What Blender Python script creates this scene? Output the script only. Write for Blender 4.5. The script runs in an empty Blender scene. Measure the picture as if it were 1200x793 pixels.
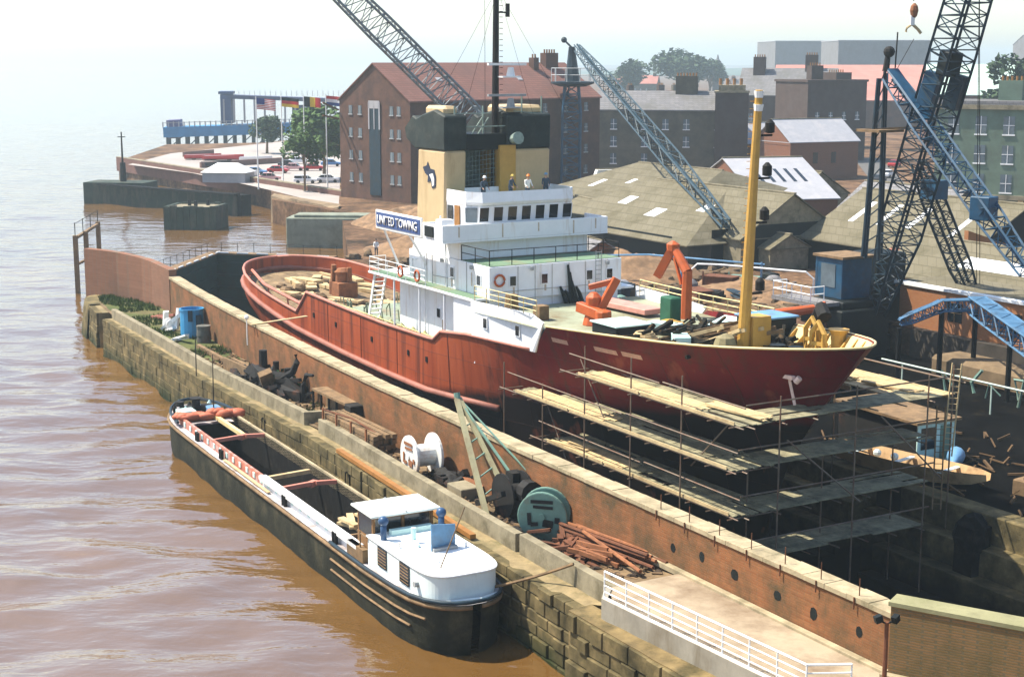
import bpy, bmesh, math, random
from mathutils import Vector, Matrix, noise
R = math.radians
random.seed(7)
SC = bpy.context.scene
COL = SC.collection

# ---------------------------------------------------------------- camera, sky, sun, exposure
CAM_H, PITCH = 26.0, math.atan((396.5 - 72.0) / 1780.0)
cam_data = bpy.data.cameras.new("camera")
cam_data.sensor_fit = 'HORIZONTAL'
cam_data.sensor_width = 36.0
cam_data.lens = 36.0 * 1780.0 / 1200.0
cam_data.clip_start, cam_data.clip_end = 0.5, 12000.0
cam = bpy.data.objects.new("camera", cam_data)
COL.objects.link(cam)
cam.location = (0, 0, CAM_H)
cam.rotation_euler = (R(90) - PITCH, 0, 0)
SC.camera = cam

SUN_EL = R(56.0)
SUN_AZ = (-0.955, 0.30)                      # horizontal direction towards the sun
_n = math.hypot(*SUN_AZ)
SUN_DIR = Vector((SUN_AZ[0] / _n * math.cos(SUN_EL), SUN_AZ[1] / _n * math.cos(SUN_EL), math.sin(SUN_EL)))
world = bpy.data.worlds.new("World")
SC.world = world
world.use_nodes = True
wn = world.node_tree.nodes
bg = wn["Background"]
sky = wn.new("ShaderNodeTexSky")
sky.sky_type = 'NISHITA'
sky.sun_disc = False
sky.sun_elevation = SUN_EL
sky.sun_rotation = math.atan2(SUN_DIR.x, SUN_DIR.y)
sky.altitude = 10.0
sky.air_density, sky.dust_density, sky.ozone_density = 1.0, 1.0, 1.0
world.node_tree.links.new(sky.outputs[0], bg.inputs[0])
bg.inputs[1].default_value = 0.125
sun_data = bpy.data.lights.new("sun", 'SUN')
sun_data.energy = 5.0
sun_data.angle = R(0.5)
sun_data.color = (1.0, 0.93, 0.80)
sun = bpy.data.objects.new("sun", sun_data)
COL.objects.link(sun)
sun.rotation_euler = (-SUN_DIR).to_track_quat('-Z', 'Y').to_euler()
sun.location = (-200, 100, 250)
SC.view_settings.view_transform = 'Standard'
SC.view_settings.look = 'None'
SC.view_settings.gamma = 1.0
SC.view_settings.use_curve_mapping = False
SC.view_settings.exposure = 1.05
SC.cycles.max_bounces = 6
SC.cycles.diffuse_bounces = 3
SC.cycles.glossy_bounces = 3
SC.cycles.transmission_bounces = 4
SC.cycles.transparent_max_bounces = 6
SC.cycles.volume_bounces = 0
SC.cycles.caustics_reflective = False
SC.cycles.caustics_refractive = False
SC.cycles.use_denoising = True
HAZE = 0.00034

# ---------------------------------------------------------------- frames
TH = R(-60.0)                                 # the dock's long axis, u towards the bow, v away from the river
CT, ST = math.cos(TH), math.sin(TH)
def D(u, v, z=0.0):
    return Vector((u * CT - v * ST, 75.0 + u * ST + v * CT, z))
def G(px, py, z=0.0):
    """the point of the level z that a line of sight meets (surveying the far ground)"""
    a, b = (px - 600) / 1780.0, (py - 396.5) / 1780.0
    d = Vector((a, math.cos(PITCH) - b * math.sin(PITCH), -math.sin(PITCH) - b * math.cos(PITCH)))
    t = (z - CAM_H) / d.z
    return Vector((d.x * t, d.y * t, z))
def GY(px, py, Y):
    a, b = (px - 600) / 1780.0, (py - 396.5) / 1780.0
    d = Vector((a, math.cos(PITCH) - b * math.sin(PITCH), -math.sin(PITCH) - b * math.cos(PITCH)))
    t = Y / d.y
    return Vector((d.x * t, Y, CAM_H + d.z * t))

# ---------------------------------------------------------------- mesh builder
class MB:
    def __init__(s):
        s.v, s.f, s.mi, s.cur = [], [], [], 0
    def add(s, vs, fs):
        o = len(s.v)
        s.v += [Vector(p) for p in vs]
        for f in fs:
            s.f.append([i + o for i in f]); s.mi.append(s.cur)
        return s
    def face(s, *p): return s.add(p, [list(range(len(p)))])
    def bx(s, x0, x1, y0, y1, z0, z1):
        return s.add([(x0,y0,z0),(x1,y0,z0),(x1,y1,z0),(x0,y1,z0),(x0,y0,z1),(x1,y0,z1),(x1,y1,z1),(x0,y1,z1)],
                     [[0,3,2,1],[4,5,6,7],[0,1,5,4],[1,2,6,5],[2,3,7,6],[3,0,4,7]])
    def box(s, c, d, rz=0.0, rx=0.0, ry=0.0):
        m = Matrix.Translation(Vector(c)) @ Matrix.Rotation(rz, 4, 'Z') @ Matrix.Rotation(ry, 4, 'Y') @ Matrix.Rotation(rx, 4, 'X')
        x, y, z = d[0]/2, d[1]/2, d[2]/2
        return s.add([m @ Vector(p) for p in [(-x,-y,-z),(x,-y,-z),(x,y,-z),(-x,y,-z),(-x,-y,z),(x,-y,z),(x,y,z),(-x,y,z)]],
                     [[0,3,2,1],[4,5,6,7],[0,1,5,4],[1,2,6,5],[2,3,7,6],[3,0,4,7]])
    def frame_of(s, d, up=Vector((0, 0, 1))):
        d = d.normalized()
        if abs(d.dot(up)) > 0.98: up = Vector((0, 1, 0))
        a = d.cross(up).normalized(); b = a.cross(d).normalized()
        return a, b
    def bar(s, p, q, w, h=None):
        p, q = Vector(p), Vector(q); h = h or w
        a, b = s.frame_of(q - p); a = a * w / 2; b = b * h / 2
        return s.add([p-a-b, p+a-b, p+a+b, p-a+b, q-a-b, q+a-b, q+a+b, q-a+b],
                     [[0,3,2,1],[4,5,6,7],[0,1,5,4],[1,2,6,5],[2,3,7,6],[3,0,4,7]])
    def tube(s, p, q, r, r1=None, n=6, caps=True):
        p, q = Vector(p), Vector(q); r1 = r if r1 is None else r1
        a, b = s.frame_of(q - p)
        vs = []
        for c, rr in ((p, r), (q, r1)):
            for i in range(n):
                t = 2 * math.pi * i / n
                vs.append(c + a * math.cos(t) * rr + b * math.sin(t) * rr)
        fs = [[i, (i+1) % n, n + (i+1) % n, n + i] for i in range(n)]
        if caps: fs += [list(range(n))[::-1], list(range(n, 2*n))]
        return s.add(vs, fs)
    def path(s, pts, r, n=6, closed=False):
        """one continuous tube along a line of points"""
        pts = [Vector(p) for p in pts]; N = len(pts); vs = []
        for k, p in enumerate(pts):
            if closed: d = pts[(k+1) % N] - pts[k-1]
            else: d = pts[min(k+1, N-1)] - pts[max(k-1, 0)]
            a, b = s.frame_of(d)
            rr = r[k] if isinstance(r, (list, tuple)) else r
            for i in range(n):
                t = 2 * math.pi * i / n
                vs.append(p + a * math.cos(t) * rr + b * math.sin(t) * rr)
        fs = []
        for k in range(N if closed else N - 1):
            k2 = (k + 1) % N
            for i in range(n):
                fs.append([k*n+i, k*n+(i+1) % n, k2*n+(i+1) % n, k2*n+i])
        if not closed: fs += [list(range(n))[::-1], [(N-1)*n+i for i in range(n)]]
        return s.add(vs, fs)
    def cyl(s, c, r, h, n=16, r1=None):
        c = Vector(c); return s.tube(c, c + Vector((0, 0, h)), r, r1, n)
    def lathe(s, c, prof, n=16, axis='Z'):
        c = Vector(c); vs = []
        for r, h in prof:
            for i in range(n):
                t = 2 * math.pi * i / n; x, y = r * math.cos(t), r * math.sin(t)
                vs.append(c + (Vector((x, y, h)) if axis == 'Z' else Vector((h, x, y)) if axis == 'X' else Vector((x, h, -y))))
        fs = []
        for k in range(len(prof) - 1):
            for i in range(n): fs.append([k*n+i, k*n+(i+1) % n, (k+1)*n+(i+1) % n, (k+1)*n+i])
        fs += [list(range(n))[::-1], [(len(prof)-1)*n+i for i in range(n)]]
        return s.add(vs, fs)
    def prism(s, poly, z0, z1):
        n = len(poly); z0 = z0 if isinstance(z0, (list, tuple)) else [z0]*n; z1 = z1 if isinstance(z1, (list, tuple)) else [z1]*n
        vs = [(p[0], p[1], z0[i]) for i, p in enumerate(poly)] + [(p[0], p[1], z1[i]) for i, p in enumerate(poly)]
        fs = [[i, (i+1) % n, n+(i+1) % n, n+i] for i in range(n)] + [list(range(n))[::-1], list(range(n, 2*n))]
        return s.add(vs, fs)
    def extr(s, poly, vec):
        poly = [Vector(p) for p in poly]; vec = Vector(vec); n = len(poly)
        vs = poly + [p + vec for p in poly]
        fs = [[i, (i+1) % n, n+(i+1) % n, n+i] for i in range(n)] + [list(range(n))[::-1], list(range(n, 2*n))]
        return s.add(vs, fs)
    def grid(s, rows):
        n = len(rows[0]); vs = [p for r in rows for p in r]; fs = []
        for k in range(len(rows) - 1):
            for i in range(n - 1): fs.append([k*n+i, k*n+i+1, (k+1)*n+i+1, (k+1)*n+i])
        return s.add(vs, fs)
    def strip_wall(s, line, t, z0, z1):
        """a wall of thickness t along a plan line, behind it (to its +normal)"""
        n = len(line); off = []
        for k in range(n):
            a = Vector(line[max(k-1, 0)][:2]); b = Vector(line[min(k+1, n-1)][:2]); d = (b - a).normalized()
            off.append((line[k][0] - d.y * t, line[k][1] + d.x * t))
        g = lambda z, k: z[k] if isinstance(z, (list, tuple)) else z
        rows = []
        for k in range(n):
            p, q = line[k], off[k]
            rows.append([(p[0],p[1],g(z0,k)), (p[0],p[1],g(z1,k)), (q[0],q[1],g(z1,k)), (q[0],q[1],g(z0,k)), (p[0],p[1],g(z0,k))])
        s.grid(rows)
        s.face(*rows[0][:4]); s.face(*rows[-1][:4][::-1])
        return s
    def blob(s, c, d, seg=8, rings=5, jit=0.0, rz=0.0):
        c = Vector(c); vs = []; m = Matrix.Rotation(rz, 3, 'Z')
        for k in range(1, rings):
            ph = math.pi * k / rings
            for i in range(seg):
                t = 2 * math.pi * i / seg; j = 1 + random.uniform(-jit, jit)
                vs.append(c + m @ Vector((d[0]*math.sin(ph)*math.cos(t)*j, d[1]*math.sin(ph)*math.sin(t)*j, d[2]*math.cos(ph)*j)))
        vs += [c + Vector((0,0,d[2])), c - Vector((0,0,d[2]))]
        fs = []
        for k in range(rings - 2):
            for i in range(seg): fs.append([k*seg+i, (k+1)*seg+i, (k+1)*seg+(i+1) % seg, k*seg+(i+1) % seg])
        T = (rings-1)*seg
        for i in range(seg):
            fs.append([T, i, (i+1) % seg]); fs.append([T+1, (rings-2)*seg+(i+1) % seg, (rings-2)*seg+i])
        return s.add(vs, fs)
    def build(s, name, mats, parent=None, loc=(0,0,0), rz=0.0, smooth=False, bevel=0.0, fix=True):
        me = bpy.data.meshes.new(name)
        me.from_pydata([tuple(p) for p in s.v], [], s.f)
        mats = mats if isinstance(mats, (list, tuple)) else [mats]
        for m in mats: me.materials.append(m)
        if len(mats) > 1: me.polygons.foreach_set('material_index', s.mi)
        if fix:
            b = bmesh.new(); b.from_mesh(me); bmesh.ops.recalc_face_normals(b, faces=b.faces); b.to_mesh(me); b.free()
        if smooth: me.polygons.foreach_set('use_smooth', [True] * len(me.polygons))
        me.update()
        o = bpy.data.objects.new(name, me); COL.objects.link(o)
        o.location = loc; o.rotation_euler = (0, 0, rz)
        if parent is not None: o.parent = parent
        if bevel:
            md = o.modifiers.new('bevel', 'BEVEL'); md.width = bevel; md.segments = 1; md.limit_method = 'ANGLE'
        return o

def tag(o, label=None, cat=None, group=None, kind=None):
    if label: o['label'] = label
    if cat: o['category'] = cat
    if group: o['group'] = group
    if kind: o['kind'] = kind
    return o
def thing(name, label, cat, loc=(0,0,0), rz=0.0, group=None):
    o = bpy.data.objects.new(name, None); COL.objects.link(o)
    o.location = loc; o.rotation_euler = (0, 0, rz); o.empty_display_size = 0.5
    return tag(o, label, cat, group)
def dup(root, loc, rz=None, label=None, scale=None):
    kids = {}
    for o in COL.objects:
        if o.parent: kids.setdefault(o.parent.name, []).append(o)
    def cp(o, par):
        c = o.copy(); COL.objects.link(c)
        if par is not None: c.parent = par
        for ch in kids.get(o.name, []): cp(ch, c)
        return c
    r = cp(root, None); r.location = loc
    if rz is not None: r.rotation_euler = (0, 0, rz)
    if scale: r.scale = (scale,) * 3
    if label: r['label'] = label
    return r

# ---------------------------------------------------------------- materials
MATS = {}
def _nodes(name):
    m = bpy.data.materials.new(name); m.use_nodes = True
    nt = m.node_tree; return m, nt, nt.nodes, nt.links, nt.nodes["Principled BSDF"]
def mat(name, c, var=0.25, scale=2.0, rough=0.8, bump=0.12, dirt=None, amt=0.5, dscale=0.5, streak=1.0, metal=0.0, spec=0.3, wave=None, c2=None):
    if name in MATS: return MATS[name]
    m, nt, N, L, P = _nodes(name)
    tc = N.new('ShaderNodeTexCoord')
    n1 = N.new('ShaderNodeTexNoise'); n1.inputs['Scale'].default_value = scale; n1.inputs['Detail'].default_value = 6; n1.inputs['Roughness'].default_value = 0.65
    L.new(tc.outputs['Object'], n1.inputs['Vector'])
    r1 = N.new('ShaderNodeValToRGB')
    a = tuple(x * (1 - var) for x in c); b = tuple(min(1, x * (1 + var)) for x in (c2 or c))
    r1.color_ramp.elements[0].position = 0.3; r1.color_ramp.elements[0].color = (*a, 1)
    r1.color_ramp.elements[1].position = 0.7; r1.color_ramp.elements[1].color = (*b, 1)
    L.new(n1.outputs[0], r1.inputs[0]); out = r1.outputs[0]
    if dirt:
        mp = N.new('ShaderNodeMapping'); mp.inputs['Scale'].default_value = (1, 1, streak); L.new(tc.outputs['Object'], mp.inputs['Vector'])
        n2 = N.new('ShaderNodeTexNoise'); n2.inputs['Scale'].default_value = dscale; n2.inputs['Detail'].default_value = 8; n2.inputs['Roughness'].default_value = 0.7
        L.new(mp.outputs[0], n2.inputs['Vector'])
        r2 = N.new('ShaderNodeValToRGB')
        r2.color_ramp.elements[0].position = 0.62 - 0.3 * amt; r2.color_ramp.elements[0].color = (0, 0, 0, 1)
        r2.color_ramp.elements[1].position = 0.86 - 0.3 * amt; r2.color_ramp.elements[1].color = (1, 1, 1, 1)
        L.new(n2.outputs[0], r2.inputs[0])
        mx = N.new('ShaderNodeMix'); mx.data_type = 'RGBA'; mx.inputs['B'].default_value = (*dirt, 1)
        L.new(r2.outputs[0], mx.inputs['Factor']); L.new(out, mx.inputs['A']); out = mx.outputs['Result']
    L.new(out, P.inputs['Base Color'])
    P.inputs['Roughness'].default_value = rough; P.inputs['Metallic'].default_value = metal
    P.inputs['Specular IOR Level'].default_value = spec
    hsrc = n1.outputs[0]
    if wave:                                   # corrugation: (axis, ribs per metre)
        wv = N.new('ShaderNodeTexWave'); wv.wave_type = 'BANDS'; wv.bands_direction = wave[0]; wv.inputs['Scale'].default_value = wave[1] * 0.314
        L.new(tc.outputs['Object'], wv.inputs['Vector'])
        ad = N.new('ShaderNodeMath'); ad.operation = 'MULTIPLY_ADD'; ad.inputs[1].default_value = wave[2] if len(wave) > 2 else 1.5
        L.new(wv.outputs[1], ad.inputs[0]); L.new(n1.outputs[0], ad.inputs[2]); hsrc = ad.outputs[0]
    if bump or wave:
        bp = N.new('ShaderNodeBump'); bp.inputs['Strength'].default_value = max(bump, 0.2) if wave else bump; bp.inputs['Distance'].default_value = 0.08
        L.new(hsrc, bp.inputs['Height']); L.new(bp.outputs[0], P.inputs['Normal'])
    MATS[name] = m; return m
def brick(name, c1, c2, mortar, bw=0.24, bh=0.085, rough=0.9, dirt=None, amt=0.4, dscale=0.3, mort=0.012, squash='XZ', bump=0.5):
    m, nt, N, L, P = _nodes(name)
    tc = N.new('ShaderNodeTexCoord'); sp = N.new('ShaderNodeSeparateXYZ'); L.new(tc.outputs['Object'], sp.inputs[0])
    ad = N.new('ShaderNodeMath'); ad.operation = 'ADD'; L.new(sp.outputs[0], ad.inputs[0]); L.new(sp.outputs[1], ad.inputs[1])
    cb = N.new('ShaderNodeCombineXYZ'); L.new(ad.outputs[0], cb.inputs[0]); L.new(sp.outputs[2], cb.inputs[1])
    bt = N.new('ShaderNodeTexBrick'); bt.inputs['Scale'].default_value = 1.0
    bt.inputs['Brick Width'].default_value = bw; bt.inputs['Row Height'].default_value = bh; bt.inputs['Mortar Size'].default_value = mort
    bt.inputs['Color1'].default_value = (*c1, 1); bt.inputs['Color2'].default_value = (*c2, 1); bt.inputs['Mortar'].default_value = (*mortar, 1)
    L.new(cb.outputs[0], bt.inputs['Vector'])
    n2 = N.new('ShaderNodeTexNoise'); n2.inputs['Scale'].default_value = dscale; n2.inputs['Detail'].default_value = 9; n2.inputs['Roughness'].default_value = 0.72
    L.new(tc.outputs['Object'], n2.inputs['Vector'])
    r2 = N.new('ShaderNodeValToRGB'); r2.color_ramp.elements[0].position = 0.62 - .3*amt; r2.color_ramp.elements[1].position = 0.86 - .3*amt
    L.new(n2.outputs[0], r2.inputs[0])
    mx = N.new('ShaderNodeMix'); mx.data_type = 'RGBA'; mx.inputs['B'].default_value = (*(dirt or c2), 1)
    L.new(r2.outputs[0], mx.inputs['Factor']); L.new(bt.outputs[0], mx.inputs['A']); L.new(mx.outputs['Result'], P.inputs['Base Color'])
    bp = N.new('ShaderNodeBump'); bp.inputs['Strength'].default_value = bump; bp.inputs['Distance'].default_value = 0.03; bp.invert = True
    L.new(bt.outputs[1], bp.inputs['Height']); L.new(bp.outputs[0], P.inputs['Normal'])
    P.inputs['Roughness'].default_value = rough; P.inputs['Specular IOR Level'].default_value = 0.2
    MATS[name] = m; return m

RUST = (0.16, 0.055, 0.022)
M = dict(
    white=mat('white ship paint', (0.78,0.79,0.80), .05, 1.2, .45, .06, (0.46,0.33,0.22), .2, 1.1, .10, spec=.4),
    white2=mat('white gloss paint', (0.80,0.80,0.78), .06, 2, .5, .05, (0.45,0.36,0.25), .2, 1.2, .3),
    cream=mat('cream paint', (0.66,0.52,0.25), .1, 1.5, .5, .04, (0.42,0.28,0.12), .25, 1.0, .2),
    buff=mat('buff funnel paint', (0.50,0.37,0.20), .08, 1.0, .5, .03, (0.30,0.19,0.08), .25, .8, .12),
    yellow=mat('yellow mast paint', (0.47,0.27,0.055), .12, 1.5, .5, .04, (0.32,0.17,0.04), .3, 1.2, .15),
    black=mat('black paint', (0.006,0.009,0.009), .3, 2, .6, .05, spec=.2),
    soot=mat('sooty black iron', (0.010,0.009,0.008), .5, 2, .8, .2, RUST, .15, .8),
    dark=mat('dark glass', (0.012,0.016,0.02), .2, 2, .12, 0, spec=.6),
    green=mat('green deck paint', (0.13,0.21,0.13), .2, .6, .75, .05, (0.20,0.16,0.10), .45, .5),
    deck=mat('worn sea green deck', (0.22,0.27,0.19), .2, .6, .75, .05, (0.22,0.17,0.10), .55, .35),
    red=mat('red lead paint', (0.32,0.06,0.025), .2, 1.2, .55, .08, (0.20,0.06,0.03), .35, .7),
    orange=mat('orange crane paint', (0.42,0.085,0.02), .15, 1.5, .5, .05, (0.25,0.08,0.03), .25, 1.0),
    pink=mat('faded pink paint', (0.45,0.17,0.12), .15, 1.5, .6, .05, (0.35,0.12,0.07), .3, .9),
    rust=mat('rusty iron', (0.13,0.048,0.022), .4, 2.5, .9, .3, (0.09,0.04,0.022), .5, 1.2),
    rustl=mat('orange rust', (0.24,0.095,0.04), .35, 2.5, .9, .3, (0.15,0.06,0.03), .45, 1.2),
    blue=mat('blue crane paint', (0.009,0.055,0.11), .3, 1.5, .5, .05, (0.04,0.05,0.06), .35, .8),
    blued=mat('dark blue steel', (0.006,0.022,0.035), .35, 1.5, .55, .05, (0.02,0.02,0.02), .4, .8),
    bluel=mat('pale blue paint', (0.12,0.26,0.42), .15, 1.5, .5, .05, (0.12,0.14,0.16), .3, .8),
    sky=mat('bright blue tank paint', (0.04,0.24,0.45), .12, 1.2, .5, .05, (0.10,0.10,0.10), .2, .8, .2),
    teal=mat('pale turquoise paint', (0.50,0.70,0.66), .08, 1.5, .5, .03, (0.35,0.36,0.28), .2, .8, .2),
    tealw=mat('white cabin paint', (0.66,0.74,0.72), .05, 1.5, .5, .03, (0.45,0.45,0.36), .15, .8, .2),
    reel=mat('grey green reel paint', (0.13,0.23,0.185), .15, 1.5, .6, .06, (0.16,0.12,0.08), .3, 1.0),
    wood=mat('weathered timber', (0.19,0.12,0.06), .35, 2.0, .85, .25, (0.07,0.05,0.03), .4, .8),
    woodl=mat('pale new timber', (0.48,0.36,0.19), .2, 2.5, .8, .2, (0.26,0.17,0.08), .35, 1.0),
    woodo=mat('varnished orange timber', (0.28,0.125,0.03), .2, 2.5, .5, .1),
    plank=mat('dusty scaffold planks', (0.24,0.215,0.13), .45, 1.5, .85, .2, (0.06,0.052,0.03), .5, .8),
    tar=mat('tarred black timber', (0.006,0.006,0.006), .5, 2, .9, .3, (0.03,0.026,0.022), .3, 1.0, spec=.1),
    conc=mat('weathered concrete', (0.235,0.20,0.13), .25, 1.0, .9, .25, (0.09,0.075,0.04), .5, .7),
    concl=mat('pale concrete slabs', (0.50,0.44,0.35), .12, .6, .9, .1, (0.30,0.23,0.16), .4, .35),
    coping=mat('pale stone coping', (0.36,0.29,0.18), .25, 1.5, .9, .25, (0.14,0.12,0.065), .5, .6),
    grey=mat('grey steel', (0.30,0.31,0.31), .2, 2, .5, .08, RUST, .25, 1.0),
    pipe=mat('scaffold tube', (0.16,0.115,0.08), .3, 2, .5, .05, RUST, .45, 1.5),
    slate=mat('grey slate roof', (0.20,0.19,0.195), .18, .8, .75, .2, (0.20,0.19,0.17), .4, .4),
    slatel=mat('pale sheet roof', (0.33,0.33,0.35), .08, .8, .6, .1, (0.40,0.38,0.38), .4, .4),
    asb=mat('weathered asbestos roof', (0.14,0.12,0.075), .15, .5, .9, .2, (0.16,0.13,0.08), .45, .25, wave=('X', 2.0, .6)),
    asby=mat('weathered asbestos sheeting', (0.15,0.13,0.085), .2, .5, .9, .2, (0.085,0.07,0.04), .5, .3, wave=('Y', 2.0, .6)),
    glassl=mat('bright skylight', (0.78,0.78,0.76), .1, 1, .4, 0),
    pane=mat('window pane', (0.10,0.13,0.15), .4, .4, .15, 0, spec=.6),
    tile=mat('red tiled roof', (0.30,0.125,0.09), .15, .6, .85, .2, (0.25,0.12,0.10), .4, .3),
    pinkroof=mat('pink sheet roof', (0.42,0.18,0.145), .08, .3, .85, .1, (0.40,0.21,0.18), .4, .1),
    tarp=mat('orange red tarpaulin', (0.45,0.12,0.06), .2, 1.5, .65, .3, (0.30,0.09,0.05), .3, 1.0),
    skin=mat('skin', (0.45,0.26,0.18), .1, 5, .6, 0),
    denim=mat('dark work clothes', (0.05,0.07,0.10), .2, 8, .85, 0),
    shirt=mat('white work shirt', (0.72,0.70,0.66), .1, 8, .85, 0),
    mud=mat('shaded black mud', (0.004,0.004,0.004), .4, .6, .9, .2, (0.010,0.008,0.006), .4, .5, spec=.05),  # near black so the dock floor's shade is in its colour
    moss=mat('slimy quay stone', (0.05,0.06,0.03), .4, 2, .7, .3),
    asphalt=mat('grey asphalt', (0.10,0.095,0.09), .2, .6, .9, .1),
)

def roofing(name, c1, c2, joint, bw, bh, dirt, amt=.45, dscale=.25, mort=.03):
    return brick(name, c1, c2, joint, bw, bh, .9, dirt, amt, dscale, mort, bump=.35)
M['asb'] = M['asby'] = roofing('weathered roof sheets', (.135, .118, .075), (.158, .138, .092), (.10, .087, .055), 1.05, .62, (.085, .073, .04), .5, .3, .03)
M['slate'] = roofing('slate courses', (.17, .165, .17), (.215, .205, .205), (.11, .105, .105), .9, .35, (.12, .115, .10), .5, .2)
M['tile'] = roofing('red pantile courses', (.26, .10, .07), (.32, .135, .095), (.17, .07, .05), .8, .32, (.19, .085, .065), .5, .2)
M['pinkroof'] = roofing('pink roof sheets', (.40, .17, .135), (.45, .20, .16), (.33, .14, .11), 3.0, 1.5, (.33, .15, .12), .45, .08)
# ================================================================ water
def water_material():
    m, nt, N, L, P = _nodes('brown river water')
    tc = N.new('ShaderNodeTexCoord')
    def ns(sc, sx, sy, det, rough=.55):
        mp = N.new('ShaderNodeMapping'); mp.inputs['Scale'].default_value = (sx, sy, 1); mp.inputs['Rotation'].default_value = (0, 0, R(8))
        L.new(tc.outputs['Object'], mp.inputs[0])
        n = N.new('ShaderNodeTexNoise'); n.inputs['Scale'].default_value = sc; n.inputs['Detail'].default_value = det; n.inputs['Roughness'].default_value = rough
        L.new(mp.outputs[0], n.inputs['Vector']); return n.outputs[0]
    a, b = ns(.42, .4, 1, 2, .45), ns(1.7, .5, 1, 3, .5)
    ad = N.new('ShaderNodeMath'); ad.operation = 'MULTIPLY_ADD'; ad.inputs[1].default_value = .22
    L.new(b, ad.inputs[0]); L.new(a, ad.inputs[2])
    bp = N.new('ShaderNodeBump'); bp.inputs['Strength'].default_value = .7; bp.inputs['Distance'].default_value = .42
    L.new(ad.outputs[0], bp.inputs['Height']); L.new(bp.outputs[0], P.inputs['Normal'])
    c = ns(.05, 1, 1, 4); r = N.new('ShaderNodeValToRGB')
    r.color_ramp.elements[0].position = .3; r.color_ramp.elements[0].color = (.11, .055, .014, 1)
    r.color_ramp.elements[1].position = .7; r.color_ramp.elements[1].color = (.15, .078, .022, 1)
    L.new(c, r.inputs[0]); L.new(r.outputs[0], P.inputs['Base Color'])
    P.inputs['Roughness'].default_value = .08; P.inputs['IOR'].default_value = 2.5; P.inputs['Specular IOR Level'].default_value = .5
    return m
WATER_Z = .8
def wave_z(x, y):
    p = Vector((x * .16, y * .34, 0)); q = Vector((x * .42 + 9, y * .8, 3))
    return WATER_Z + .36 * noise.noise(p) + .11 * noise.noise(q)
WATER = water_material()
m = MB(); rows = []
ys = [40 + i * .55 for i in range(150)] ; ys += [ys[-1] + 1.2 * (i + 1) + .05 * i * i for i in range(90)]
for y in ys:
    w = y * .36 + 14
    rows.append([(-w + (w + 26) * i / 110.0, y, wave_z(-w + (w + 26) * i / 110.0, y)) for i in range(111)])
m.grid(rows)
WATER_GRID = m
# ================================================================ ground
def ground_material():
    m, nt, N, L, P = _nodes('shipyard earth')
    tc = N.new('ShaderNodeTexCoord')
    def ns(sc, det=8, rough=.65):
        n = N.new('ShaderNodeTexNoise'); n.inputs['Scale'].default_value = sc; n.inputs['Detail'].default_value = det; n.inputs['Roughness'].default_value = rough
        L.new(tc.outputs['Object'], n.inputs['Vector']); return n.outputs[0]
    r = N.new('ShaderNodeValToRGB'); E = r.color_ramp.elements
    E[0].position = .33; E[0].color = (.035, .025, .016, 1); E[1].position = .68; E[1].color = (.27, .165, .09, 1)
    e = E.new(.5); e.color = (.16, .09, .05, 1)
    L.new(ns(.16), r.inputs[0])
    r2 = N.new('ShaderNodeValToRGB'); r2.color_ramp.elements[0].position = .42; r2.color_ramp.elements[0].color = (.55, .55, .55, 1); r2.color_ramp.elements[1].position = .62
    L.new(ns(1.3), r2.inputs[0])
    mx = N.new('ShaderNodeMix'); mx.data_type = 'RGBA'; mx.blend_type = 'MULTIPLY'; mx.inputs['Factor'].default_value = 1
    L.new(r.outputs[0], mx.inputs['A']); L.new(r2.outputs[0], mx.inputs['B']); L.new(mx.outputs['Result'], P.inputs['Base Color'])
    bp = N.new('ShaderNodeBump'); bp.inputs['Strength'].default_value = .4; bp.inputs['Distance'].default_value = .2
    L.new(ns(2.5), bp.inputs['Height']); L.new(bp.outputs[0], P.inputs['Normal'])
    P.inputs['Roughness'].default_value = .95; P.inputs['Specular IOR Level'].default_value = .1
    return m
GZ = 4.6
EARTH = ground_material()
def xy2(p): return (p[0], p[1])
shore = [D(-27, 24), D(-80.5, 24), D(-80.5, 27), G(402, 298, 0), G(402, 286, 0), G(320, 268, 0), G(318, 250, 0)]
quay_a, quay_b = G(397, 262, 0), G(140, 213, 0)           # the car-park quay's edge
shore += [quay_a + (quay_b - quay_a) * t for t in (.32, .6, .8, 1.0)]
shore += [G(196, 190, 0), Vector((-66, 410, 0)), Vector((-46, 470, 0)), Vector((-30, 800, 0)), Vector((60, 2500, 0)), Vector((300, 8500, 0)), Vector((6000, 8500, 0)), Vector((6000, 20, 0)), D(160, 51.5), D(-27, 51.5)]
def ground_sheet(name, poly, z, material, zlow=-5):
    me = bpy.data.meshes.new(name); b = bmesh.new()
    top = [b.verts.new((p[0], p[1], z)) for p in poly]; low = [b.verts.new((p[0], p[1], zlow)) for p in poly]
    n = len(poly)
    f = b.faces.new(top)
    for i in range(n): b.faces.new((top[i], low[i], low[(i+1) % n], top[(i+1) % n]))
    bmesh.ops.triangulate(b, faces=[f]); bmesh.ops.recalc_face_normals(b, faces=b.faces)
    b.to_mesh(me); b.free(); me.materials.append(material)
    o = bpy.data.objects.new(name, me); COL.objects.link(o); return tag(o, kind='structure')
ground_sheet('ground', shore, GZ, EARTH)
rv = [Vector((-6000, 8500, 0)), Vector((-6000, -300, 0)), D(300, -20), D(60, -4.4), D(10, -4), D(-70, -2), D(-79.5, .5), D(-78, 4), D(-91, 15.5)] + [Vector((p[0], p[1], 0)) for p in shore[2:-5]] + [Vector((200, 8500, 0))]
me = bpy.data.meshes.new('river'); b_ = bmesh.new(); f_ = b_.faces.new([b_.verts.new((p[0], p[1], WATER_Z - .3)) for p in rv]); bmesh.ops.triangulate(b_, faces=[f_]); bmesh.ops.recalc_face_normals(b_, faces=b_.faces)
b_.to_mesh(me); b_.free(); me.materials.append(WATER); o = bpy.data.objects.new('river', me); COL.objects.link(o); tag(o, kind='structure')
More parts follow.
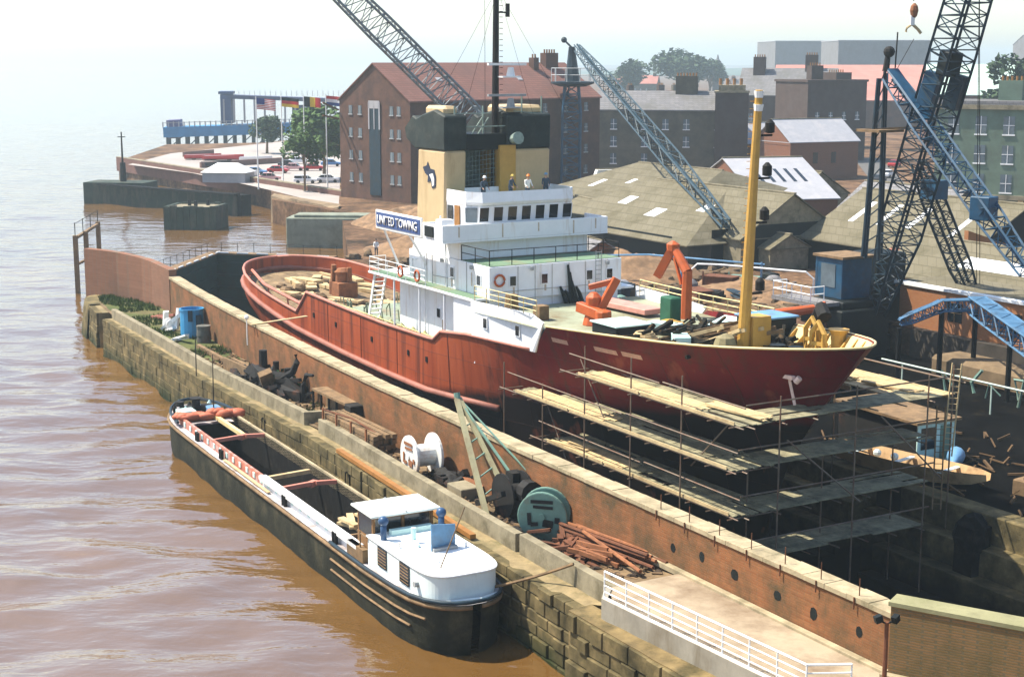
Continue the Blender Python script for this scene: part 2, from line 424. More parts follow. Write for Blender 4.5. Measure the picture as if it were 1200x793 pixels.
low = [D(-26.996, 24), D(160, 24), D(160, 51.496), D(-26.996, 51.496)]
LQ = 2.4
SHADE_GROUND = mat('shade black ground', (.004, .004, .004), .5, .35, 1, .2, (.022, .017, .010), .22, .5, spec=.02)  # near black: the shadow round the crane is put into the ground colour
ground_sheet('quay', low, LQ, SHADE_GROUND)
m = MB(); m.face(D(-100, -2, -4.2), D(60, -2, -4.2), D(60, 26, -4.2), D(-100, 26, -4.2))
tag(m.build('dock_floor', M['mud']), kind='structure')

# ================================================================ pier between river and dock
def lerp_tab(tab, x):
    if x <= tab[0][0]: return tab[0][1]
    for (a, b), (c, d) in zip(tab, tab[1:]):
        if x <= c: return b + (d - b) * (x - a) / (c - a)
    return tab[-1][1]
VPAR = [(-82, .4), (-76, -1.2), (-66, -2.3), (-55, -2.55), (-38, -3.1), (-17, -2.9), (3, -3.85), (14, -4.2), (60, -4.5)]   # river face of the parapet
LEDGE = [(-82, .7), (-40, .8), (-17, .9), (5, 1.25), (60, 1.3)]
VCOP = [(-81, -.6), (-76.5, 1.6), (-72, 2.9), (-66, 3.0), (-58, 2.2), (-48, 1.4), (-38, .7), (-28, .1), (-15, -.5), (0, -.75), (15, -.9), (28.2, -1.0)]
PZ = 4.0
vp = lambda u: lerp_tab(VPAR, u)
vq = lambda u: vp(u) - lerp_tab(LEDGE, u)                                   # edge of the stone quay
vc = lambda u: lerp_tab(VCOP, u)
pier_z = lambda u: PZ if u < 8 else PZ + 1.0 * min(1, (u - 8) / 9.0)
us = [-80 + i * 2.0 for i in range(66)]
m = MB(); m.grid([[D(u, vp(u) + .2, pier_z(u)), D(u, vc(u) + .6, pier_z(u))] for u in us if u <= 50])
PATHM = mat('trodden pier earth', (.17, .115, .06), .4, .9, .95, .35, (.06, .042, .022), .5, .5)
tag(m.build('path', PATHM), kind='structure')

STONE = None
def stone_material(nm='quay stone', lo=2.0, hi=3.4, slime_shade=(.018, .026, .008)):
    m, nt, N, L, P = _nodes(nm)
    tc = N.new('ShaderNodeTexCoord'); geo = N.new('ShaderNodeNewGeometry')
    def ns(sc, det=8, rough=.65, z=1):
        mp = N.new('ShaderNodeMapping'); mp.inputs['Scale'].default_value = (1, 1, z); L.new(tc.outputs['Object'], mp.inputs[0])
        n = N.new('ShaderNodeTexNoise'); n.inputs['Scale'].default_value = sc; n.inputs['Detail'].default_value = det; n.inputs['Roughness'].default_value = rough
        L.new(mp.outputs[0], n.inputs['Vector']); return n.outputs[0]
    r = N.new('ShaderNodeValToRGB'); E = r.color_ramp.elements
    E[0].position = .3; E[0].color = (.035, .03, .015, 1); E[1].position = .74; E[1].color = (.25, .185, .085, 1)
    e = E.new(.52); e.color = (.115, .09, .042, 1)
    L.new(ns(.8), r.inputs[0])
    # dark lower part: tide line algae, plus painted shade on the dock steps
    sp = N.new('ShaderNodeSeparateXYZ'); L.new(geo.outputs['Position'], sp.inputs[0])
    a = N.new('ShaderNodeMath'); a.operation = 'MULTIPLY_ADD'; a.inputs[1].default_value = 2.6; L.new(ns(.5), a.inputs[0]); L.new(sp.outputs[2], a.inputs[2])
    mr = N.new('ShaderNodeMapRange'); mr.inputs[1].default_value = lo; mr.inputs[2].default_value = hi; mr.inputs[3].default_value = 1; mr.inputs[4].default_value = 0
    L.new(a.outputs[0], mr.inputs[0])
    mx = N.new('ShaderNodeMix'); mx.data_type = 'RGBA'; mx.inputs['B'].default_value = (*slime_shade, 1)
    L.new(mr.outputs[0], mx.inputs['Factor']); L.new(r.outputs[0], mx.inputs['A']); L.new(mx.outputs['Result'], P.inputs['Base Color'])
    bp = N.new('ShaderNodeBump'); bp.inputs['Strength'].default_value = .5; bp.inputs['Distance'].default_value = .08
    L.new(ns(3), bp.inputs['Height']); L.new(bp.outputs[0], P.inputs['Normal'])
    P.inputs['Roughness'].default_value = .9; P.inputs['Specular IOR Level'].default_value = .12
    return m
STONE = stone_material()
def stone_courses(m, u0, u1, ztop, vf, course=.62, zbot=-1.6, batter=.05, lmin=.8, lmax=1.6, gap=.022, jit=.08):
    z = ztop
    k = 0
    while z > zbot:
        h = course * random.uniform(.85, 1.15); u = u0 - random.uniform(0, .8)
        while u < u1:
            l = random.uniform(lmin, lmax); a, b = max(u, u0), min(u + l, u1); u += l
            if b - a < .15: continue
            g = gap; j = random.uniform(-jit, jit); out = (ztop - z) * batter + j + (0 if k else .04)
            d = .45
            p = [(a + g, z - h + g), (b - g, z - h + g), (b - g, z - g), (a + g, z - g)]
            c = .03
            front = [D(q[0] + (c if i in (0, 3) else -c), vf(q[0]) - out - .05, q[1] + (c if i in (0, 1) else -c)) for i, q in enumerate(p)]
            mid = [D(q[0], vf(q[0]) - out, q[1]) for q in p]
            back = [D(q[0], vf(q[0]) + d, q[1]) for q in p]
            vs = front + mid + back; fs = [[0, 1, 2, 3]]
            for s in (0, 4):
                for i in range(4): fs.append([s+i, s+4+i, s+4+(i+1) % 4, s+(i+1) % 4])
            m.add(vs, fs)
        z -= h; k += 1
wall = thing('quay_wall', 'long masonry quay wall of big mossy blocks rising from the brown river', 'quay wall', D(-30, -4.5, 0))
loc0 = D(-30, -4.5, 0)
def rel(m, name, mt, par, loc, **k):
    inv = par.rotation_euler.to_matrix().to_4x4().inverted() if par.rotation_euler.z else Matrix.Identity(4)
    m.v = [inv @ (p - Vector(loc)) for p in m.v]
    return m.build(name, mt, par, **k)
m = MB()
stone_courses(m, -74.0, -69.5, 3.9, vq, gap=.007, jit=.03); stone_courses(m, -66.0, -9.0, 3.9, vq, gap=.007, jit=.03); stone_courses(m, -9.0, 16.0, 3.9, vq); stone_courses(m, 15.6, 42.0, 4.15, lambda u: -6.3 + .03 * math.sin(u), course=.66, zbot=-1.2, batter=.07, lmin=.7, lmax=1.9, gap=.016, jit=.09)
rel(m, 'stone_face', STONE, wall, loc0)
m = MB()                                                                    # core behind the blocks and the walking ledge
lus = [u for u in [-66 + i * 1.5 for i in range(80)] if u <= 16.3]
m.grid([[D(u, vq(u) + .12, -3), D(u, vq(u) + .12, 3.86 + .05 * math.sin(u * 1.7)), D(u, vp(u) + .3, 3.90)] for u in lus])
m.grid([[D(u, vq(u) + .12, -3), D(u, vq(u) + .12, 3.86), D(u, vp(u) + .3, 3.90)] for u in (-74.2, -73, -71, -69.3)])
m.grid([[D(u, vq(u) + 1.4, -3), D(u, vq(u) + 1.4, 2.6), D(u, vp(u) + 1.3, 3.3)] for u in (-69.3, -66)])   # stair recess
m.face(D(-69.3, vq(-69.3) + .1, -3), D(-69.3, vq(-69.3) + .1, 3.9), D(-69.3, 0, 3.9), D(-69.3, 0, -3))
m.face(D(-66, vq(-66) + .1, -3), D(-66, vq(-66) + .1, 3.9), D(-66, 0, 3.9), D(-66, 0, -3))
LEDG = mat('mossy ledge stone', (.24, .18, .09), .35, .9, .9, .4, (.07, .07, .025), .5, .7)
rel(m, 'ledge', LEDG, wall, loc0)
# rounded nose of the pier
m = MB(); arc = []
for i in range(9):
    t = i / 8.0
    arc.append((-74 - 6.0 * math.sin(t * math.pi / 2) , vq(-74) + (0.2 - vq(-74)) * (1 - math.cos(t * math.pi / 2))))
arc.append((-80.6, 1.6)); arc.append((-79, 3.2))
rowsn = []
for (a, b) in arc:
    rowsn.append([D(a - .9, b - .55, -3), D(a - .5, b - .3, 1.0), D(a - .15, b - .1, 3.4), D(a, b, 4.0), D(a * .97 - 2.0, b * .3 + .6, 4.05)])
m.grid(rowsn); rel(m, 'rounded_end', STONE, wall, loc0, smooth=True)

def uv_of(p):
    x, y = p[0], p[1] - 75.0
    return x * CT + y * ST, -x * ST + y * CT
keep = []
for f in WATER_GRID.f:
    c = sum((WATER_GRID.v[i] for i in f), Vector()) / 4; u, v = uv_of(c)
    if u > -80 and v > vp(u) + .6: continue
    if -93 < u <= -80 and v > 1.0 and v > 15 + (-91 - u) * 1.3 and v < 30: continue
    if u < -80 and v > 26 + (-80 - u) * 1.2: continue
    keep.append(f)
WATER_GRID.f = keep; WATER_GRID.mi = [0] * len(keep)
tag(WATER_GRID.build('water', WATER, smooth=True, fix=False), kind='structure')

# parapet: a low concrete wall in several lengths
par = thing('parapet_wall', 'low weathered concrete parapet along the river side of the pier', 'parapet', D(-30, -3, PZ))
pl = D(-30, -3, PZ)
for a, b, z1 in ((-66, -20.6, 4.72), (-18.4, 7.2, 4.75), (7.6, 16.2, 4.85)):
    m = MB(); n = max(2, int((b - a) / 2.5))
    line = [xy2(D(a + (b - a) * i / n, vp(a + (b - a) * i / n))) for i in range(n + 1)]
    m.strip_wall(line, .42, 3.7, z1)
    rel(m, 'wall_length', M['conc'], par, pl, bevel=.03)
m = MB()
for (p, q) in (((-20.6, vp(-20.6)), (-20.2, vp(-20) + 1.5)), ((-20.2, vp(-20) + 1.5), (-18.4, vp(-18) + 1.5)), ((-18.4, vp(-18.4) + 1.5), (-18.4, vp(-18.4)))):
    m.strip_wall([xy2(D(*p)), xy2(D(*q))], .35, 3.6, 4.71)
rel(m, 'stair_recess', M['conc'], par, pl)

# dock wall: brick and render with a stone coping
DOCKB = brick('dock wall brick', (.215, .08, .03), (.26, .108, .044), (.20, .10, .045), .30, .10, .92, (.085, .058, .028), .72, .55, .012)
dw = thing('dock_wall', 'long orange brown brick wall with pale stone coping dividing pier from dry dock', 'dock wall', D(-20, 0, PZ))
dl = D(-20, 0, PZ)
ul = [-66 + i * (94.2 / 40) for i in range(41)]
m = MB(); m.strip_wall([xy2(D(u, vc(u))) for u in ul], .8, -4.2, 7.0); rel(m, 'brickwork', DOCKB, dw, dl)
m = MB()
for a in range(0, 40):
    for s in (0, .5):
        u0 = ul[a] + s * 2.355 + .012; u1 = u0 + 1.16
        j = random.uniform(-.012, .012)
        m.strip_wall([xy2(D(u0, vc(u0) - .07 + j)), xy2(D(u1, vc(u1) - .07 + j))], .94, 7.003, 7.2 + random.uniform(-.02, .02))
rel(m, 'coping', M['coping'], dw, dl, bevel=.015)
DOCKW = brick('old red wall brick', (.21, .09, .05), (.25, .115, .068), (.19, .13, .09), .30, .10, .92, (.15, .085, .055), .5, .25, .014)
m = MB(); le = [u for u in (-81, -79, -77, -75, -73, -71, -69, -67.5, -66.003)]
m.strip_wall([xy2(D(u, vc(u) - .06)) for u in le], .7, -4, [8.35, 8.35, 8.3, 8.2, 8.1, 8.0, 7.9, 7.85, 7.8]); rel(m, 'raised_end', DOCKW, dw, dl)
m = MB()
for u in (19.5, 21.9, 24.3, 26.7, 17.2, 14.9): ra_, rb2 = random.uniform(.16, .25), random.uniform(.18, .28); q_ = [(ra_ * random.uniform(.85, 1.1) * math.cos(t_ * .785), rb2 * random.uniform(.85, 1.1) * math.sin(t_ * .785)) for t_ in range(8)]; m.extr([(x_, -.012, z_) for x_, z_ in q_], (0, .1, 0)); n8 = 16; hc = D(u + random.uniform(-.3, .3), vc(u), 5.95 + random.uniform(-.15, .15)); m.v[-16:] = [hc + Matrix.Rotation(TH, 3, 'Z') @ p for p in m.v[-16:]]
rel(m, 'drain_hole', M['black'], dw, dl)
m = MB()
for k in range(7):
    u = 14 + k * 2.05; m.tube(D(u, vc(u) + .15, 7.15), D(u, vc(u) + .15, 7.85), .022); m.tube(D(u, vc(u) - .1, 6.75), D(u, vc(u) - .1, 7.2), .03)
rel(m, 'iron_spike', M['rust'], dw, dl)

# brick end wall that closes the walkway
EB = brick('yellow brown stock brick', (.17, .105, .04), (.22, .12, .05), (.13, .10, .055), .30, .095, .92, (.09, .07, .03), .5, .5, .016)
ew = thing('brick_wall', 'tall yellow brown brick wall with a stone cap beside the walkway end', 'brick wall', D(28.3, -1.2, 5))
el = D(28.3, -1.2, 5)
eline = [(28.3, -1.25), (32.4, .95), (38, 4.0), (52, 11)]
m = MB(); m.strip_wall([xy2(D(*p)) for p in eline], .75, -4, 7.55); rel(m, 'brickwork', EB, ew, el)
m = MB(); m.strip_wall([xy2(D(p[0] - .05, p[1] - .08)) for p in eline], .95, 7.553, 7.7); rel(m, 'cap', mat('mossy cap', (.24, .225, .12), .2, 2, .9, .3, (.12, .12, .05), .4, 1), ew, el)

# walkway on a rough concrete base, with its kerb
m = MB(); wus = [16 + i * 1.5 for i in range(20)]
m.grid([[D(u, -5.6 + .06 * (u - 16) + (.9 if u < 16.5 else 0), 5.01), D(u, vc(min(u, 28)) + (0 if u < 28.3 else (u - 28.3) * .54 - .2), 5.01)] for u in wus])
SLAB = mat('pale walkway concrete', (.33, .26, .175), .15, .45, .9, .15, (.15, .10, .06), .55, .3)
tag(m.build('pavement', SLAB), kind='structure')
m = MB(); m.strip_wall([xy2(D(u, vc(u) - .34)) for u in (13.5, 17, 20, 24, 28.2)], .30, 4.9, 5.13); m.strip_wall([xy2(D(*p)) for p in ((28.25, -1.6), (33, .85), (40, 4.6))], .30, 4.9, 5.13)
tag(m.build('kerb', M['coping'], bevel=.02), kind='structure')
m = MB(); m.strip_wall([xy2(D(16.0, -4.9)), xy2(D(17.0, -5.72)), xy2(D(28.7, -5.05)), xy2(D(40, -4.4))], .3, 2.2, 5.06)
bw_ = tag(m.build('retaining_wall', mat('pale rendered concrete', (.27, .245, .195), .2, .8, .9, .1, (.13, .10, .06), .45, .5, .3)), 'pale concrete retaining wall carrying the white walkway railing', 'retaining wall')
m = MB(); rr = []
for i in range(110):
    u = 14.6 + i * .22; j = lambda s: noise.noise(Vector((u * .7, s, 0))) + .35 * noise.noise(Vector((u * 2.9, s * 3, 0)))
    h = max(0, 1 - i / 7.0) * .55; h *= .4; rr.append([D(u, -6.85 + .2 * j(3), 1.5 + .3 * j(2)), D(u, -6.75 + .2 * j(3), 2.6 + .2 * j(4)), D(u, -6.6 + .2 * j(5), 3.7 + .2 * j(6) + h), D(u, -6.2, 4.15 + .12 * j(8) + h), D(u, -5.2, 4.2 + .1 * j(7) + h)])
m = MB(); rr = [[D(u, -6.25, -1.5), D(u, -6.3 + .08 * noise.noise(Vector((u, 3, 0))), 4.2), D(u, -5.2, 4.24 + .05 * noise.noise(Vector((u, 5, 0))))] for u in [15.5 + i * .4 for i in range(66)]]
m.grid(rr); m.face(D(15.5, -6.3, 4.2), D(15.5, -5.2, 4.24), D(15.5, -4, 3.9), D(15.5, -4, -1), D(15.5, -6.25, -1.5))
tag(m.build('concrete_ledge', mat('stained yellow concrete', (.17, .12, .05), .45, 1.1, .9, .9, (.04, .035, .012), .52, .8)), 'stained yellow concrete ledge on top of the stone quay below the walkway', 'ledge')

# grass and weeds
def tufts(name, spots, mt, h=(.15, .4)):
    m = MB()
    for (u, v, z) in spots:
        for k in range(3):
            a = random.uniform(0, 6.28); l = random.uniform(*h); p = D(u, v, z) + Vector((random.uniform(-.15, .15), random.uniform(-.15, .15), 0))
            w = Vector((math.cos(a), math.sin(a), 0)) * .05; t = Vector((random.uniform(-.12, .12), random.uniform(-.12, .12), l))
            m.face(p - w, p + w, p + t)
    return tag(m.build(name, mt, fix=False), kind='stuff')
GRASS = mat('rough grass', (.055, .09, .012), .4, .8, .9, 0)
sp = []
for i in range(2600):
    u = random.uniform(-78, -40); t = random.random(); v = vp(u) + .5 + (vc(u) - vp(u) - .6) * t
    if noise.noise(Vector((u * .25, v * .4, 0))) > -.25 + (u + 78) * .012: sp.append((u, v, PZ))
for i in range(900):
    u = random.uniform(-40, -12); t = random.random(); v = vp(u) + .5 + (vc(u) - vp(u) - .6) * t
    if noise.noise(Vector((u * .5, v * .6, 5))) > .18: sp.append((u, v, PZ))
tufts('grass', sp, GRASS)
m = MB(); m.grid([[D(u, vp(u) + .43 + .5 * max(0, noise.noise(Vector((u * .3, 1, 2)))), PZ + .012), D(u, vc(u) - .02 - .3 * max(0, noise.noise(Vector((u * .3, 7, 2)))), PZ + .012)] for u in [-79 + i for i in range(38)]])
tag(m.build('lawn', mat('thin turf', (.065, .08, .018), .4, .5, .95, .2, (.15, .105, .05), .5, .35)), kind='structure')

# far side of the dock: stepped altars, head wall
al = thing('altar_wall', 'stepped stone far side of the dry dock with sunlit ledges', 'dock side', D(10, 24, LQ))
all_ = D(10, 24, LQ)
ALT = stone_material('ochre dock stone', -.6, 1.4, (.007, .006, .004))  # lower steps near black: mud plus the dock's shade put into the colour
m = MB()
for k, (v0, z1) in enumerate(((22.9, LQ + .05), (21.9, .9), (20.9, -.6), (19.9, -2.1))):
    for u0, u1 in ((-80, -12), (-12, 1.2), (1.2, 4.2), (4.2, 60)):
        if u0 == 1.2 and k > 0: continue
        zz = z1 if not (k == 0 and u0 == 1.2) else .4
        m.bx(u0 + .01, u1 - .01, v0, 24.3, -4.3 + k * .001, zz + (.0 if u0 > -13 else GZ - LQ if k == 0 else 0))
m.v = [D(p.x, p.y, p.z) for p in m.v]
rel(m, 'altar_step', ALT, al, all_, bevel=.05)
m = MB(); m.bx(44, 46, -2, 24, -4.3, 6); m.v = [D(*p) for p in m.v]
tag(m.build('head_wall', M['tar']), 'dark stone head wall closing the dry dock', 'dock head')
m = MB(); m.bx(-24, 160, 51.2, 51.9, 2, GZ + .12); m.v = [D(*p) for p in m.v]
tag(m.build('yard_wall', mat('black stained wall', (.05, .04, .03), .4, .6, .9, .2)), 'blackened retaining wall between the sunken quay and the yard', 'retaining wall')

# dock gates, mitred towards the river
gt = thing('dock_gate', 'dark green mitred timber dock gate with white edged walkway', 'dock gate', D(-84, 14, 0))
gl = D(-84, 14, 0)
GG = mat('dark green gate timber', (.012, .038, .028), .3, .8, .7, .15, (.03, .026, .015), .4, .6)
for p, q in (((-76, 4.6), (-90.5, 15.6)), ((-90.5, 15.6), (-80.5, 25.2))):
    m = MB(); P_, Q_ = D(*p), D(*q); n = (Q_ - P_).normalized(); s = Vector((n.y, -n.x, 0))
    m.bar(P_ + Vector((0, 0, .8)), Q_ + Vector((0, 0, .8)), .7, 10.0)
    for z in (1.0, 2.3, 3.6, 4.9): m.bar(P_ + s * .45 + Vector((0, 0, z)), Q_ + s * .45 + Vector((0, 0, z)), .3, .28)
    lf = rel(m, 'gate_leaf', GG, gt, gl)
    m = MB(); m.bar(P_ + Vector((0, 0, 5.92)), Q_ + Vector((0, 0, 5.92)), 1.3, .16); rel(m, 'walkway', M['wood'], gt, gl)
    m = MB(); L_ = (Q_ - P_).length
    k = .6
    while k < L_ - 1.2:
        m.bar(P_ + n * k + s * .6 + Vector((0, 0, 6.06)), P_ + n * (k + 1.3) + s * .6 + Vector((0, 0, 6.06)), .12, .12); k += 2.3
    rel(m, 'white_edge', M['white2'], gt, gl)
    m = MB(); k = .5
    while k < L_:
        m.tube(P_ + n * k - s * .6 + Vector((0, 0, 6)), P_ + n * k - s * .6 + Vector((0, 0, 7)), .03, n=4); k += 1.9
    m.tube(P_ - s * .6 + Vector((0, 0, 6.95)), Q_ - s * .6 + Vector((0, 0, 6.95)), .02, n=4)
    rel(m, 'handrail', M['soot'], gt, gl)
# timber jetty at the pier's tip
jt = thing('mooring_dolphin', 'weathered timber dolphin with a thin handrail off the tip of the pier', 'dolphin', D(-84, 2, 0)); jl = D(-84, 2, 0)
m = MB()
pj = [G(92, 352, 0), G(104, 345, 0), G(118, 330, 0)]
for p in pj:
    m = MB(); m.bar(p + Vector((0, 0, -2)), p + Vector((0, 0, 7.2)), .45); rel(m, 'pile', M['wood'], jt, jl)
m = MB(); m.bar(pj[0] + Vector((0, 0, 6.9)), pj[2] + Vector((0, 0, 6.9)), .3, .3); m.bar(pj[0] + Vector((0, 0, 4)), pj[1] + Vector((0, 0, 4)), .25, .25); rel(m, 'cross_beam', M['wood'], jt, jl)
m = MB()
for t in (0, .33, .66, 1): p = pj[0].lerp(pj[2], t); m.tube(p + Vector((0, 0, 7)), p + Vector((0, 0, 8.6)), .05, n=5)
m.tube(pj[0] + Vector((0, 0, 8.5)), pj[2] + Vector((0, 0, 8.5)), .035, n=4); rel(m, 'handrail', M['soot'], jt, jl)
# ================================================================ the tug in the dry dock
VS = 14.7
ship = thing('tugboat', 'ocean going tug with red hull, white bridge and twin buff funnels in dry dock', 'tugboat', D(0, VS, 0), TH)
DECK_B = [(0, 6.8), (.38, 6.5), (.52, 6.15), (.66, 5.5), (.76, 4.9), (.84, 4.2), (.92, 3.0), (.965, 1.9), (.99, .9), (1, 0.02)]
WL_B = [(0, 6.8), (.1, 6.2), (.25, 5.0), (.4, 3.7), (.55, 2.6), (.7, 1.5), (.85, .6), (1, .02)]
RAIL = [(-70, 7.8), (-66, 7.65), (-58, 6.9), (-48.4, 6.15), (-46.2, 8.0), (-34, 7.6), (-24.3, 7.68), (-23.1, 8.57), (-13.2, 8.68), (-11.3, 10.5), (-6, 10.78), (0, 11.15), (5, 11.6), (9.8, 12.05)]
def rail_z(u): return lerp_tab(RAIL, u)
STEM = [(-4, 2.2), (0, 2.6), (2, 3.0), (5, 4.2), (8, 6.3), (9.7, 7.7), (11, 8.8), (12.1, 9.75)]
def stem_u(z): return lerp_tab(STEM, z)
def stern_u(z): return -57 - 13.0 * max(0, min(1, (z + 2) / 6.5)) ** .6
def hb(u, z):
    """half breadth of the hull"""
    if z < -2.2: bil = max(0, 1 - ((-2.2 - z) / 1.9) ** 2) ** .5 * .35 + .65
    else: bil = 1
    if u > -25:
        t = min(1, (u + 25) / (stem_u(z) + 25)); w = max(0, min(1, (z - .5) / 11.0)) ** 1.5
        b = lerp_tab(WL_B, t) * (1 - w) + lerp_tab(DECK_B, t) * w
    elif u < -48:
        t = max(0, min(1, (-48 - u) / (-48 - stern_u(z))))
        w = max(0, min(1, (z - 1) / 4.5))
        b = 6.8 * ((1 - t ** 3.2) ** (1 / 2.1) * w + (1 - t ** 1.7) ** (1/1.3) * (1 - w))
    else: b = 6.8
    return b * bil
def hull_stations():
    us = [0, .02, .05, .09, .14, .2, .28, .38, .5, .65, .8, .92, 1]
    return us
def hull_u(kind, t, z):
    if kind == 's': return stern_u(z) + (-48 - stern_u(z)) * t
    if kind == 'm': return -48 + 23 * t
    return -25 + (stem_u(z) + 25) * t
sts = [('s', t) for t in (0, .012, .03, .06, .1, .15, .22, .32, .45, .6, .75, .88)] + [('m', t) for t in (-.017, .0, .078, .15, .4, .7, .9, 1)] + \
      [('f', t) for t in (.022, .05, .15, .25, .331, .362, .384, .42, .5, .58, .66, .72, .78, .84, .89, .93, .96, .98, .993, 1)]
lev = [-4.0, -3.4, -2.2, -.8, 1.0, 2.2, 3.4, 4.6]
def hull_rows(side, z_from=None):
    rows = []
    for kd, t in sts:
        row = []
        for z in lev: u = hull_u(kd, t, z); row.append((u, side * hb(u, z), z))
        u0 = hull_u(kd, t, 7.0); zr = rail_z(u0)
        zr = rail_z(hull_u(kd, t, zr))
        for k in (.25, .5, .75, 1):
            z = 4.6 + (zr - 4.6) * k; u = hull_u(kd, t, z); row.append((u, side * hb(u, z), z))
        rows.append(row)
    return rows
def hull_mat():
    m, nt, N, L, P = _nodes('red hull paint')
    tc = N.new('ShaderNodeTexCoord'); sp = N.new('ShaderNodeSeparateXYZ'); L.new(tc.outputs['Object'], sp.inputs[0])
    def ns(sc, z=1., det=7):
        mp = N.new('ShaderNodeMapping'); mp.inputs['Scale'].default_value = (1, 1, z); L.new(tc.outputs['Object'], mp.inputs[0])
        n = N.new('ShaderNodeTexNoise'); n.inputs['Scale'].default_value = sc; n.inputs['Detail'].default_value = det; n.inputs['Roughness'].default_value = .65; L.new(mp.outputs[0], n.inputs[0]); return n.outputs[0]
    def ramp(src, a, b, ca, cb):
        r = N.new('ShaderNodeValToRGB'); r.color_ramp.elements[0].position = a; r.color_ramp.elements[1].position = b
        r.color_ramp.elements[0].color = (*ca, 1); r.color_ramp.elements[1].color = (*cb, 1); L.new(src, r.inputs[0]); return r.outputs[0]
    aft = ramp(ns(.6, .12), .3, .7, (.235, .042, .014), (.40, .088, .03))       # faded red lead with runs down the plates
    fore = ramp(ns(.5, .3), .3, .75, (.10, .004, .006), (.17, .008, .009))      # darker maroon: shade under the bow flare put into the paint
    mr = N.new('ShaderNodeMapRange'); mr.inputs[1].default_value = -20; mr.inputs[2].default_value = -12; L.new(sp.outputs[0], mr.inputs[0])
    mx = N.new('ShaderNodeMix'); mx.data_type = 'RGBA'; L.new(mr.outputs[0], mx.inputs['Factor']); L.new(aft, mx.inputs['A']); L.new(fore, mx.inputs['B'])
    st = ramp(ns(1.3, .045, 9), .50, .66, (0, 0, 0), (1, 1, 1)); m2 = N.new('ShaderNodeMix'); m2.data_type = 'RGBA'; m2.inputs['B'].default_value = (.07, .02, .012, 1)
    ml = N.new('ShaderNodeMath'); ml.operation = 'MULTIPLY'; ml.inputs[1].default_value = .8; L.new(st, ml.inputs[0])
    L.new(ml.outputs[0], m2.inputs['Factor']); L.new(mx.outputs['Result'], m2.inputs['A'])
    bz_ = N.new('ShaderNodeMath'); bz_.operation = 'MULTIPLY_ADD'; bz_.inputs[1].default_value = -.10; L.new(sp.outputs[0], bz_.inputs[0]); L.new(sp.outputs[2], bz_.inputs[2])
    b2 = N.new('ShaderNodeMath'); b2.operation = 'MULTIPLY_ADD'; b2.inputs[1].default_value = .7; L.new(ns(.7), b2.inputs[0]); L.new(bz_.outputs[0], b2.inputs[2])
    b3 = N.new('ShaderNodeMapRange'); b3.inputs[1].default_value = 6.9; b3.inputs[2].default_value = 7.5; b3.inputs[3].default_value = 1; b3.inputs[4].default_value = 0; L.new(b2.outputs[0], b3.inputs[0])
    m3 = N.new('ShaderNodeMix'); m3.data_type = 'RGBA'; m3.inputs['B'].default_value = (.012, .006, .005, 1); L.new(b3.outputs[0], m3.inputs['Factor']); L.new(m2.outputs['Result'], m3.inputs['A'])  # near-black low band, higher at the bow: scaffold shadow put into the paint
    L.new(m3.outputs['Result'], P.inputs['Base Color']); P.inputs['Roughness'].default_value = .6; P.inputs['Specular IOR Level'].default_value = .18
    # plate seams
    br = N.new('ShaderNodeTexBrick'); br.inputs['Scale'].default_value = 1; br.inputs['Brick Width'].default_value = 6; br.inputs['Row Height'].default_value = 1.7; br.inputs['Mortar Size'].default_value = .025; br.inputs['Mortar Smooth'].default_value = 1
    cb = N.new('ShaderNodeCombineXYZ'); L.new(sp.outputs[0], cb.inputs[0]); L.new(sp.outputs[2], cb.inputs[1]); L.new(cb.outputs[0], br.inputs[0])
    a = N.new('ShaderNodeMath'); a.operation = 'MULTIPLY_ADD'; a.inputs[1].default_value = .6; L.new(ns(.9), a.inputs[0]); L.new(br.outputs[1], a.inputs[2])
    ms_ = N.new('ShaderNodeMath'); ms_.operation = 'MULTIPLY'; ms_.inputs[1].default_value = .65; L.new(br.outputs[1], ms_.inputs[0])
    m5 = N.new('ShaderNodeMix'); m5.data_type = 'RGBA'; m5.inputs['B'].default_value = (.05, .016, .01, 1); L.new(ms_.outputs[0], m5.inputs['Factor']); L.new(m3.outputs['Result'], m5.inputs['A'])
    pt_ = ramp(ns(.35, .6, 4), .60, .66, (0, 0, 0), (1, 1, 1)); m6 = N.new('ShaderNodeMix'); m6.data_type = 'RGBA'; m6.inputs['B'].default_value = (.26, .07, .035, 1); pm = N.new('ShaderNodeMath'); pm.operation = 'MULTIPLY'; pm.inputs[1].default_value = .55; L.new(pt_, pm.inputs[0]); L.new(pm.outputs[0], m6.inputs['Factor']); L.new(m5.outputs['Result'], m6.inputs['A']); L.new(m6.outputs['Result'], P.inputs['Base Color'])
    bp = N.new('ShaderNodeBump'); bp.inputs['Strength'].default_value = .45; bp.inputs['Distance'].default_value = .06; L.new(a.outputs[0], bp.inputs['Height']); L.new(bp.outputs[0], P.inputs['Normal'])
    return m
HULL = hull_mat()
m = MB()
rp, rs = hull_rows(-1), hull_rows(1)
m.grid(rp); m.grid(rs); m.grid([[a[0], b[0]] for a, b in zip(rp, rs)])
m.grid([[a, b] for a, b in zip(rp[0], rs[0])])
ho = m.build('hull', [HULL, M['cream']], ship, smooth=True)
md = ho.modifiers.new('solid', 'SOLIDIFY'); md.thickness = .10; md.offset = -1; md.use_quality_normals = True
md.material_offset = 0
es = ho.modifiers.new('edge', 'EDGE_SPLIT'); es.split_angle = R(35)
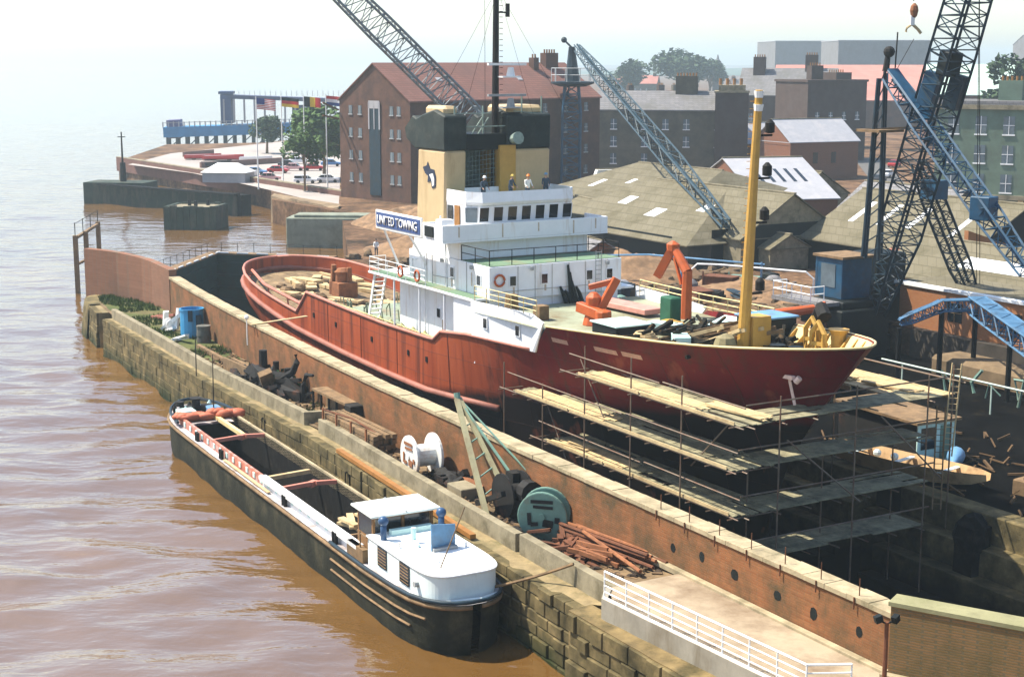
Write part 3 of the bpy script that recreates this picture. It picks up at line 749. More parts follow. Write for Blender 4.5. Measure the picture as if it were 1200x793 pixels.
# capping rail
m = MB()
def railpts(side, z_off=.03, out=0.0, f=None):
    pts = []
    for r in (rp if side < 0 else rs):
        p = Vector(r[-1]); p.z += z_off; p.y += side * out; pts.append(p)
    return pts
pa, sa = railpts(-1), railpts(1)
aft_n = [i for i, p in enumerate(pa) if p.x < -13.0]
m.path([p for i, p in enumerate(reversed(sa)) if p.x < -13.0] + [pa[i] for i in aft_n], .13, 6)
m.build('capping_rail', M['pink'], ship, smooth=True)
m = MB(); fw = [i for i, p in enumerate(pa) if p.x > -12.2]
m.path([pa[i] for i in fw] + [sa[i] for i in reversed(fw)], .07, 5); m.build('bow_rail', M['cream'], ship, smooth=True)
# rubbing belt
m = MB()
BELT = [(-70, 6.75), (-65, 6.5), (-56, 5.6), (-48.7, 4.85), (-40, 4.4), (-31, 4.15), (-17, 4.1)]
def bl(s):
    o = []
    for k, t in sts:
        z = lerp_tab(BELT, hull_u(k, t, 6)); u = hull_u(k, t, z)
        if u < -17: o.append((u, s * (hb(u, z) + .1), z))
    return o
m.path(list(reversed(bl(1))) + bl(-1), .24, 6)
m.build('rubbing_belt', mat('dull pink belting', (.30, .115, .08), .2, 1.2, .6, .08, (.12, .04, .025), .45, .6), ship, smooth=True)
# decks
def deck(name, u0, u1, z, mt, inset=.08, n=24):
    m = MB(); us = [u0 + (u1 - u0) * i / n for i in range(n + 1)]
    for a in us:
        zz = z(a) if callable(z) else z
        m.v.append(Vector((a, -(hb(a, zz) - inset), zz))); m.v.append(Vector((a, hb(a, zz) - inset, zz)))
    for i in range(n): m.f.append([2*i, 2*i+2, 2*i+3, 2*i+1]); m.mi.append(0)
    return m.build(name, mt, ship)
ADZ = lambda u: 5.0 + max(0, (-48 - u) / 22) * 1.5
deck('aft_deck', -69.2, -46, ADZ, mat('cluttered aft deck', (.22, .15, .08), .4, 1.2, .9, .25, (.05, .035, .02), .5, .8))
deck('side_deck', -46, -19, 6.6, M['deck'])
deck('foredeck', -19.6, 8.0, 10.25, mat('pale green foredeck', (.27, .29, .20), .2, .5, .8, .06, (.15, .11, .055), .5, .3))
m = MB(); m.bx(-46.05, -45.9, -6.5, 6.5, 4.6, 6.59); m.bx(-19.7, -19.55, -5.6, 5.6, 6.77, 10.24); m.build('deck_step', M['white'], ship)
# bulwark stays inside the bow and the yellow inner face
m = MB()
for s in (1, -1):
    rows = []
    for k, t in sts:
        if k != 'f' or t < .6 or t > .97: continue
        zr = rail_z(hull_u(k, t, 11.5)) - .02
        a = hull_u(k, t, zr); b = hull_u(k, t, 10.27)
        rows.append([(b - .04, s * (hb(b, 10.27) - .16), 10.27), (a - .04, s * (hb(a, zr) - .135), zr)])
    m.grid(rows)
m.build('inner_bulwark', M['cream'], ship)
for s in (1, -1):
    for i in range(10):
        u = -2.2 + i * 1.12; z0, z1 = 10.27, rail_z(u) - .1
        if hb(u, z0) < 1.6: continue
        m = MB(); y1, y0 = s * (hb(u, z1) - .17), s * (hb(u, z0) - .18)
        m.extr([(u, y1, z1), (u, y0, z0), (u, y0 - s * .55, z0), (u, y1 - s * .12, z1)], (.07, 0, 0)); m.build('bulwark_stay', M['yellow'], ship)
# pale slots and fittings on the bow plates
m = MB()
for u, l, z in ((-10.8, 1.5, 9.75), (-6.9, 1.9, 9.8), (-4.6, 1.6, 9.85)):
    for k in range(2):
        a, b = u + k * l / 2, u + (k + 1) * l / 2
        m.face((a, -hb(a, z - .14) - .03, z - .14), (b, -hb(b, z - .14) - .03, z - .14), (b, -hb(b, z + .14) - .03, z + .14), (a, -hb(a, z + .14) - .03, z + .14))
m.build('draught_mark', mat('pale pink patch paint', (.50, .30, .22), .2, 3, .7, .1), ship, fix=False)
m = MB()
for u, z in ((-40.5, 6.3), (-34.0, 6.2), (-28.0, 6.2), (-25.2, 6.2), (-44.8, 6.4)): m.box((u, -hb(u, z) - .02, z), (.26, .08, .36))
m.build('scupper', M['black'], ship)
m = MB()
for u in (-42, -35.9, -29.8, -22.6, -8.2, -1.7, 3.1):
    zt = rail_z(u) - .15
    m.path([(u, -hb(u, z) - .015, z) for z in (zt, zt - .8, zt - 1.6, zt - 2.4, 4.4)], .022, 4)
m.build('weld_seam', mat('dark seam', (.12, .04, .03), .2), ship)
# anchor in its hawse
m = MB(); u, z = 6.2, 9.9
y = -hb(u, z) - .1
m.bar((u - .55, y - .05, z + .25), (u + .55, y - .15, z + .3), .22, .2); m.bar((u, y, z + .3), (u + .25, y + .25, z - 1.2), .14); m.tube((u + .65, y - .1, z + .1), (u + .85, y, z + .35), .16, n=8)
m.build('anchor', mat('pinkish anchor paint', (.70, .50, .42), .2, 3, .6, .1), ship)

# ---------------- white superstructure
W = M['white']
def house(name, u0, u1, y0, y1, z0, z1, mt=W, rake=0.0, b=.04):
    m = MB(); m.add([(u0+rake,y0,z0),(u1,y0,z0),(u1,y1,z0),(u0+rake,y1,z0),(u0,y0,z1),(u1,y0,z1),(u1,y1,z1),(u0,y1,z1)], [[0,3,2,1],[4,5,6,7],[0,1,5,4],[1,2,6,5],[2,3,7,6],[3,0,4,7]])
    return m.build(name, mt, ship, bevel=b)
lower = house('lower_house', -33.0, -19.75, -5.0, 5.0, 6.76, 10.8)
upper = house('upper_house', -31.2, -19.5, -5.1, 5.1, 10.803, 13.0, rake=.0)
brid = house('bridge_house', -30.4, -23.6, -5.0, 5.0, 13.003, 14.25, rake=-.5)
m = MB(); m.bx(-23.55, -19.55, -5.05, 5.05, 13.004, 13.03); m.build('green_roof_deck', M['green'], ship)
# white side plating flush with the hull, and its slanted front edge
for s in (-1, 1):
    m = MB(); rows = []
    for u in (-19.6, -17.5, -15.5, -13.2):
        rows.append([(u, s * (hb(u, 8.6) + .04), 8.6), (u, s * (hb(u, 8.6) + .12), 10.95)])
    rows.append([(-12.9, s * (hb(-13, 8.6) + .04), 8.6), (-11.2, s * (hb(-11.3, 10.4) + .05), 10.7)])
    m.grid(rows); o = m.build('side_plating', W, ship); md = o.modifiers.new('solid', 'SOLIDIFY'); md.thickness = .1; md.offset = 0
# boat deck overhang with rail, ladders, posts
m = MB(); m.bx(-35.6, -19.7, -6.3, -4.9, 10.82, 10.98); m.bx(-35.6, -19.7, 4.9, 6.3, 10.82, 10.98); m.bx(-35.6, -33, -4.9, 4.9, 10.82, 10.98); m.build('boat_deck', W, ship, bevel=.03)
m = MB(); m.bx(-35.5, -19.8, -6.2, -5.12, 10.983, 11.0); m.build('boat_deck_paint', M['green'], ship)
def railing(name, pts, h, par, mt, n_rails=3, r=.03, step=1.4):
    m = MB()
    for k in range(len(pts) - 1):
        a, b = Vector(pts[k]), Vector(pts[k+1]); L_ = (b - a).length; n = max(1, round(L_ / step))
        for i in range(n + (1 if k == len(pts) - 2 else 0)): p = a.lerp(b, i / n); m.tube(p, p + Vector((0, 0, h)), r, n=4)
        for j in range(n_rails): z = Vector((0, 0, h * (j + 1) / n_rails)); m.tube(a + z, b + z, r * .85, n=4)
    return m.build(name, mt, par)
railing('boat_deck_rail', [(-35.5, -4.9, 10.98), (-35.5, -6.2, 10.98), (-26.5, -6.2, 10.98)], 1.05, ship, M['white2'])
railing('bridge_front_rail', [(-23.5, -5.0, 13.03), (-19.7, -5.0, 13.03), (-19.7, 5.0, 13.03), (-23.5, 5, 13.03)], 1.0, ship, M['soot'], 2, .035, 1.6)
railing('foredeck_side_rail', [(-19.4, -6.25, 10.95), (-12.2, -5.95, 10.95)], .95, ship, M['cream'], 3, .035, 1.5)
railing('foredeck_far_rail', [(-19.0, 6.3, 10.3), (-12, 6.0, 10.3), (-4, 5.5, 10.5)], 1.15, ship, M['cream'], 3, .05, 1.7)
m = MB()
for y in (-6.0, -5.1): m.bar((-36.4, y, 6.9), (-35.0, y, 10.9), .08, .25)
for k in range(12): t = k / 11; m.box((-36.4 + 1.4 * t, -5.55, 7.0 + 3.85 * t), (.28, .9, .05))
m.build('ladder', M['white2'], ship)
m = MB()
for u in (-31.5, -27.5, -23.8): m.tube((u, -6.15, 6.8), (u, -6.15, 10.85), .07, n=6)
m.build('deck_post', W, ship)
m = MB(); m.bx(-22.6, -19.7, -6.1, -5.98, 6.8, 10.85); m.build('side_screen', W, ship)
def port_hole(u, y, z, w=.42, h=.6, face='s', par=ship):
    m = MB()
    if face == 's':
        m.cur = 1; m.box((u, y, z), (w + .16, .07, h + .16)); m.cur = 0; m.box((u, y - .02, z), (w, .08, h))
    else:
        m.cur = 1; m.box((u, y, z), (.07, w + .16, h + .16)); m.cur = 0; m.box((u + .02, y, z), (.08, w, h))
    return m.build('porthole', [M['dark'], W], par)
for u, z in ((-20.9, 12.0), (-24.6, 12.1)): port_hole(u, -5.12, z)
for u, z in ((-26.8, 9.0), (-23.6, 8.9)): port_hole(u, -5.02, z)
for u in (-18.0, -14.6): port_hole(u, -hb(u, 8.6) - .14, 9.7, .4, .6)
for y in (-3.3, -.9, 2.6, 4.2): port_hole(-19.48, y - .1, 12.0, face='f')
m = MB(); m.bx(-23.0, -22.2, -5.06, -4.99, 7.0, 8.9); m.build('red_door', M['orange'], ship)
m = MB(); m.bx(-29.5, -28.7, -5.16, -5.08, 11.0, 12.8); m.build('door', W, ship, bevel=.03)
m = MB(); m.tube((-27.2, -5.3, 11), (-27.2, -5.3, 13.0), .03, n=4); m.bar((-27.2, -5.3, 11.6), (-24.0, -5.3, 11.7), .05); m.build('davit', M['grey'], ship)
# ladder on the house front and the dark ivy-like hose bundle
m = MB()
for y in (2.95, 3.4): m.tube((-19.38, y, 10.3), (-19.38, y, 13.6), .025, n=4)
for k in range(11): m.tube((-19.38, 2.95, 10.5 + k * .3), (-19.38, 3.4, 10.5 + k * .3), .018, n=4)
m.build('front_ladder', M['grey'], ship)
m = MB()
for y, z in ((.5, 11.1), (.75, 12.8), (1.05, 11.7), (1.4, 11.3), (.15, 11.4), (.9, 12.3)): m.path([(-19.25, y + .4, 10.3), (-19.3, y + .2, 10.9), (-19.36, y, z)], [.16, .13, .08], 6)
m.build('hose_bundle', M['black'], ship)
# bridge wings
m = MB(); m.bx(-25.8, -22.9, -6.7, 6.2, 14.253, 14.38); m.bx(-29.8, -25.81, -5.0, 5.0, 14.253, 14.38)
m.build('bridge_deck', W, ship)
m = MB()
m.bx(-22.98, -22.9, -6.7, 6.2, 14.383, 15.42); m.bx(-25.8, -22.99, -6.7, -6.62, 14.383, 15.42); m.bx(-25.8, -22.99, 6.12, 6.2, 14.383, 15.42); m.bx(-25.8, -25.72, -6.6, -4.9, 14.383, 15.42)
m.build('wing_bulwark', W, ship, bevel=.02)
m = MB(); m.cur = 0; m.bx(-25.4, -24.2, -6.79, -6.71, 14.55, 15.25); m.build('side_light_box', M['black'], ship)
m = MB(); m.bx(-24.3, -23.4, -6.5, -5.6, 15.43, 15.75); m.tube((-24.0, -6.3, 14.4), (-24.0, -6.3, 16.0), .06); m.build('searchlight_box', W, ship)
# name board
nb = MB(); nb.bx(-33.4, -26.2, -6.62, -6.5, 14.35, 15.65)
brd = nb.build('name_board', M['white2'], ship)
nb = MB(); nb.bx(-33.25, -26.35, -6.66, -6.625, 14.5, 15.5); nb.build('blue_panel', mat('navy board paint', (.035, .07, .20), .15, 2, .5), brd)
nb = MB(); nb.bx(-33.0, -26.4, -6.495, -6.35, 14.25, 14.4); nb.bar((-32.5, -5, 11), (-32.5, -6.4, 14.3), .12); nb.bar((-28.5, -5, 12), (-28.5, -6.4, 14.3), .12); nb.build('board_bracket', W, ship)
GLY = {'U': '101101101101111', 'N': '111111101101101', 'I': '010010010010010', 'T': '111010010010010', 'E': '111100111100111', 'D': '110101101101110', 'O': '111101101101111', 'W': '101101101111111', 'G': '111100101101111', 'L': '100100100100111', 'R': '110101110101101', 'H': '101101111101101', 'A': '111101111101101', 'B': '110101110101110', 'Y': '101101010010010', 'S': '111100111001111', 'M': '111111111101101', 'C': '111100100100111', 'K': '101101110101101', 'V': '101101101101010', ' ': '0' * 15}
def text_obj(s, h, org, xdir, zdir, mt, par, name='lettering', wide=None, depth=.03):
    cv = bpy.data.curves.new(name, 'FONT'); cv.body = s; cv.size = 1.0; cv.extrude = 0.0; cv.align_x = 'LEFT'; cv.offset = .012
    ob = bpy.data.objects.new(name, cv); COL.objects.link(ob)
    bpy.context.view_layer.update()
    me = bpy.data.meshes.new_from_object(ob); bpy.data.objects.remove(ob); me.name = name
    xs = [v.co.x for v in me.vertices]; zs = [v.co.y for v in me.vertices]; w0, h0 = max(xs) - min(xs), max(zs) - min(zs)
    sz = h / h0; sx = (wide / w0) if wide else sz
    xd, zd, o = Vector(xdir), Vector(zdir), Vector(org)
    for v in me.vertices: v.co = o + xd * (v.co.x - min(xs)) * sx + zd * (v.co.y - min(zs)) * sz
    me.materials.append(mt); t = bpy.data.objects.new(name, me); COL.objects.link(t); t.parent = par
    md = t.modifiers.new('solid', 'SOLIDIFY'); md.thickness = depth; md.offset = 0
    return t
text_obj('UNITED TOWING', .64, (-33.0, -6.70, 14.68), (1, 0, 0), (0, 0, 1), M['white2'], brd, wide=6.3)
# wheelhouse with leaning windows and raised roof screen
def rot_pts(): pass
m = MB(); wy, ch = 4.15, 1.3
outline = [(-27.2, -wy), (-24.5, -wy), (-23.7, -wy + ch * .55), (-23.7, wy - ch * .55), (-24.5, wy), (-27.2, wy)]
def ring(z, e): return [(x + (e if x > -24 else e * .5 if x > -27 else 0), y * (1 + e * .04), z) for x, y in outline]
def loft(m, rings, cap=True):
    n = len(rings[0]); o = len(m.v); m.v += [Vector(p) for r in rings for p in r]
    for k in range(len(rings) - 1):
        for i in range(n): m.f.append([o+k*n+i, o+k*n+(i+1) % n, o+(k+1)*n+(i+1) % n, o+(k+1)*n+i]); m.mi.append(m.cur)
    if cap: m.f.append([o + i for i in range(n)][::-1]); m.mi.append(m.cur); m.f.append([o+(len(rings)-1)*n+i for i in range(n)]); m.mi.append(m.cur)
loft(m, [ring(14.38, 0), ring(15.35, .05), ring(16.55, .22)], True)
wh = m.build('wheelhouse', W, ship, bevel=.03)
m = MB(); loft(m, [ring(16.553, .30), ring(16.75, .42), ring(17.45, .30)], False)
o = m.build('roof_screen', W, ship); md = o.modifiers.new('solid', 'SOLIDIFY'); md.thickness = .09; md.offset = -1
m = MB(); m.face(*ring(16.56, .25)); m.build('wheelhouse_roof', M['green'], ship)
nw = 7
for i in range(nw):
    y = -3.25 + i * 6.5 / (nw - 1)
    x0, x1 = -23.7 + .06, -23.7 + .20
    m = MB(); m.cur = 0
    m.extr([(x0 + .01, y - .34, 15.47), (x0 + .01, y + .34, 15.47), (x1 + .01, y + .34, 16.4), (x1 + .01, y - .34, 16.4)], (.025, 0, -.003))
    m.cur = 1
    for sg in (-1, 1): m.bar((x0 + .03, y + sg * .37, 15.44), (x1 + .03, y + sg * .37, 16.43), .05, .05)
    m.bar((x0 + .03, y - .39, 15.44), (x0 + .03, y + .39, 15.44), .05); m.bar((x1 + .03, y - .39, 16.43), (x1 + .03, y + .39, 16.43), .05)
    m.build('window', [M['dark'], W], wh)
m = MB(); m.bx(-26.9, -26.2, -4.26, -4.2, 15.4, 16.4); m.build('side_window', M['dark'], wh)
m = MB(); m.bx(-25.9, -25.2, -4.26, -4.2, 14.5, 16.45); m.build('side_door', M['woodo'], wh)
m = MB(); m.extr([(-24.42, -4.2, 15.4), (-23.85, -3.62, 15.4), (-23.7, -3.68, 16.4), (-24.3, -4.28, 16.4)], (.02, -.02, 0)); m.build('corner_window', M['pane'], wh)

# lifebuoys, lamps, vents and pipes on the house
for (x, y, z, ax) in ((-30.2, -6.28, 11.55, 'Y'), (-27.6, -6.28, 11.55, 'Y'), (-19.42, -4.4, 12.1, 'X')):
    m = MB(); pts = [((x, y + .36 * math.cos(a), z + .36 * math.sin(a)) if ax == 'X' else (x + .36 * math.cos(a), y, z + .36 * math.sin(a))) for a in [i * math.pi / 8 for i in range(16)]]
    m.path(pts, .075, 6, True); child_ = m.build('lifebuoy', M['orange'], ship, smooth=True)
for (x, y, z) in ((-21.8, -5.2, 12.75), (-26.0, -5.2, 12.75), (-19.38, -2.0, 12.75), (-19.38, 3.9, 12.75)):
    m = MB(); m.box((x, y, z), (.2, .2, .26)); m.build('deck_lamp', M['grey'], ship, bevel=.03)
m = MB(); m.path([(-28.6, -5.16, 6.8), (-28.6, -5.16, 10.7)], .05, 6); m.path([(-25.4, -5.16, 11), (-25.4, -5.2, 14.2)], .05, 6); m.path([(-30.6, -5.14, 11), (-30.6, -5.14, 12.4), (-29.9, -5.14, 12.4)], .04, 6); m.build('house_pipe', W, ship)
for (u, v, h) in ((-34.6, 2.6, 2.4), (-35.0, -2.8, 2.0), (-40.5, 0, 1.6)):
    m = MB(); m.path([(u, v, 6.6), (u, v, 6.6 + h), (u - .15, v, 6.9 + h), (u - .5, v, 7.0 + h)], [.3, .28, .34, .46], 10); m.build('cowl_vent', M['buff'], ship, smooth=True)
m = MB(); m.bx(-31.6, -30.0, -3.0, 3.0, 14.26, 14.9); m.build('flag_locker', M['wood'], ship)
m = MB()
for y in (-3.0, -1.7, -.4, .9, 2.2, 3.9): m.bx(-19.49, -19.46, y - .015, y + .015, 10.3, 12.95)
for x in (-22.6, -25.6, -28.4): m.bx(x - .015, x + .015, -5.14, -5.10, 11.0, 13.0)
m.bx(-19.49, -19.45, -5.0, 5.0, 11.32, 11.36); m.build('plate_seam', mat('greyed plate seam', (.42, .40, .37), .2), ship)
m = MB()
for x, z0, l in ((-21.9, 12.4, .9), (-24.7, 11.7, .6), (-26.3, 8.6, 1.2), (-23.7, 8.5, 1.0)): m.bx(x - .07, x + .07, -5.125 if z0 > 11 else -5.02, -5.0, z0 - l, z0)
for y, z0, l in ((-3.3, 11.7, .8), (2.5, 11.7, .7), (4.1, 11.7, .9), (-.9, 11.7, .5)): m.bx(-19.5, -19.485, y - .08, y + .06, z0 - l, z0)
for y, z0, l in ((-5.5, 15.3, .7), (-2.2, 15.35, .9), (.6, 15.3, .6), (3.4, 15.3, .9), (5.2, 15.35, .7)): m.bx(-22.9, -22.885, y - .05, y + .05, z0 - l, z0)
m.build('rust_run', mat('faint rust run', (.50, .40, .31), .3, 3, .7, .1), ship)
# ---------------- funnels, mast
def funnel(y0, y1, s):
    f = MB(); f.add([(-31.6, y0, 13.0), (-27.3, y0, 13.0), (-27.3, y1, 13.0), (-31.6, y1, 13.0), (-31.1, y0, 20.0), (-27.0, y0, 20.0), (-27.0, y1, 20.0), (-31.1, y1, 20.0)], [[0,3,2,1],[4,5,6,7],[0,1,5,4],[1,2,6,5],[2,3,7,6],[3,0,4,7]])
    fo = f.build('funnel', M['buff'], ship, bevel=.12)
    t = MB()
    prof = [(-27.0, 20.0), (-26.95, 22.35), (-28.6, 22.75), (-30.3, 22.4), (-31.3, 22.1), (-31.9, 22.3), (-33.2, 21.4), (-32.9, 20.6), (-31.6, 20.0)]
    t.extr([(x, y0 - .04, z) for x, z in prof], (0, y1 - y0 + .08, 0)); t.build('funnel_top', mat('dusty black top', (.014, .022, .020), .5, .9, .7, .1, (.05, .055, .045), .4, .6), fo, bevel=.1)
    t = MB(); t.bx(-30.6, -27.6, y0 + .3, y1 - .3, 22.3, 23.0); t.build('uptake', M['buff'], fo, bevel=.2)
    return fo
fp = funnel(-4.35, -2.7, -1); fs = funnel(.55, 4.0, 1)
m = MB(); m.bx(-30.5, -27.2, -2.69, .54, 20.0, 21.1); m.build('funnel_bridge', M['black'], ship, bevel=.05)
m = MB(); m.bx(-30.0, -26.95, -.1, 1.2, 13.1, 20.3); m.build('vent_trunk', M['yellow'], ship, bevel=.05)
m = MB()
for i in range(9): m.tube((-27.4, -2.6 + i * .28, 16.2), (-27.4, -2.6 + i * .28, 20), .02, n=4)
for i in range(12): m.tube((-27.4, -2.65, 16.3 + i * .32), (-27.4, -.2, 16.5 + i * .32), .02, n=4)
m.bx(-29.9, -29.8, -2.6, -.1, 14, 20); m.build('mesh_screen', mat('grey green screen', (.12, .17, .16), .4, 1, .4, .05), ship)
# emblem on the funnel side: a dark crest with a pale lower half
em = MB(); yy = -4.40
crest = [(-30.3, 18.75), (-29.7, 18.9), (-29.55, 19.15), (-29.2, 18.7), (-28.6, 18.65), (-28.35, 18.2), (-28.4, 17.5), (-28.9, 17.35), (-29.1, 17.85), (-29.6, 17.75), (-29.5, 18.2), (-29.95, 18.35)]
em.extr([(x, yy, z) for x, z in crest], (0, .06, 0)); eo = em.build('emblem', mat('navy emblem', (.02, .03, .06), .1), fp)
em = MB(); em.extr([(x, yy - .012, z) for x, z in [(-29.3, 18.3), (-28.75, 18.4), (-28.55, 18.0), (-28.6, 17.6), (-28.85, 17.5), (-28.95, 17.95)]], (0, .01, 0)); em.build('emblem_patch', M['white2'], eo)
# mast
ms = MB(); ms.tube((-28.0, .05, 16), (-27.7, .05, 31.5), .30, .2, 8); ms.tube((-28.3, .4, 20), (-27.9, .2, 31), .07, n=5)
for k in range(26): ms.bar((-27.6, .25, 21 + k * .38), (-27.6, .5, 21 + k * .38), .04)
mo = ms.build('mast', M['soot'], ship)
for y0, z, w in ((.2, 25.0, 1.6), (.2, 22.9, 1.6)):
    p = MB(); p.bx(-27.7, -26.8, .1, 1.5, z - .1, z); p.tube((-27.2, .9, z), (-27.2, .9, z + .6), .32, .2, 8); p.box((-27.2, .6, z + .8), (.2, 3.0, .16), 0)
    p.build('radar', M['grey'] if z < 24 else M['white2'], mo)
p = MB(); p.bar((-27.8, 0, 29.3), (-27.8, 1.0, 29.3), .1); p.tube((-27.8, 1.0, 29.0), (-27.8, 1.0, 29.9), .15); p.build('lamp_bracket', M['soot'], mo)
p = MB(); p.bar((-27.8, 0, 30.8), (-27.8, -1.1, 30.9), .08); p.lathe((-27.8, -1.2, 30.6), [(.05, 0), (.32, .1), (.32, .5), (.1, .7)], 8); p.build('mast_lamp', M['red'], mo)
p = MB()
for y in (-3.4, -1.2, 1.9, 3.5): p.tube((-27.4, y, 20.2), (-27.4, y, 23 + .6 * (y > 0)), .06, n=5)
for y in (-2.2, -1.7, 1.5, 2.2): p.bar((-27.3, y, 21), (-27.3, y + .9, 22.2), .07); 
p.bar((-27.3, -3.4, 21.6), (-27.3, 3.5, 21.6), .07); p.bar((-27.3, -3.4, 22.5), (-27.3, -.6, 22.5), .06); p.bar((-27.3, 1.2, 22.6), (-27.3, 3.5, 22.4), .06)
p.tube((-27.0, 1.0, 20.7), (-26.3, 1.0, 20.8), .35, .45, 10); p.build('mast_gear', mat('grey green fittings', (.22, .28, .24), .3), mo)
m = MB()
for k in range(5): a = Vector((-27.6, .1, 30.9)); m.tube(a, (-31 + 2 * k, -4 + 1.9 * k, 21.5), .012, n=3)
m.tube((-27.6, -.9, 30.8), (-27.6, -.9, 21), .02, n=3); m.build('rigging', M['soot'], mo)

# ---------------- foredeck gear
def child(name, m, mt, **k): return m.build(name, mt, ship, **k)
m = MB(); m.tube((0, 0, 10.2), (.72, .05, 24.5), .36, .21, 10); m.bx(-.55, .55, .25, 1.5, 10.25, 12.2)
fm = child('foremast', m, M['yellow'], smooth=False)
for z in (22.4, 20.1, 17.7, 13.8):
    p = MB(); x = .75 * (z - 10.2) / 14.8; p.bar((x + .1, .3, z - .3), (x + .1, 1.0, z - .3), .12); p.lathe((x + .1, .85, z - .2), [(.1, 0), (.26, .05), (.26, .55), (.08, .75)], 8); p.build('navigation_light', M['soot'], fm)
p = MB(); p.tube((.69, .05, 23.4), (.71, .05, 23.75), .232, .285, 10); p.tube((.71, .05, 24.1), (.72, .05, 24.45), .225, .275, 10); p.build('white_band', M['white2'], fm)
p = MB()
for k in range(30): z = 12.3 + k * .4; x = .75 * (z - 10.2) / 14.8; p.bar((x - .38, -.2, z), (x - .38, .15, z), .03)
p.build('rung', M['yellow'], fm)
# orange jib crane: column, elbow, fly jib
m = MB(); m.tube((-10.4, 3.8, 10.2), (-10.2, 3.7, 13.3), .36, .3, 8); m.tube((-10.2, 3.7, 13.2), (-11.6, 3.6, 14.7), .32, .26, 8); m.lathe((-11.6, 3.6, 14.4), [(.4, 0), (.42, .4), (.1, .6)], 8); m.bar((-11.6, 3.6, 14.6), (-12.4, 3.0, 12.7), .4, .5); m.bar((-10.5, 3.5, 12.4), (-11.3, 3.5, 14.0), .16)
child('deck_crane', m, M['orange'])
# orange windlass
m = MB(); m.lathe((-11.4, -2.4, 10.25), [(.7, 0), (.6, .4), (.45, .9), (.5, 1.0), (.5, 1.7), (.2, 2.0)], 10); m.bar((-12.3, -2.9, 11.3), (-9.9, -2.6, 11.0), .5, .6); m.bar((-11.0, -2.2, 11.2), (-10.7, -1.2, 13.1), .35, .5); m.bar((-10.9, -1.4, 12.9), (-11.9, -2.4, 12.5), .35); m.lathe((-10.0, -2.6, 10.6), [(.5, 0), (.5, .7), (.2, .8)], 9)
child('capstan', m, M['orange'], bevel=.04)
m = MB(); m.box((-14.6, 2.2, 10.6), (5.6, 1.5, .35), rz=R(4)); child('pink_hatch', m, mat('faded pink hatch', (.50, .24, .19), .15, 1.5, .6, .05, (.3, .12, .08), .3, .9), bevel=.04)
m = MB(); m.bx(-8.2, -5.6, -4.6, -2.2, 10.26, 11.1); child('dark_hatch', m, M['black'], bevel=.05)
m = MB(); m.bx(-8.3, -5.5, -4.7, -2.1, 11.103, 11.2); child('hatch_cover', m, M['teal'], bevel=.03)
m = MB(); m.bx(-3.9, -1.6, 2.6, 5.2, 10.3, 11.5); child('deck_house', m, M['black'], bevel=.05)
m = MB(); m.bx(-4.0, -1.5, 2.5, 5.3, 11.503, 11.62); child('deck_house_top', m, M['bluel'], bevel=.03)
for u, v in ((4.0, -.9), (5.0, -.5)):
    m = MB(); m.cyl((u, v, 10.26), .34, 1.0, 10); m.cyl((u, v, 11.26), .42, .12, 10); child('bollard', m, M['black'])
m = MB(); m.lathe((.6, -1.7, 10.9), [(.1, -.6), (.5, -.4), (.65, 0), (.5, .4), (.1, .6)], 10); child('mooring_buoy', m, mat('khaki buoy', (.20, .17, .09), .3))
m = MB()
for (u, v) in ((2.2, 3.0), (3.4, 2.4)):
    m.path([(u - .5, v, 10.3), (u - .5, v, 11.6), (u, v, 12.2), (u + .5, v, 11.6), (u + .5, v, 10.3)], .16, 6); m.bar((u - .5, v, 11), (u + .5, v + .2, 11), .2)
m.lathe((3.9, 3.4, 10.3), [(.6, 0), (.4, .3), (.4, 1.2), (.6, 1.5)], 10); child('yellow_fairlead', m, M['yellow'])
m = MB(); m.path([(1.4, 4.1, 10.4), (1.4, 4.1, 12.0), (1.9, 3.9, 12.6), (2.4, 3.7, 12.2)], .4, 8); child('cowl_vent', m, M['soot'])
m = MB(); m.tube((-17.9, -4.4, 10.3), (-17.9, -4.4, 11.4), .5, .42, 8); m.box((-14.6, -4.2, 10.7), (.8, .7, .9)); child('deck_locker', m, M['wood'])
# ropes, chains and scrap heaped on the foredeck
m = MB()
for k in range(150):
    u, v = random.uniform(-8.0, 1.0), random.uniform(-4.4, 3.4)
    a = random.uniform(0, 3.14); l = random.uniform(.5, 1.8); z = 10.35 + random.uniform(0, 1.0) * max(0, 1 - abs(u + 3.0) / 5)
    m.bar((u - l/2*math.cos(a), v - l/2*math.sin(a), z), (u + l/2*math.cos(a), v + l/2*math.sin(a), z + random.uniform(-.3, .5)), random.uniform(.06, .25))
m.blob((-2.4, -1.2, 10.3), (2.0, 1.8, .6), 12, 6, .35); m.blob((-4.8, 1.0, 10.3), (1.6, 1.4, .6), 12, 6, .35); child('deck_gear_heap', m, mat('dark deck gear', (.016, .015, .011), .6, 1.5, .85, .3, (.17, .10, .04), .34, 1.6, spec=.1))
m = MB()
for k in range(5): m.path([(-4.6 + .9 * math.cos(t) * (1 - k * .12), -3.4 + .9 * math.sin(t) * (1 - k * .12), 10.4 + k * .12) for t in [i * math.pi / 6 for i in range(12)]], .09, 5, True)
child('rope_coil', m, M['woodl'])
m = MB()
for k in range(9): m.blob((-1.6 + random.uniform(-1, 1), -4.0 + random.uniform(-.5, .4), 10.6), (.3, .25, .25), 7, 5, .2)
child('chain_heap', m, M['woodl'])
m = MB()
for k in range(8): m.bar((-2.5 + random.uniform(-1, 1.5), -2 + random.uniform(-.5, 3), 10.6), (-.2 + random.uniform(-1, 1), 0 + random.uniform(-1, 2.5), 11.6), .12, .2)
child('timber_baulk', m, M['woodl'])
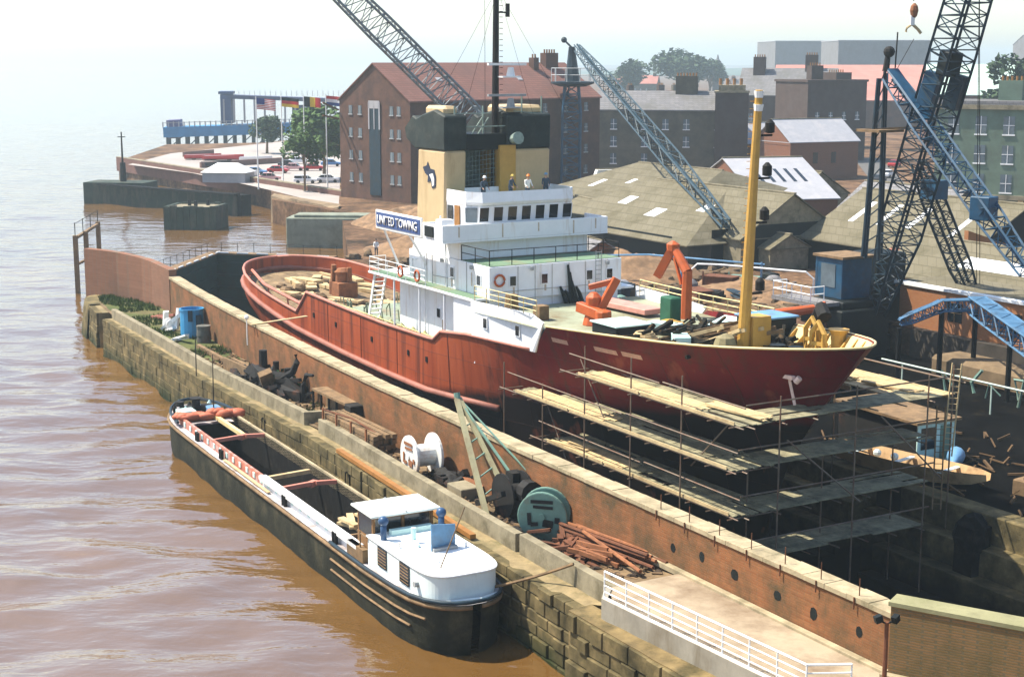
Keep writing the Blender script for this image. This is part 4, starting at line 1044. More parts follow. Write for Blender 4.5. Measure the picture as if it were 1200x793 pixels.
m = MB(); m.bx(-9.6, -8.4, 1.2, 2.0, 10.3, 12.0); child('green_locker', m, mat('bottle green locker', (.02, .09, .05), .2), bevel=.08)
m = MB(); m.lathe((-8.0, .8, 10.3), [(.9, 0), (.9, .3), (.3, .5)], 12); child('orange_base', m, M['yellow'])
m = MB(); m.box((-6.6, -.6, 10.7), (2.0, 1.0, .5), rz=.4); m.box((-1.8, -2.9, 10.9), (1.6, .9, .5), rz=-.5); m.box((-4.2, 3.0, 10.9), (3.4, 1.6, .12), rz=.2, rx=.25); child('pale_plate', m, M['teal'])
m = MB()
for k in range(5): m.bar((-3.8 + k * .5, -3.6 + k * .3, 10.5), (-1.0 + k * .5, 1.6 + k * .1, 11.8 - k * .1), .1, .22)
child('leaning_spar', m, M['wood'])
# ---------------- aft deck clutter
m = MB(); m.lathe((-57.5, 1.2, 5.6), [(.8, 0), (.62, .2), (.62, 2.0), (.75, 2.2), (.4, 2.5)], 10); m.bx(-58.6, -56.4, .4, 2.2, 5.5, 6.9); m.bar((-58.3, .6, 5.6), (-57.9, .6, 8.4), .4); m.bar((-56.8, 1.6, 5.5), (-56.9, 1.6, 8.2), .4)
child('towing_bitts', m, M['rustl'], bevel=.04)
m = MB(); m.path([(-66.5, -3.8, 7.2), (-60, -5.1, 6.8), (-52, -5.2, 6.3), (-47, -5.0, 6.1)], .14, 6)
for u in (-64, -59.5, -55, -50.5): m.tube((u, -4.9, ADZ(u)), (u, -4.95, ADZ(u) + .95), .08)
child('tow_rail', m, M['pink'])
m = MB()
for k in range(46):
    u, v = random.uniform(-66, -47), random.uniform(-3.5, 5)
    if abs(u + 57.5) < 1.6 and abs(v - 1.2) < 1.6: continue
    m.box((u, v, ADZ(u) + random.uniform(.1, .3)), (random.uniform(1.0, 4.2), random.uniform(.25, 1.1), random.uniform(.1, .4)), rz=random.uniform(-.5, .5))
child('dunnage', m, M['woodl'])
m = MB()
for k in range(18):
    u, v = random.uniform(-66, -48), random.uniform(-3.5, 5)
    m.blob((u, v, ADZ(u) + .15), (random.uniform(.3, 1.1), random.uniform(.3, .9), random.uniform(.2, .5)), 8, 5, .3)
child('rope_heap', m, M['wood'])
m = MB()
for k in range(26):
    u = random.uniform(-45, -37); v = random.uniform(-5.5, 3)
    m.path([(u, v, 6.8), (u, v, 7.4 + random.random() * .5), (u + .5, v, 7.6 + random.random() * .4), (u + .7, v, 6.8)], .05, 5)
child('deck_pipework', m, M['deck'])
m = MB(); m.path([(-46, -5.9, 7.6), (-36, -6.0, 7.6), (-24, -6.1, 7.6)], .07, 5); m.path([(-40, -6.3, 7.2), (-24, -6.3, 7.2)], .05, 5)
for i in range(15): m.tube((-45.5 + i * 1.5, -6.1, 6.8), (-45.5 + i * 1.5, -6.1, 7.65), .05, n=5)
for i in range(7): m.lathe((-36.5 + i * 1.8, -5.8, 6.78), [(.16, 0), (.14, .6), (.24, .75), (.05, .95)], 7)
child('side_deck_piping', m, mat('yellow green pipes', (.42, .40, .18), .2, 2, .6, .05))
m = MB(); m.bx(-38.0, -36.2, 3.2, 5.4, 6.8, 8.2); m.bx(-41, -39.5, 3.6, 5, 6.8, 7.6); child('deck_locker', m, M['yellow'], bevel=.05)
# ================================================================ people on the wheelhouse
def person(name, label, loc, rz, top, bottom, hat=None, lean=0.0, arm=(.25, .1), grp=None):
    """one skinned body: pelvis first, then spine, head, arms, legs"""
    V = [(0,0,.95),(0,0,1.15),(0,.02+lean*.3,1.36),(0,.03+lean*.5,1.5),(0,.04+lean*.7,1.62),(0,.05+lean*.8,1.74)]
    Rr = [.15,.14,.15,.06,.10,.085]
    E_ = [(0,1),(1,2),(2,3),(3,4),(4,5)]
    def chain(root, pts, rad):
        k = root
        for p, r in zip(pts, rad):
            V.append(p); Rr.append(r); E_.append((k, len(V)-1)); k = len(V)-1
    for s in (-1, 1):
        a, f = arm
        chain(2, [(s*.2,.02+lean*.4,1.42),(s*.26,.0+a*.4+lean*.3,1.14),(s*.22,a+f+lean*.3,.98),(s*.21,a+f+.08+lean*.3,.90)], [.06,.05,.04,.035])
        chain(0, [(s*.1,0,.88),(s*.11,.03,.5),(s*.11,-.02,.1),(s*.12,.12,.04)], [.1,.075,.05,.045])
    me = bpy.data.meshes.new(name); me.from_pydata(V, E_, []); o = bpy.data.objects.new(name, me); COL.objects.link(o)
    sk = o.modifiers.new('skin', 'SKIN'); o.modifiers.new('sub', 'SUBSURF').levels = 1
    for i, d in enumerate(me.skin_vertices[0].data): d.radius = (Rr[i], Rr[i]); d.use_root = (i == 0)
    bpy.context.view_layer.update()
    dg = bpy.context.evaluated_depsgraph_get(); me2 = bpy.data.meshes.new_from_object(o.evaluated_get(dg)); me2.name = name
    o.modifiers.clear(); o.data = me2
    for mm in (M['skin'], top, bottom): me2.materials.append(mm)
    for p in me2.polygons:
        c = p.center; p.material_index = 0 if (c.z > 1.5 or (abs(c.x) > .17 and c.z < 1.04 and c.y > .05)) else 1 if c.z > .93 else 2; p.use_smooth = True
    o.location = loc; o.rotation_euler = (0, 0, rz); tag(o, label, 'person', grp)
    y = .045 + lean * .75
    h = MB()
    if hat: h.lathe((0, y, 1.70), [(.155, 0), (.15, .02), (.125, .03), (.12, .09), (.07, .14), (.01, .155)], 12); h.build('hard_hat', hat, o, smooth=True)
    else: h.blob((0, y - .02, 1.74), (.095, .105, .09), 8, 5, .1); h.build('hair', M['soot'], o, smooth=True)
    f = MB(); f.blob((0, y + .1, 1.645), (.018, .03, .025), 6, 4); f.box((-.035, y + .088, 1.68), (.03, .012, .012)); f.box((.035, y + .088, 1.68), (.03, .012, .012)); f.box((0, y + .088, 1.60), (.05, .012, .012)); f.build('face', M['skin'], o)
    return o
def S(u, y, z): return D(u, VS + y, z)
hatw = mat('white hard hat', (.80, .79, .74), .05, 3, .4, 0); hato = mat('orange hard hat', (.72, .20, .03), .05, 3, .4, 0); haty = mat('yellow hard hat', (.70, .50, .10), .05, 3, .4, 0); hatb = mat('blue hard hat', (.16, .30, .42), .05, 3, .4, 0)
person('person', 'person in dark clothes and white hard hat at the port end of the wheelhouse roof', S(-25.2, -2.4, 16.57), TH - R(90), M['denim'], M['denim'], hatw, .2)
person('person', 'person in white shirt and orange hard hat on the wheelhouse roof', S(-24.9, .9, 16.57), TH - R(90), M['shirt'], M['denim'], hato, .1)
person('person', 'person in dark jacket and yellow hard hat beside the yellow vent trunk', S(-25.4, -.15, 16.57), TH - R(70), M['denim'], M['denim'], haty, .15)
person('person', 'person in grey blue hard hat at the far starboard corner of the wheelhouse roof', S(-25.6, 2.8, 16.57), TH - R(120), M['denim'], M['denim'], hatb, .1)

# ================================================================ scaffolding round the bow
sc = thing('scaffolding', 'three tiers of tubular scaffolding with plank decks wrapped round the tug bow', 'scaffolding', D(0, VS, -4), TH)
def sp(u, v, z): return (u, v - VS, z + 4)
def in_hull(u, v, z): return abs(v - VS) < hb(u, z) + .25 if u < stem_u(z) else False
levels = [(8.5, -6.8, 8.2, 8.7), (6.15, -13.9, 7.7, 8.7), (3.75, -10.5, 7.7, 8.9), (1.3, -6.0, 7.6, 9.0)]
for li, (z, u0, u1, vo) in enumerate(levels):
    far = VS * 2 - vo + 1.0
    boards = MB(); front = MB()
    u = u0; k = 0
    while u < u1 - .2:                                            # along the port side
        l = min(random.uniform(2.6, 3.9), u1 - u)
        for j in range(11):
            v = vo - .5 + j * .26
            uu = u + random.uniform(-.12, .12)
            if in_hull(uu + l/2, v + .15, z) or random.random() < .07: continue
            zz = z + random.uniform(0, .035)
            boards.bar(sp(uu, v, zz), sp(uu + l - .03, v, zz + random.uniform(-.02, .02)), .235, .05)
        u += l
    for j in range(9):                                            # across in front of the stem
        v = vo + 1.9
        while v < far:
            l = min(random.uniform(2.6, 3.9), far - v)
            uu = u1 - .15 - j * .26
            if not in_hull(uu, v + l/2, z) and random.random() > .08: boards.bar(sp(uu, v, z + .03 + random.uniform(0, .03)), sp(uu, v + l - .03, z + .03), .235, .05)
            v += l
    boards.build('plank_deck', M['plank'], sc)
    if li < 3:
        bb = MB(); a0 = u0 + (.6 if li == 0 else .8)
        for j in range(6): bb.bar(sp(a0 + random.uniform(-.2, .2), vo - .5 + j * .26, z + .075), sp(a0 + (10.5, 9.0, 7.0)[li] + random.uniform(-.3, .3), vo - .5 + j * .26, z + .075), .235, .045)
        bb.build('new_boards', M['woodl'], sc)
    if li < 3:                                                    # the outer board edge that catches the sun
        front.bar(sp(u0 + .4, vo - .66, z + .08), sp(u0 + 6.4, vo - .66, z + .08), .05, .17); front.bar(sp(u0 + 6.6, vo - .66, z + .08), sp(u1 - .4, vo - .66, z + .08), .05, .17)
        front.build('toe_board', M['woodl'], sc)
    for (a, b) in (((u0 - 1.6, vo - .62), (u1 + .3, vo - .62)), ((u0 - .5, vo + 1.7), (u0 + 3, vo + 1.7))):
        t = MB(); t.tube(sp(a[0], a[1], z - .06), sp(b[0], b[1], z - .06), .045, n=5); t.build('ledger', M['pipe'], sc)
    for h in (1.05,):
        t = MB(); t.tube(sp(u0 - .6, vo - .62, z + h), sp(u0 + (u1 - u0) * .55, vo - .62, z + h - .1), .045, n=5); t.build('guard_rail', M['pipe'], sc)
        t = MB(); t.tube(sp(u0 + (u1 - u0) * .57, vo - .62, z + h), sp(u1 + .4, vo - .62, z + h - .05), .045, n=5); t.build('guard_rail', M['pipe'], sc)
        t = MB(); t.tube(sp(u1 + .05, vo - .3, z + h), sp(u1 + .05, far + .2, z + h), .045, n=5); t.build('guard_rail', M['pipe'], sc)
    t = MB(); u = u0 - 1.2
    while u < u1 + .3:
        t.tube(sp(u, vo - .95, z - .1), sp(u, min(vo + 1.9, VS - hb(u, z) - .05), z - .1), .04, n=4); u += 1.75
    v = vo
    while v < far: t.tube(sp(u1 - 2.3, v, z - .1), sp(u1 + .4, v, z - .1), .04, n=4); v += 2.0
    t.build('transom', M['pipe'], sc)
u = -15.0
while u < 7:
    top = 10.0 if u > -8 else 7.4
    t = MB(); t.tube(sp(u, 8.1, -4), sp(u, 8.1, top + random.uniform(-.2, .5)), .045, n=5); t.build('standard', M['pipe'], sc)
    if u > 4:
        t = MB(); t.tube(sp(u, 10.0 if u < -6 else 11.0, -4), sp(u, 10.0 if u < -6 else 11.0, 5.0 if u < -6 else 3), .045, n=5); t.build('standard', M['pipe'], sc)
    u += 4.6
v = 10.5
while v < 23:
    for uu in (5.9, 8.3):
        t = MB(); t.tube(sp(uu, v, -4), sp(uu, v, 9.8 if uu > 6 else 6.0), .045, n=5); t.build('standard', M['pipe'], sc)
    v += 5.0
for a, b in (((-7.2, 8.7, 9.2), (-4.2, 8.7, 5.6)), ((6.5, 8.7, 8.2), (3.5, 8.7, 5.4)), ((8.3, 11, 7.5), (8.3, 16, 3.6)), ((8.3, 17.2, 8), (8.3, 21.8, 4)), ((-11, 8.7, 6), (-8, 8.7, 2))):
    t = MB(); t.tube(sp(*a), sp(*b), .045, n=5); t.build('brace', M['pipe'], sc)
# starboard platform beyond the stem
b = MB()
for j in range(13):
    v = 19.9 + j * .26
    u = -1.5
    while u < 7.6:
        l = min(3.4, 7.7 - u); b.bar(sp(u, v, 8.4 + random.uniform(0, .04)), sp(u + l - .05, v, 8.4), .235, .05); u += l
b.build('plank_deck', M['woodl'], sc)
b = MB(); b.bar(sp(-1.2, 19.5, 8.3), sp(3.5, 19.5, 8.3), .06, .3); b.bar(sp(-1, 22.9, 8.3), sp(7.5, 22.9, 8.3), .06, .3); b.build('toe_board', M['woodl'], sc)
t = MB(); t.tube(sp(-1.5, 22.9, 9.2), sp(8.6, 22.9, 9.2), .05, n=5); t.build('guard_rail', M['pipe'], sc)
t = MB(); t.tube(sp(7.7, 22.9, -1), sp(7.7, 22.9, 10), .05, n=5); t.build('standard', M['pipe'], sc)
t = MB(); t.tube(sp(-1.5, 22.9, -1), sp(-1.5, 22.9, 10), .05, n=5); t.build('standard', M['pipe'], sc)
# ladders against the scaffold
def ladder(name, label, p, q, w, mt, grp=None):
    p, q = Vector(p), Vector(q); m = MB(); d = (q - p); a, _ = m.frame_of(d); a *= w / 2
    m.bar(p + a, q + a, .06, .09); m.bar(p - a, q - a, .06, .09); n = int(d.length / .3)
    for i in range(1, n): c = p + d * i / n; m.tube(c + a, c - a, .02, n=4)
    m.v = [x - p for x in m.v]
    return tag(m.build(name, mt, None, loc=p), label, 'ladder', grp)
ladder('ladder', 'wooden ladder rising above the far corner of the scaffold top deck', D(8.2, 22.2, 5.2), D(8.1, 22.7, 10.2), .5, M['woodl'])
ladder('ladder', 'steep dark ladder below the scaffold beside the white site hut', D(8.4, 21.4, 2.4), D(7.9, 21.9, 7.9), .45, M['wood'])
# planks lying loose on the top deck
for (u, v, z, l, n_, lab) in ((6.0, 9.9, 8.66, 4.2, 4, 'bright stack of planks lying on the outer corner of the top scaffold deck'), (5.2, 21.2, 8.55, 3.6, 4, 'pale boards stacked on the scaffold platform off the starboard bow'), (.4, 20.6, 8.55, 4.0, 3, 'bright plank pile beside the stem on the starboard platform')):
    m = MB()
    for k in range(n_):
        for j in range(2): m.box((random.uniform(-.2, .2), (k - n_/2) * .25, j * .06), (l, .225, .05), rz=random.uniform(-.02, .02))
    tag(m.build('plank_stack', M['woodl'], None, loc=D(u, v, z), rz=TH + R(4)), lab, 'planks')
m = MB(); m.bar((-1.6, 0, 0), (1.6, 0, .0), .25, .06); m.bar((-.6, .5, .06), (1.8, .3, .06), .25, .06)
tag(m.build('loose_plank', M['woodl'], None, loc=D(-8.2, 8.6, 3.9), rz=TH + R(10)), 'sunlit loose boards on the lowest scaffold deck near the dock wall', 'planks')
# ================================================================ the barge alongside the quay
BZ = TH - R(1.8)
bg_loc = D(-11.3, -7.05, 0)
barge = thing('barge', 'long open hold barge with white aft cabin moored against the stone quay', 'barge', bg_loc, BZ)
barge.scale = (1.03, 1, 1)
def bhb(x, z):
    t = 1.0
    if x < -16.5: t = max(0.0, 1 - ((-16.5 - x) / 4.2) ** 2.2) ** .5
    if x > 15.5: t = (max(0.0, 1 - ((x - 15.5) / 5.6) ** 4.2)) ** .5
    return 2.2 * t * (1 - .05 * max(0, 1.2 - z))
def bz(x): return 2.85 + .35 * max(0, (-13 - x) / 7) ** 2 + .25 * max(0, (x - 14) / 7)
xs = [-20.69, -20.6, -20.4, -20, -19.3, -18.4, -17.3, -16, -10, 0, 10, 14, 16, 17.5, 18.8, 19.8, 20.5, 20.9, 21.05, 21.09]
m = MB()
for s in (-1, 1):
    m.grid([[(x * (1 - .006 * (2.9 - z)) , s * bhb(x, z), z) for z in (-1.2, .2, 1.2, 2.2)] + [(x, s * bhb(x, 3), bz(x))] for x in xs])
m.grid([[(x, -bhb(x, -1.2), -1.2), (x, bhb(x, -1.2), -1.2)] for x in xs])
BH = stone_material('weathered barge side', .9, 3.6, (.006, .008, .005))
for n_ in BH.node_tree.nodes:
    if n_.type == 'VALTORGB':
        for e_, c_ in zip(n_.color_ramp.elements, ((.010, .011, .008, 1), (.028, .028, .018, 1), (.075, .066, .04, 1))): e_.color = c_
m.build('hull', BH, barge, smooth=True)
m = MB()
for s in (-1, 1):
    m.grid([[(x, s * bhb(x, 3), bz(x) - .02), (x, s * max(0, min(bhb(x, 3), 1.62)), bz(x))] for x in xs])
m.grid([[(x, -min(bhb(x, 3), 1.63), bz(x) - .001), (x, min(bhb(x, 3), 1.63), bz(x) - .001)] for x in xs if x <= -16]); m.grid([[(x, -min(bhb(x, 3), 1.63), bz(x)- .001), (x, min(bhb(x, 3), 1.63), bz(x) - .001)] for x in xs if x >= 10])
m.build('side_deck', mat('lilac grey worn deck', (.42, .40, .42), .3, 1.3, .7, .15, (.20, .13, .09), .5, .9), barge)
m = MB()
m.path([(x, -bhb(x, 3) - .05, bz(x) - .12) for x in reversed(xs)] + [(x, bhb(x, 3) + .05, bz(x) - .12) for x in xs], .10, 6)
m.build('gunwale', M['wood'], barge, smooth=True)
m = MB(); aft = [x for x in xs if x > 9]
m.path([(x, -bhb(x, 3) - .07, bz(x) + .12) for x in aft] + [(x, bhb(x, 3) + .07, bz(x) + .12) for x in reversed(aft)], .09, 6); m.build('blue_strake', M['blued'], barge, smooth=True)
m = MB(); m.path([(x, -bhb(x, 2) - .05, bz(x) - .75) for x in xs if 6 < x < 20], .06, 5); m.path([(x, -bhb(x, 1) - .05, bz(x) - 1.3) for x in xs if 6 < x < 19], .06, 5); m.build('rubbing_strake', M['wood'], barge)
# hold: dark interior with coamings and beams
HX0, HX1 = -17.0, 10.8
m = MB(); m.face((HX0, -1.6, .1), (HX1, -1.6, .1), (HX1, 1.6, .1), (HX0, 1.6, .1))
for a, b in (((HX0, -1.6), (HX1, -1.6)), ((HX1, -1.6), (HX1, 1.6)), ((HX1, 1.6), (HX0, 1.6)), ((HX0, 1.6), (HX0, -1.6))): m.face((a[0], a[1], .1), (b[0], b[1], .1), (b[0], b[1], 3.3), (a[0], a[1], 3.3))
m.build('hold', M['tar'], barge)
COAM = mat('faded red coaming', (.42, .14, .09), .3, 1.8, .6, .1, (.50, .42, .40), .5, 1.2)
m = MB(); m.bx(HX0, -1.0, -1.75, -1.6, 2.8, 3.42); m.build('coaming', COAM, barge)
m = MB(); m.bx(-1.0, HX1 + 1.8, -1.78, -1.58, 2.8, 3.5); m.bx(-1.0, HX1 + 1.8, -2.0, -1.78, 3.3, 3.5); m.build('coaming', M['white2'], barge)
m = MB(); m.bx(HX0, HX1, 1.6, 1.75, 2.8, 3.42); m.build('coaming', M['coping'], barge)
for x, tw in ((-10.2, 1), (1.4, 1)):
    m = MB(); m.bar((x, -1.6, 3.3), (x, .1, 3.38), .22, .22); m.bar((x, .4, 3.38), (x, 1.6, 3.3), .22, .22); m.bar((x, .05, 3.32), (x - .3, .5, 3.32), .3, .3); m.build('hold_beam', M['pink'], barge)
m = MB(); m.bar((-1.2, -1.6, 3.2), (-1.6, 1.2, 3.2), .26, .22); m.build('hold_beam', M['woodl'], barge)
m = MB(); m.bar((-16.6, .45, 3.3), (-10.4, .45, 3.3), .24, .24); m.build('fore_and_aft_beam', M['cream'], barge)
m = MB(); m.bx(HX1 - .15, HX1, -1.6, 1.6, 2.8, 3.42); m.bx(HX0, HX0 + .15, -1.6, 1.6, 2.8, 3.42); m.build('coaming_end', M['wood'], barge)
m = MB()
for i in range(22): m.bx(-15.8 + i * 1.2, -15.5 + i * 1.2, -1.80, -1.753, 3.0, 3.3)
m.build('coaming_cleat', M['teal'], barge)
m = MB(); m.bar((-7.0, -2.0, 2.95), (.6, -2.0, 2.95), .18, .06); m.build('gang_plank', M['woodl'], barge)
for x in (-12.5, -7.8, 2.8, 9.8):
    m = MB(); m.cyl((x, -1.98, 2.85), .11, .55, 8); m.cyl((x + .3, -1.98, 2.85), .11, .55, 8); m.build('bollard', M['soot'], barge)
# lettering on the white coaming
text_obj('GOLDWAY', .3, (1.0, -1.785, 3.02), (1, 0, 0), (0, 0, 1), M['black'], barge, wide=3.4) if False else None
# foredeck windlass, hatch, red tarpaulins
m = MB(); m.lathe((-19.0, 0, 3.1), [(.5, 0), (.5, .1), (.28, .25), (.28, .8), (.45, .95)], 9); m.bx(-19.4, -18.7, -1.0, 1.0, 3.1, 3.5); m.lathe((-19.0, -1.1, 3.6), [(.3, 0), (.3, .3)], 8); m.build('windlass', M['soot'], barge)
m = MB(); m.box((-17.9, -1.0, 3.3), (1.1, 1.1, .55)); m.build('fore_hatch', M['teal'], barge, bevel=.04)
m = MB(); m.box((-18.2, .9, 3.3), (.9, .9, .5)); m.build('fore_hatch', M['bluel'], barge, bevel=.04)
m = MB(); m.path([(x, -bhb(x, 3) + .1, bz(x) + .35) for x in xs if x < -15.5][::-1] + [(x, bhb(x, 3) - .1, bz(x) + .35) for x in xs if x < -15.5], .10, 6); m.build('bow_bulwark', M['blued'], barge)
m = MB(); m.tube((-17.4, .7, 3), (-17.4, .75, 7.2), .05, .03, 5); m.build('bow_staff', M['soot'], barge)
for k in range(7):
    m = MB(); m.lathe((-19.6 + random.uniform(-.4, 1.5), random.uniform(-1.4, 1.4), 3.15), [(.12, 0), (.16, .3), (.05, .5)], 7); m.build('fore_fitting', M['teal'] if k % 2 else M['soot'], barge)
# cabin
CZ = 4.2
out = []
for y in (-1.78,): pass
arcp = [(16.6 + 3.8 * math.sin(a) ** .45, -1.82 * max(0, math.cos(a)) ** .45) for a in [i * math.pi / 2 / 14 for i in range(15)]]
prof = [(13.6, -1.82)] + arcp + [(x, -y) for x, y in reversed(arcp[:-1])] + [(13.6, 1.82)]
m = MB(); m.prism(prof, 2.84, CZ); cab = m.build('cabin', M['tealw'], barge, bevel=.03)
m = MB(); m.prism([(x + (.06 if x > 14 else -.06), y * 1.035) for x, y in prof], CZ + .002, CZ + .09); m.build('cabin_roof', mat('white cabin roof', (.80, .82, .81), .04, 1.5, .5, .03, (.5, .48, .42), .12, .8), barge, bevel=.02)
for x, y in ((15.3, -1.83), (17.7, -1.835)):
    m = MB(); m.cur = 0; m.box((x, y - .01, 3.68), (.95, .06, .92)); m.cur = 1
    for i in range(6): m.box((x, y - .045, 3.32 + i * .145), (.9, .03, .03))
    m.build('louvred_window', [M['dark'], M['wood']], cab)
m = MB(); m.tube((18.9, -1.6, 3.6), (18.9, -1.95, 3.6), .14, n=8); m.build('stern_lamp', M['grey'], cab)
m = MB(); m.tube((19.3, -.9, CZ), (18.2, .9, CZ + 2.3), .035, n=4); m.build('pole', M['wood'], barge)
# wheelhouse forward of the cabin
m = MB()
for x in (11.9, 13.55):
    for y in (-1.5, 0, 1.5): m.bx(x - .06, x + .06, y - .06, y + .06, 2.9, 5.1)
for y in (-1.55, 1.55): m.bx(11.9, 13.6, y - .05, y + .05, 2.85, 4.05)
m.bx(13.5, 13.6, -1.5, 1.5, 2.85, 4.05); m.bx(11.85, 11.95, -1.5, 1.5, 2.85, 4.05); m.bx(13.5, 13.62, -1.55, 1.55, 4.98, 5.12); m.bx(11.85, 11.97, -1.55, 1.55, 4.98, 5.12)
whs = m.build('wheelhouse', mat('brown varnished wheelhouse', (.20, .10, .035), .3, 2.5, .6, .1), barge)
m = MB(); m.bx(13.54, 13.56, -1.4, -.1, 4.05, 4.98); m.bx(13.54, 13.56, .1, 1.4, 4.05, 4.98); m.bx(12, 13.5, -1.56, -1.54, 4.05, 4.98); m.build('window', M['dark'], whs)
m = MB(); m.box((12.75, 0, 5.2), (2.5, 3.55, .12)); m.build('wheelhouse_roof', mat('pale mint roof', (.74, .80, .74), .05, 1, .5, .03, (.5, .5, .4), .15, .7), barge, bevel=.03)
m = MB(); m.box((12.75, 0, 5.28), (2.5, .08, .05)); m.build('roof_seam', M['grey'], barge)
m = MB(); m.lathe((13.1, .2, 4.45), [(.1, 0), (.5, .1), (.5, .3), (.1, .4)], 9, 'X'); m.build('steering_wheel', M['woodo'], whs)
for y in (-1.45, 1.5):
    m = MB(); m.cyl((14.6, y, CZ + .09), .15, .8, 9); m.blob((14.6, y, CZ + .98), (.25, .25, .24), 10, 6); m.build('vent', mat('deep blue vent', (.03, .075, .16), .1, 2, .4, 0), barge, smooth=True)
m = MB(); m.extr([(17.1, -.25, CZ + .1), (16.9, 1.05, CZ + .1), (16.9, 1.05, CZ + 1.15), (17.1, -.25, CZ + 1.35)], (.05, 0, 0)); m.build('sign_board', M['bluel'], barge)
m = MB(); m.bx(17.0, 17.3, -.2, 1.0, CZ + .09, CZ + .25); m.build('sign_base', M['grey'], barge)
m = MB(); m.tube((15.6, -.4, CZ + .09), (15.6, -.4, CZ + .8), .12, n=7); m.bar((15.6, -.4, CZ + .2), (16.4, -.5, CZ + .2), .1); m.bx(14.0, 14.3, -.9, 1.2, CZ + .09, CZ + .35); m.build('skylight', M['teal'], barge)
for (x, y) in ((16.0, -1.3), (18.6, -.6), (15.8, 1.5), (17.2, 1.45)):
    m = MB(); m.cyl((x, y, CZ + .09), .07, .25, 6); m.build('roof_cap', M['white2'], barge)
m = MB(); m.bx(11.5, 13.4, -2.0, -1.7, 2.86, 3.5); m.bar((12.9, -1.9, 2.9), (12.9, -1.9, 4.3), .06); m.bar((12.9, -1.9, 4.2), (13.7, -1.9, 4.2), .06); m.build('side_steps', M['wood'], barge)
m = MB()
for s in (1,): m.path([(20.5, -1.2, 3.2), (20.9, .3, 3.25), (20.5, 1.3, 3.2)], .06, 5)
m.build('stern_rail', M['tealw'], barge)
# loose things aboard
tp = MB()
for k in range(7): tp.blob((-.9 + k * .28 + random.uniform(-.1, .1), random.uniform(-.25, .25), .2), (.55, .36, .26), 9, 6, .18)
tag(tp.build('tarpaulin', M['tarp'], None, loc=bg_loc + Matrix.Rotation(BZ, 3, 'Z') @ Vector((-16.7, -.95, 3.3)), rz=BZ + R(75), smooth=True), 'crumpled red tarpaulin bundled on the river side of the barge fore end', 'tarpaulin')
tp = MB()
for k in range(7): tp.blob((-.9 + k * .3 + random.uniform(-.1, .1), random.uniform(-.25, .25), .25), (.5, .36, .30), 9, 6, .18)
tag(tp.build('tarpaulin', M['tarp'], None, loc=bg_loc + Matrix.Rotation(BZ, 3, 'Z') @ Vector((-16.4, .95, 3.3)), rz=BZ + R(60), smooth=True), 'heaped red tarpaulin on the quay side of the barge fore end', 'tarpaulin')
tp = MB()
for k in range(9): tp.box((random.uniform(-.3, .3), random.uniform(-1.2, 1.2), .1 + .05 * k), (random.uniform(1.2, 2.4), .35, .12), rz=random.uniform(-.4, .4))
tag(tp.build('timber_pile', M['woodl'], None, loc=bg_loc + Matrix.Rotation(BZ, 3, 'Z') @ Vector((9.8, 0, 3.25)), rz=BZ), 'untidy pile of pale boards across the hold before the barge wheelhouse', 'timber pile')
# mooring rope from the stern to the quay
rp_ = MB(); a = bg_loc + Matrix.Rotation(BZ, 3, 'Z') @ Vector((20.4, 1.2, 3.2)); b = D(12.6, -4.25, 4.95)
rp_.path([a.lerp(b, t) - Vector((0, 0, .08 * 4 * t * (1 - t))) for t in [i / 10 for i in range(11)]], .07, 5)
tag(rp_.build('mooring_rope', M['wood']), 'sagging mooring rope from the barge stern up to the quay parapet', 'rope')
# ================================================================ gear and scrap on the pier
def P(u, v, z=None): return D(u, v, pier_z(u) if z is None else z)
# white walkway railing
rl = thing('railing', 'white tubular steel railing along the edge of the concrete walkway', 'railing', D(17, -5.6, 5.06)); rll = D(17, -5.6, 5.06)
ra, rb_ = D(17.0, -5.58, 5.06), D(28.3, -4.95, 5.06); rc = D(29.0, -3.6, 5.06)
n = 8
for i in range(n + 1):
    p = ra.lerp(rb_, i / n); m = MB(); m.tube(p, p + Vector((0, 0, 1.12)), .032, n=6); rel(m, 'post', M['white2'], rl, rll)
p = rc; m = MB(); m.tube(p, p + Vector((0, 0, 1.12)), .032, n=6); rel(m, 'post', M['white2'], rl, rll)
for h in (1.1, .8, .52, .26):
    m = MB(); m.path([ra + Vector((0, 0, h)), ra.lerp(rb_, .5) + Vector((0, 0, h)), rb_ + Vector((0, 0, h)), rc + Vector((0, 0, h))], .045 if h > 1 else .03, 6); rel(m, 'rail', M['white2'], rl, rll)
m = MB(); m.path([ra, rb_, rc], .07, 5); rel(m, 'base_rail', M['white2'], rl, rll)
# lamp post with two floodlights
lp = thing('lamp_post', 'thin rusty lamp post with two small floodlights beside the brick wall', 'lamp post', D(28.9, -2.0, 5.0), TH)
m = MB(); m.tube((0, 0, -.2), (0, 0, 2.3), .085, .07, 8); m.build('post', M['rust'], lp)
for s in (-1, 1):
    m = MB(); m.bar((0, 0, 2.25), (s * .12, s * .22, 2.35), .05); m.box((s * .14, s * .26, 2.42), (.2, .26, .24), rz=s * .3, rx=.3); m.build('floodlight', M['black'], lp)
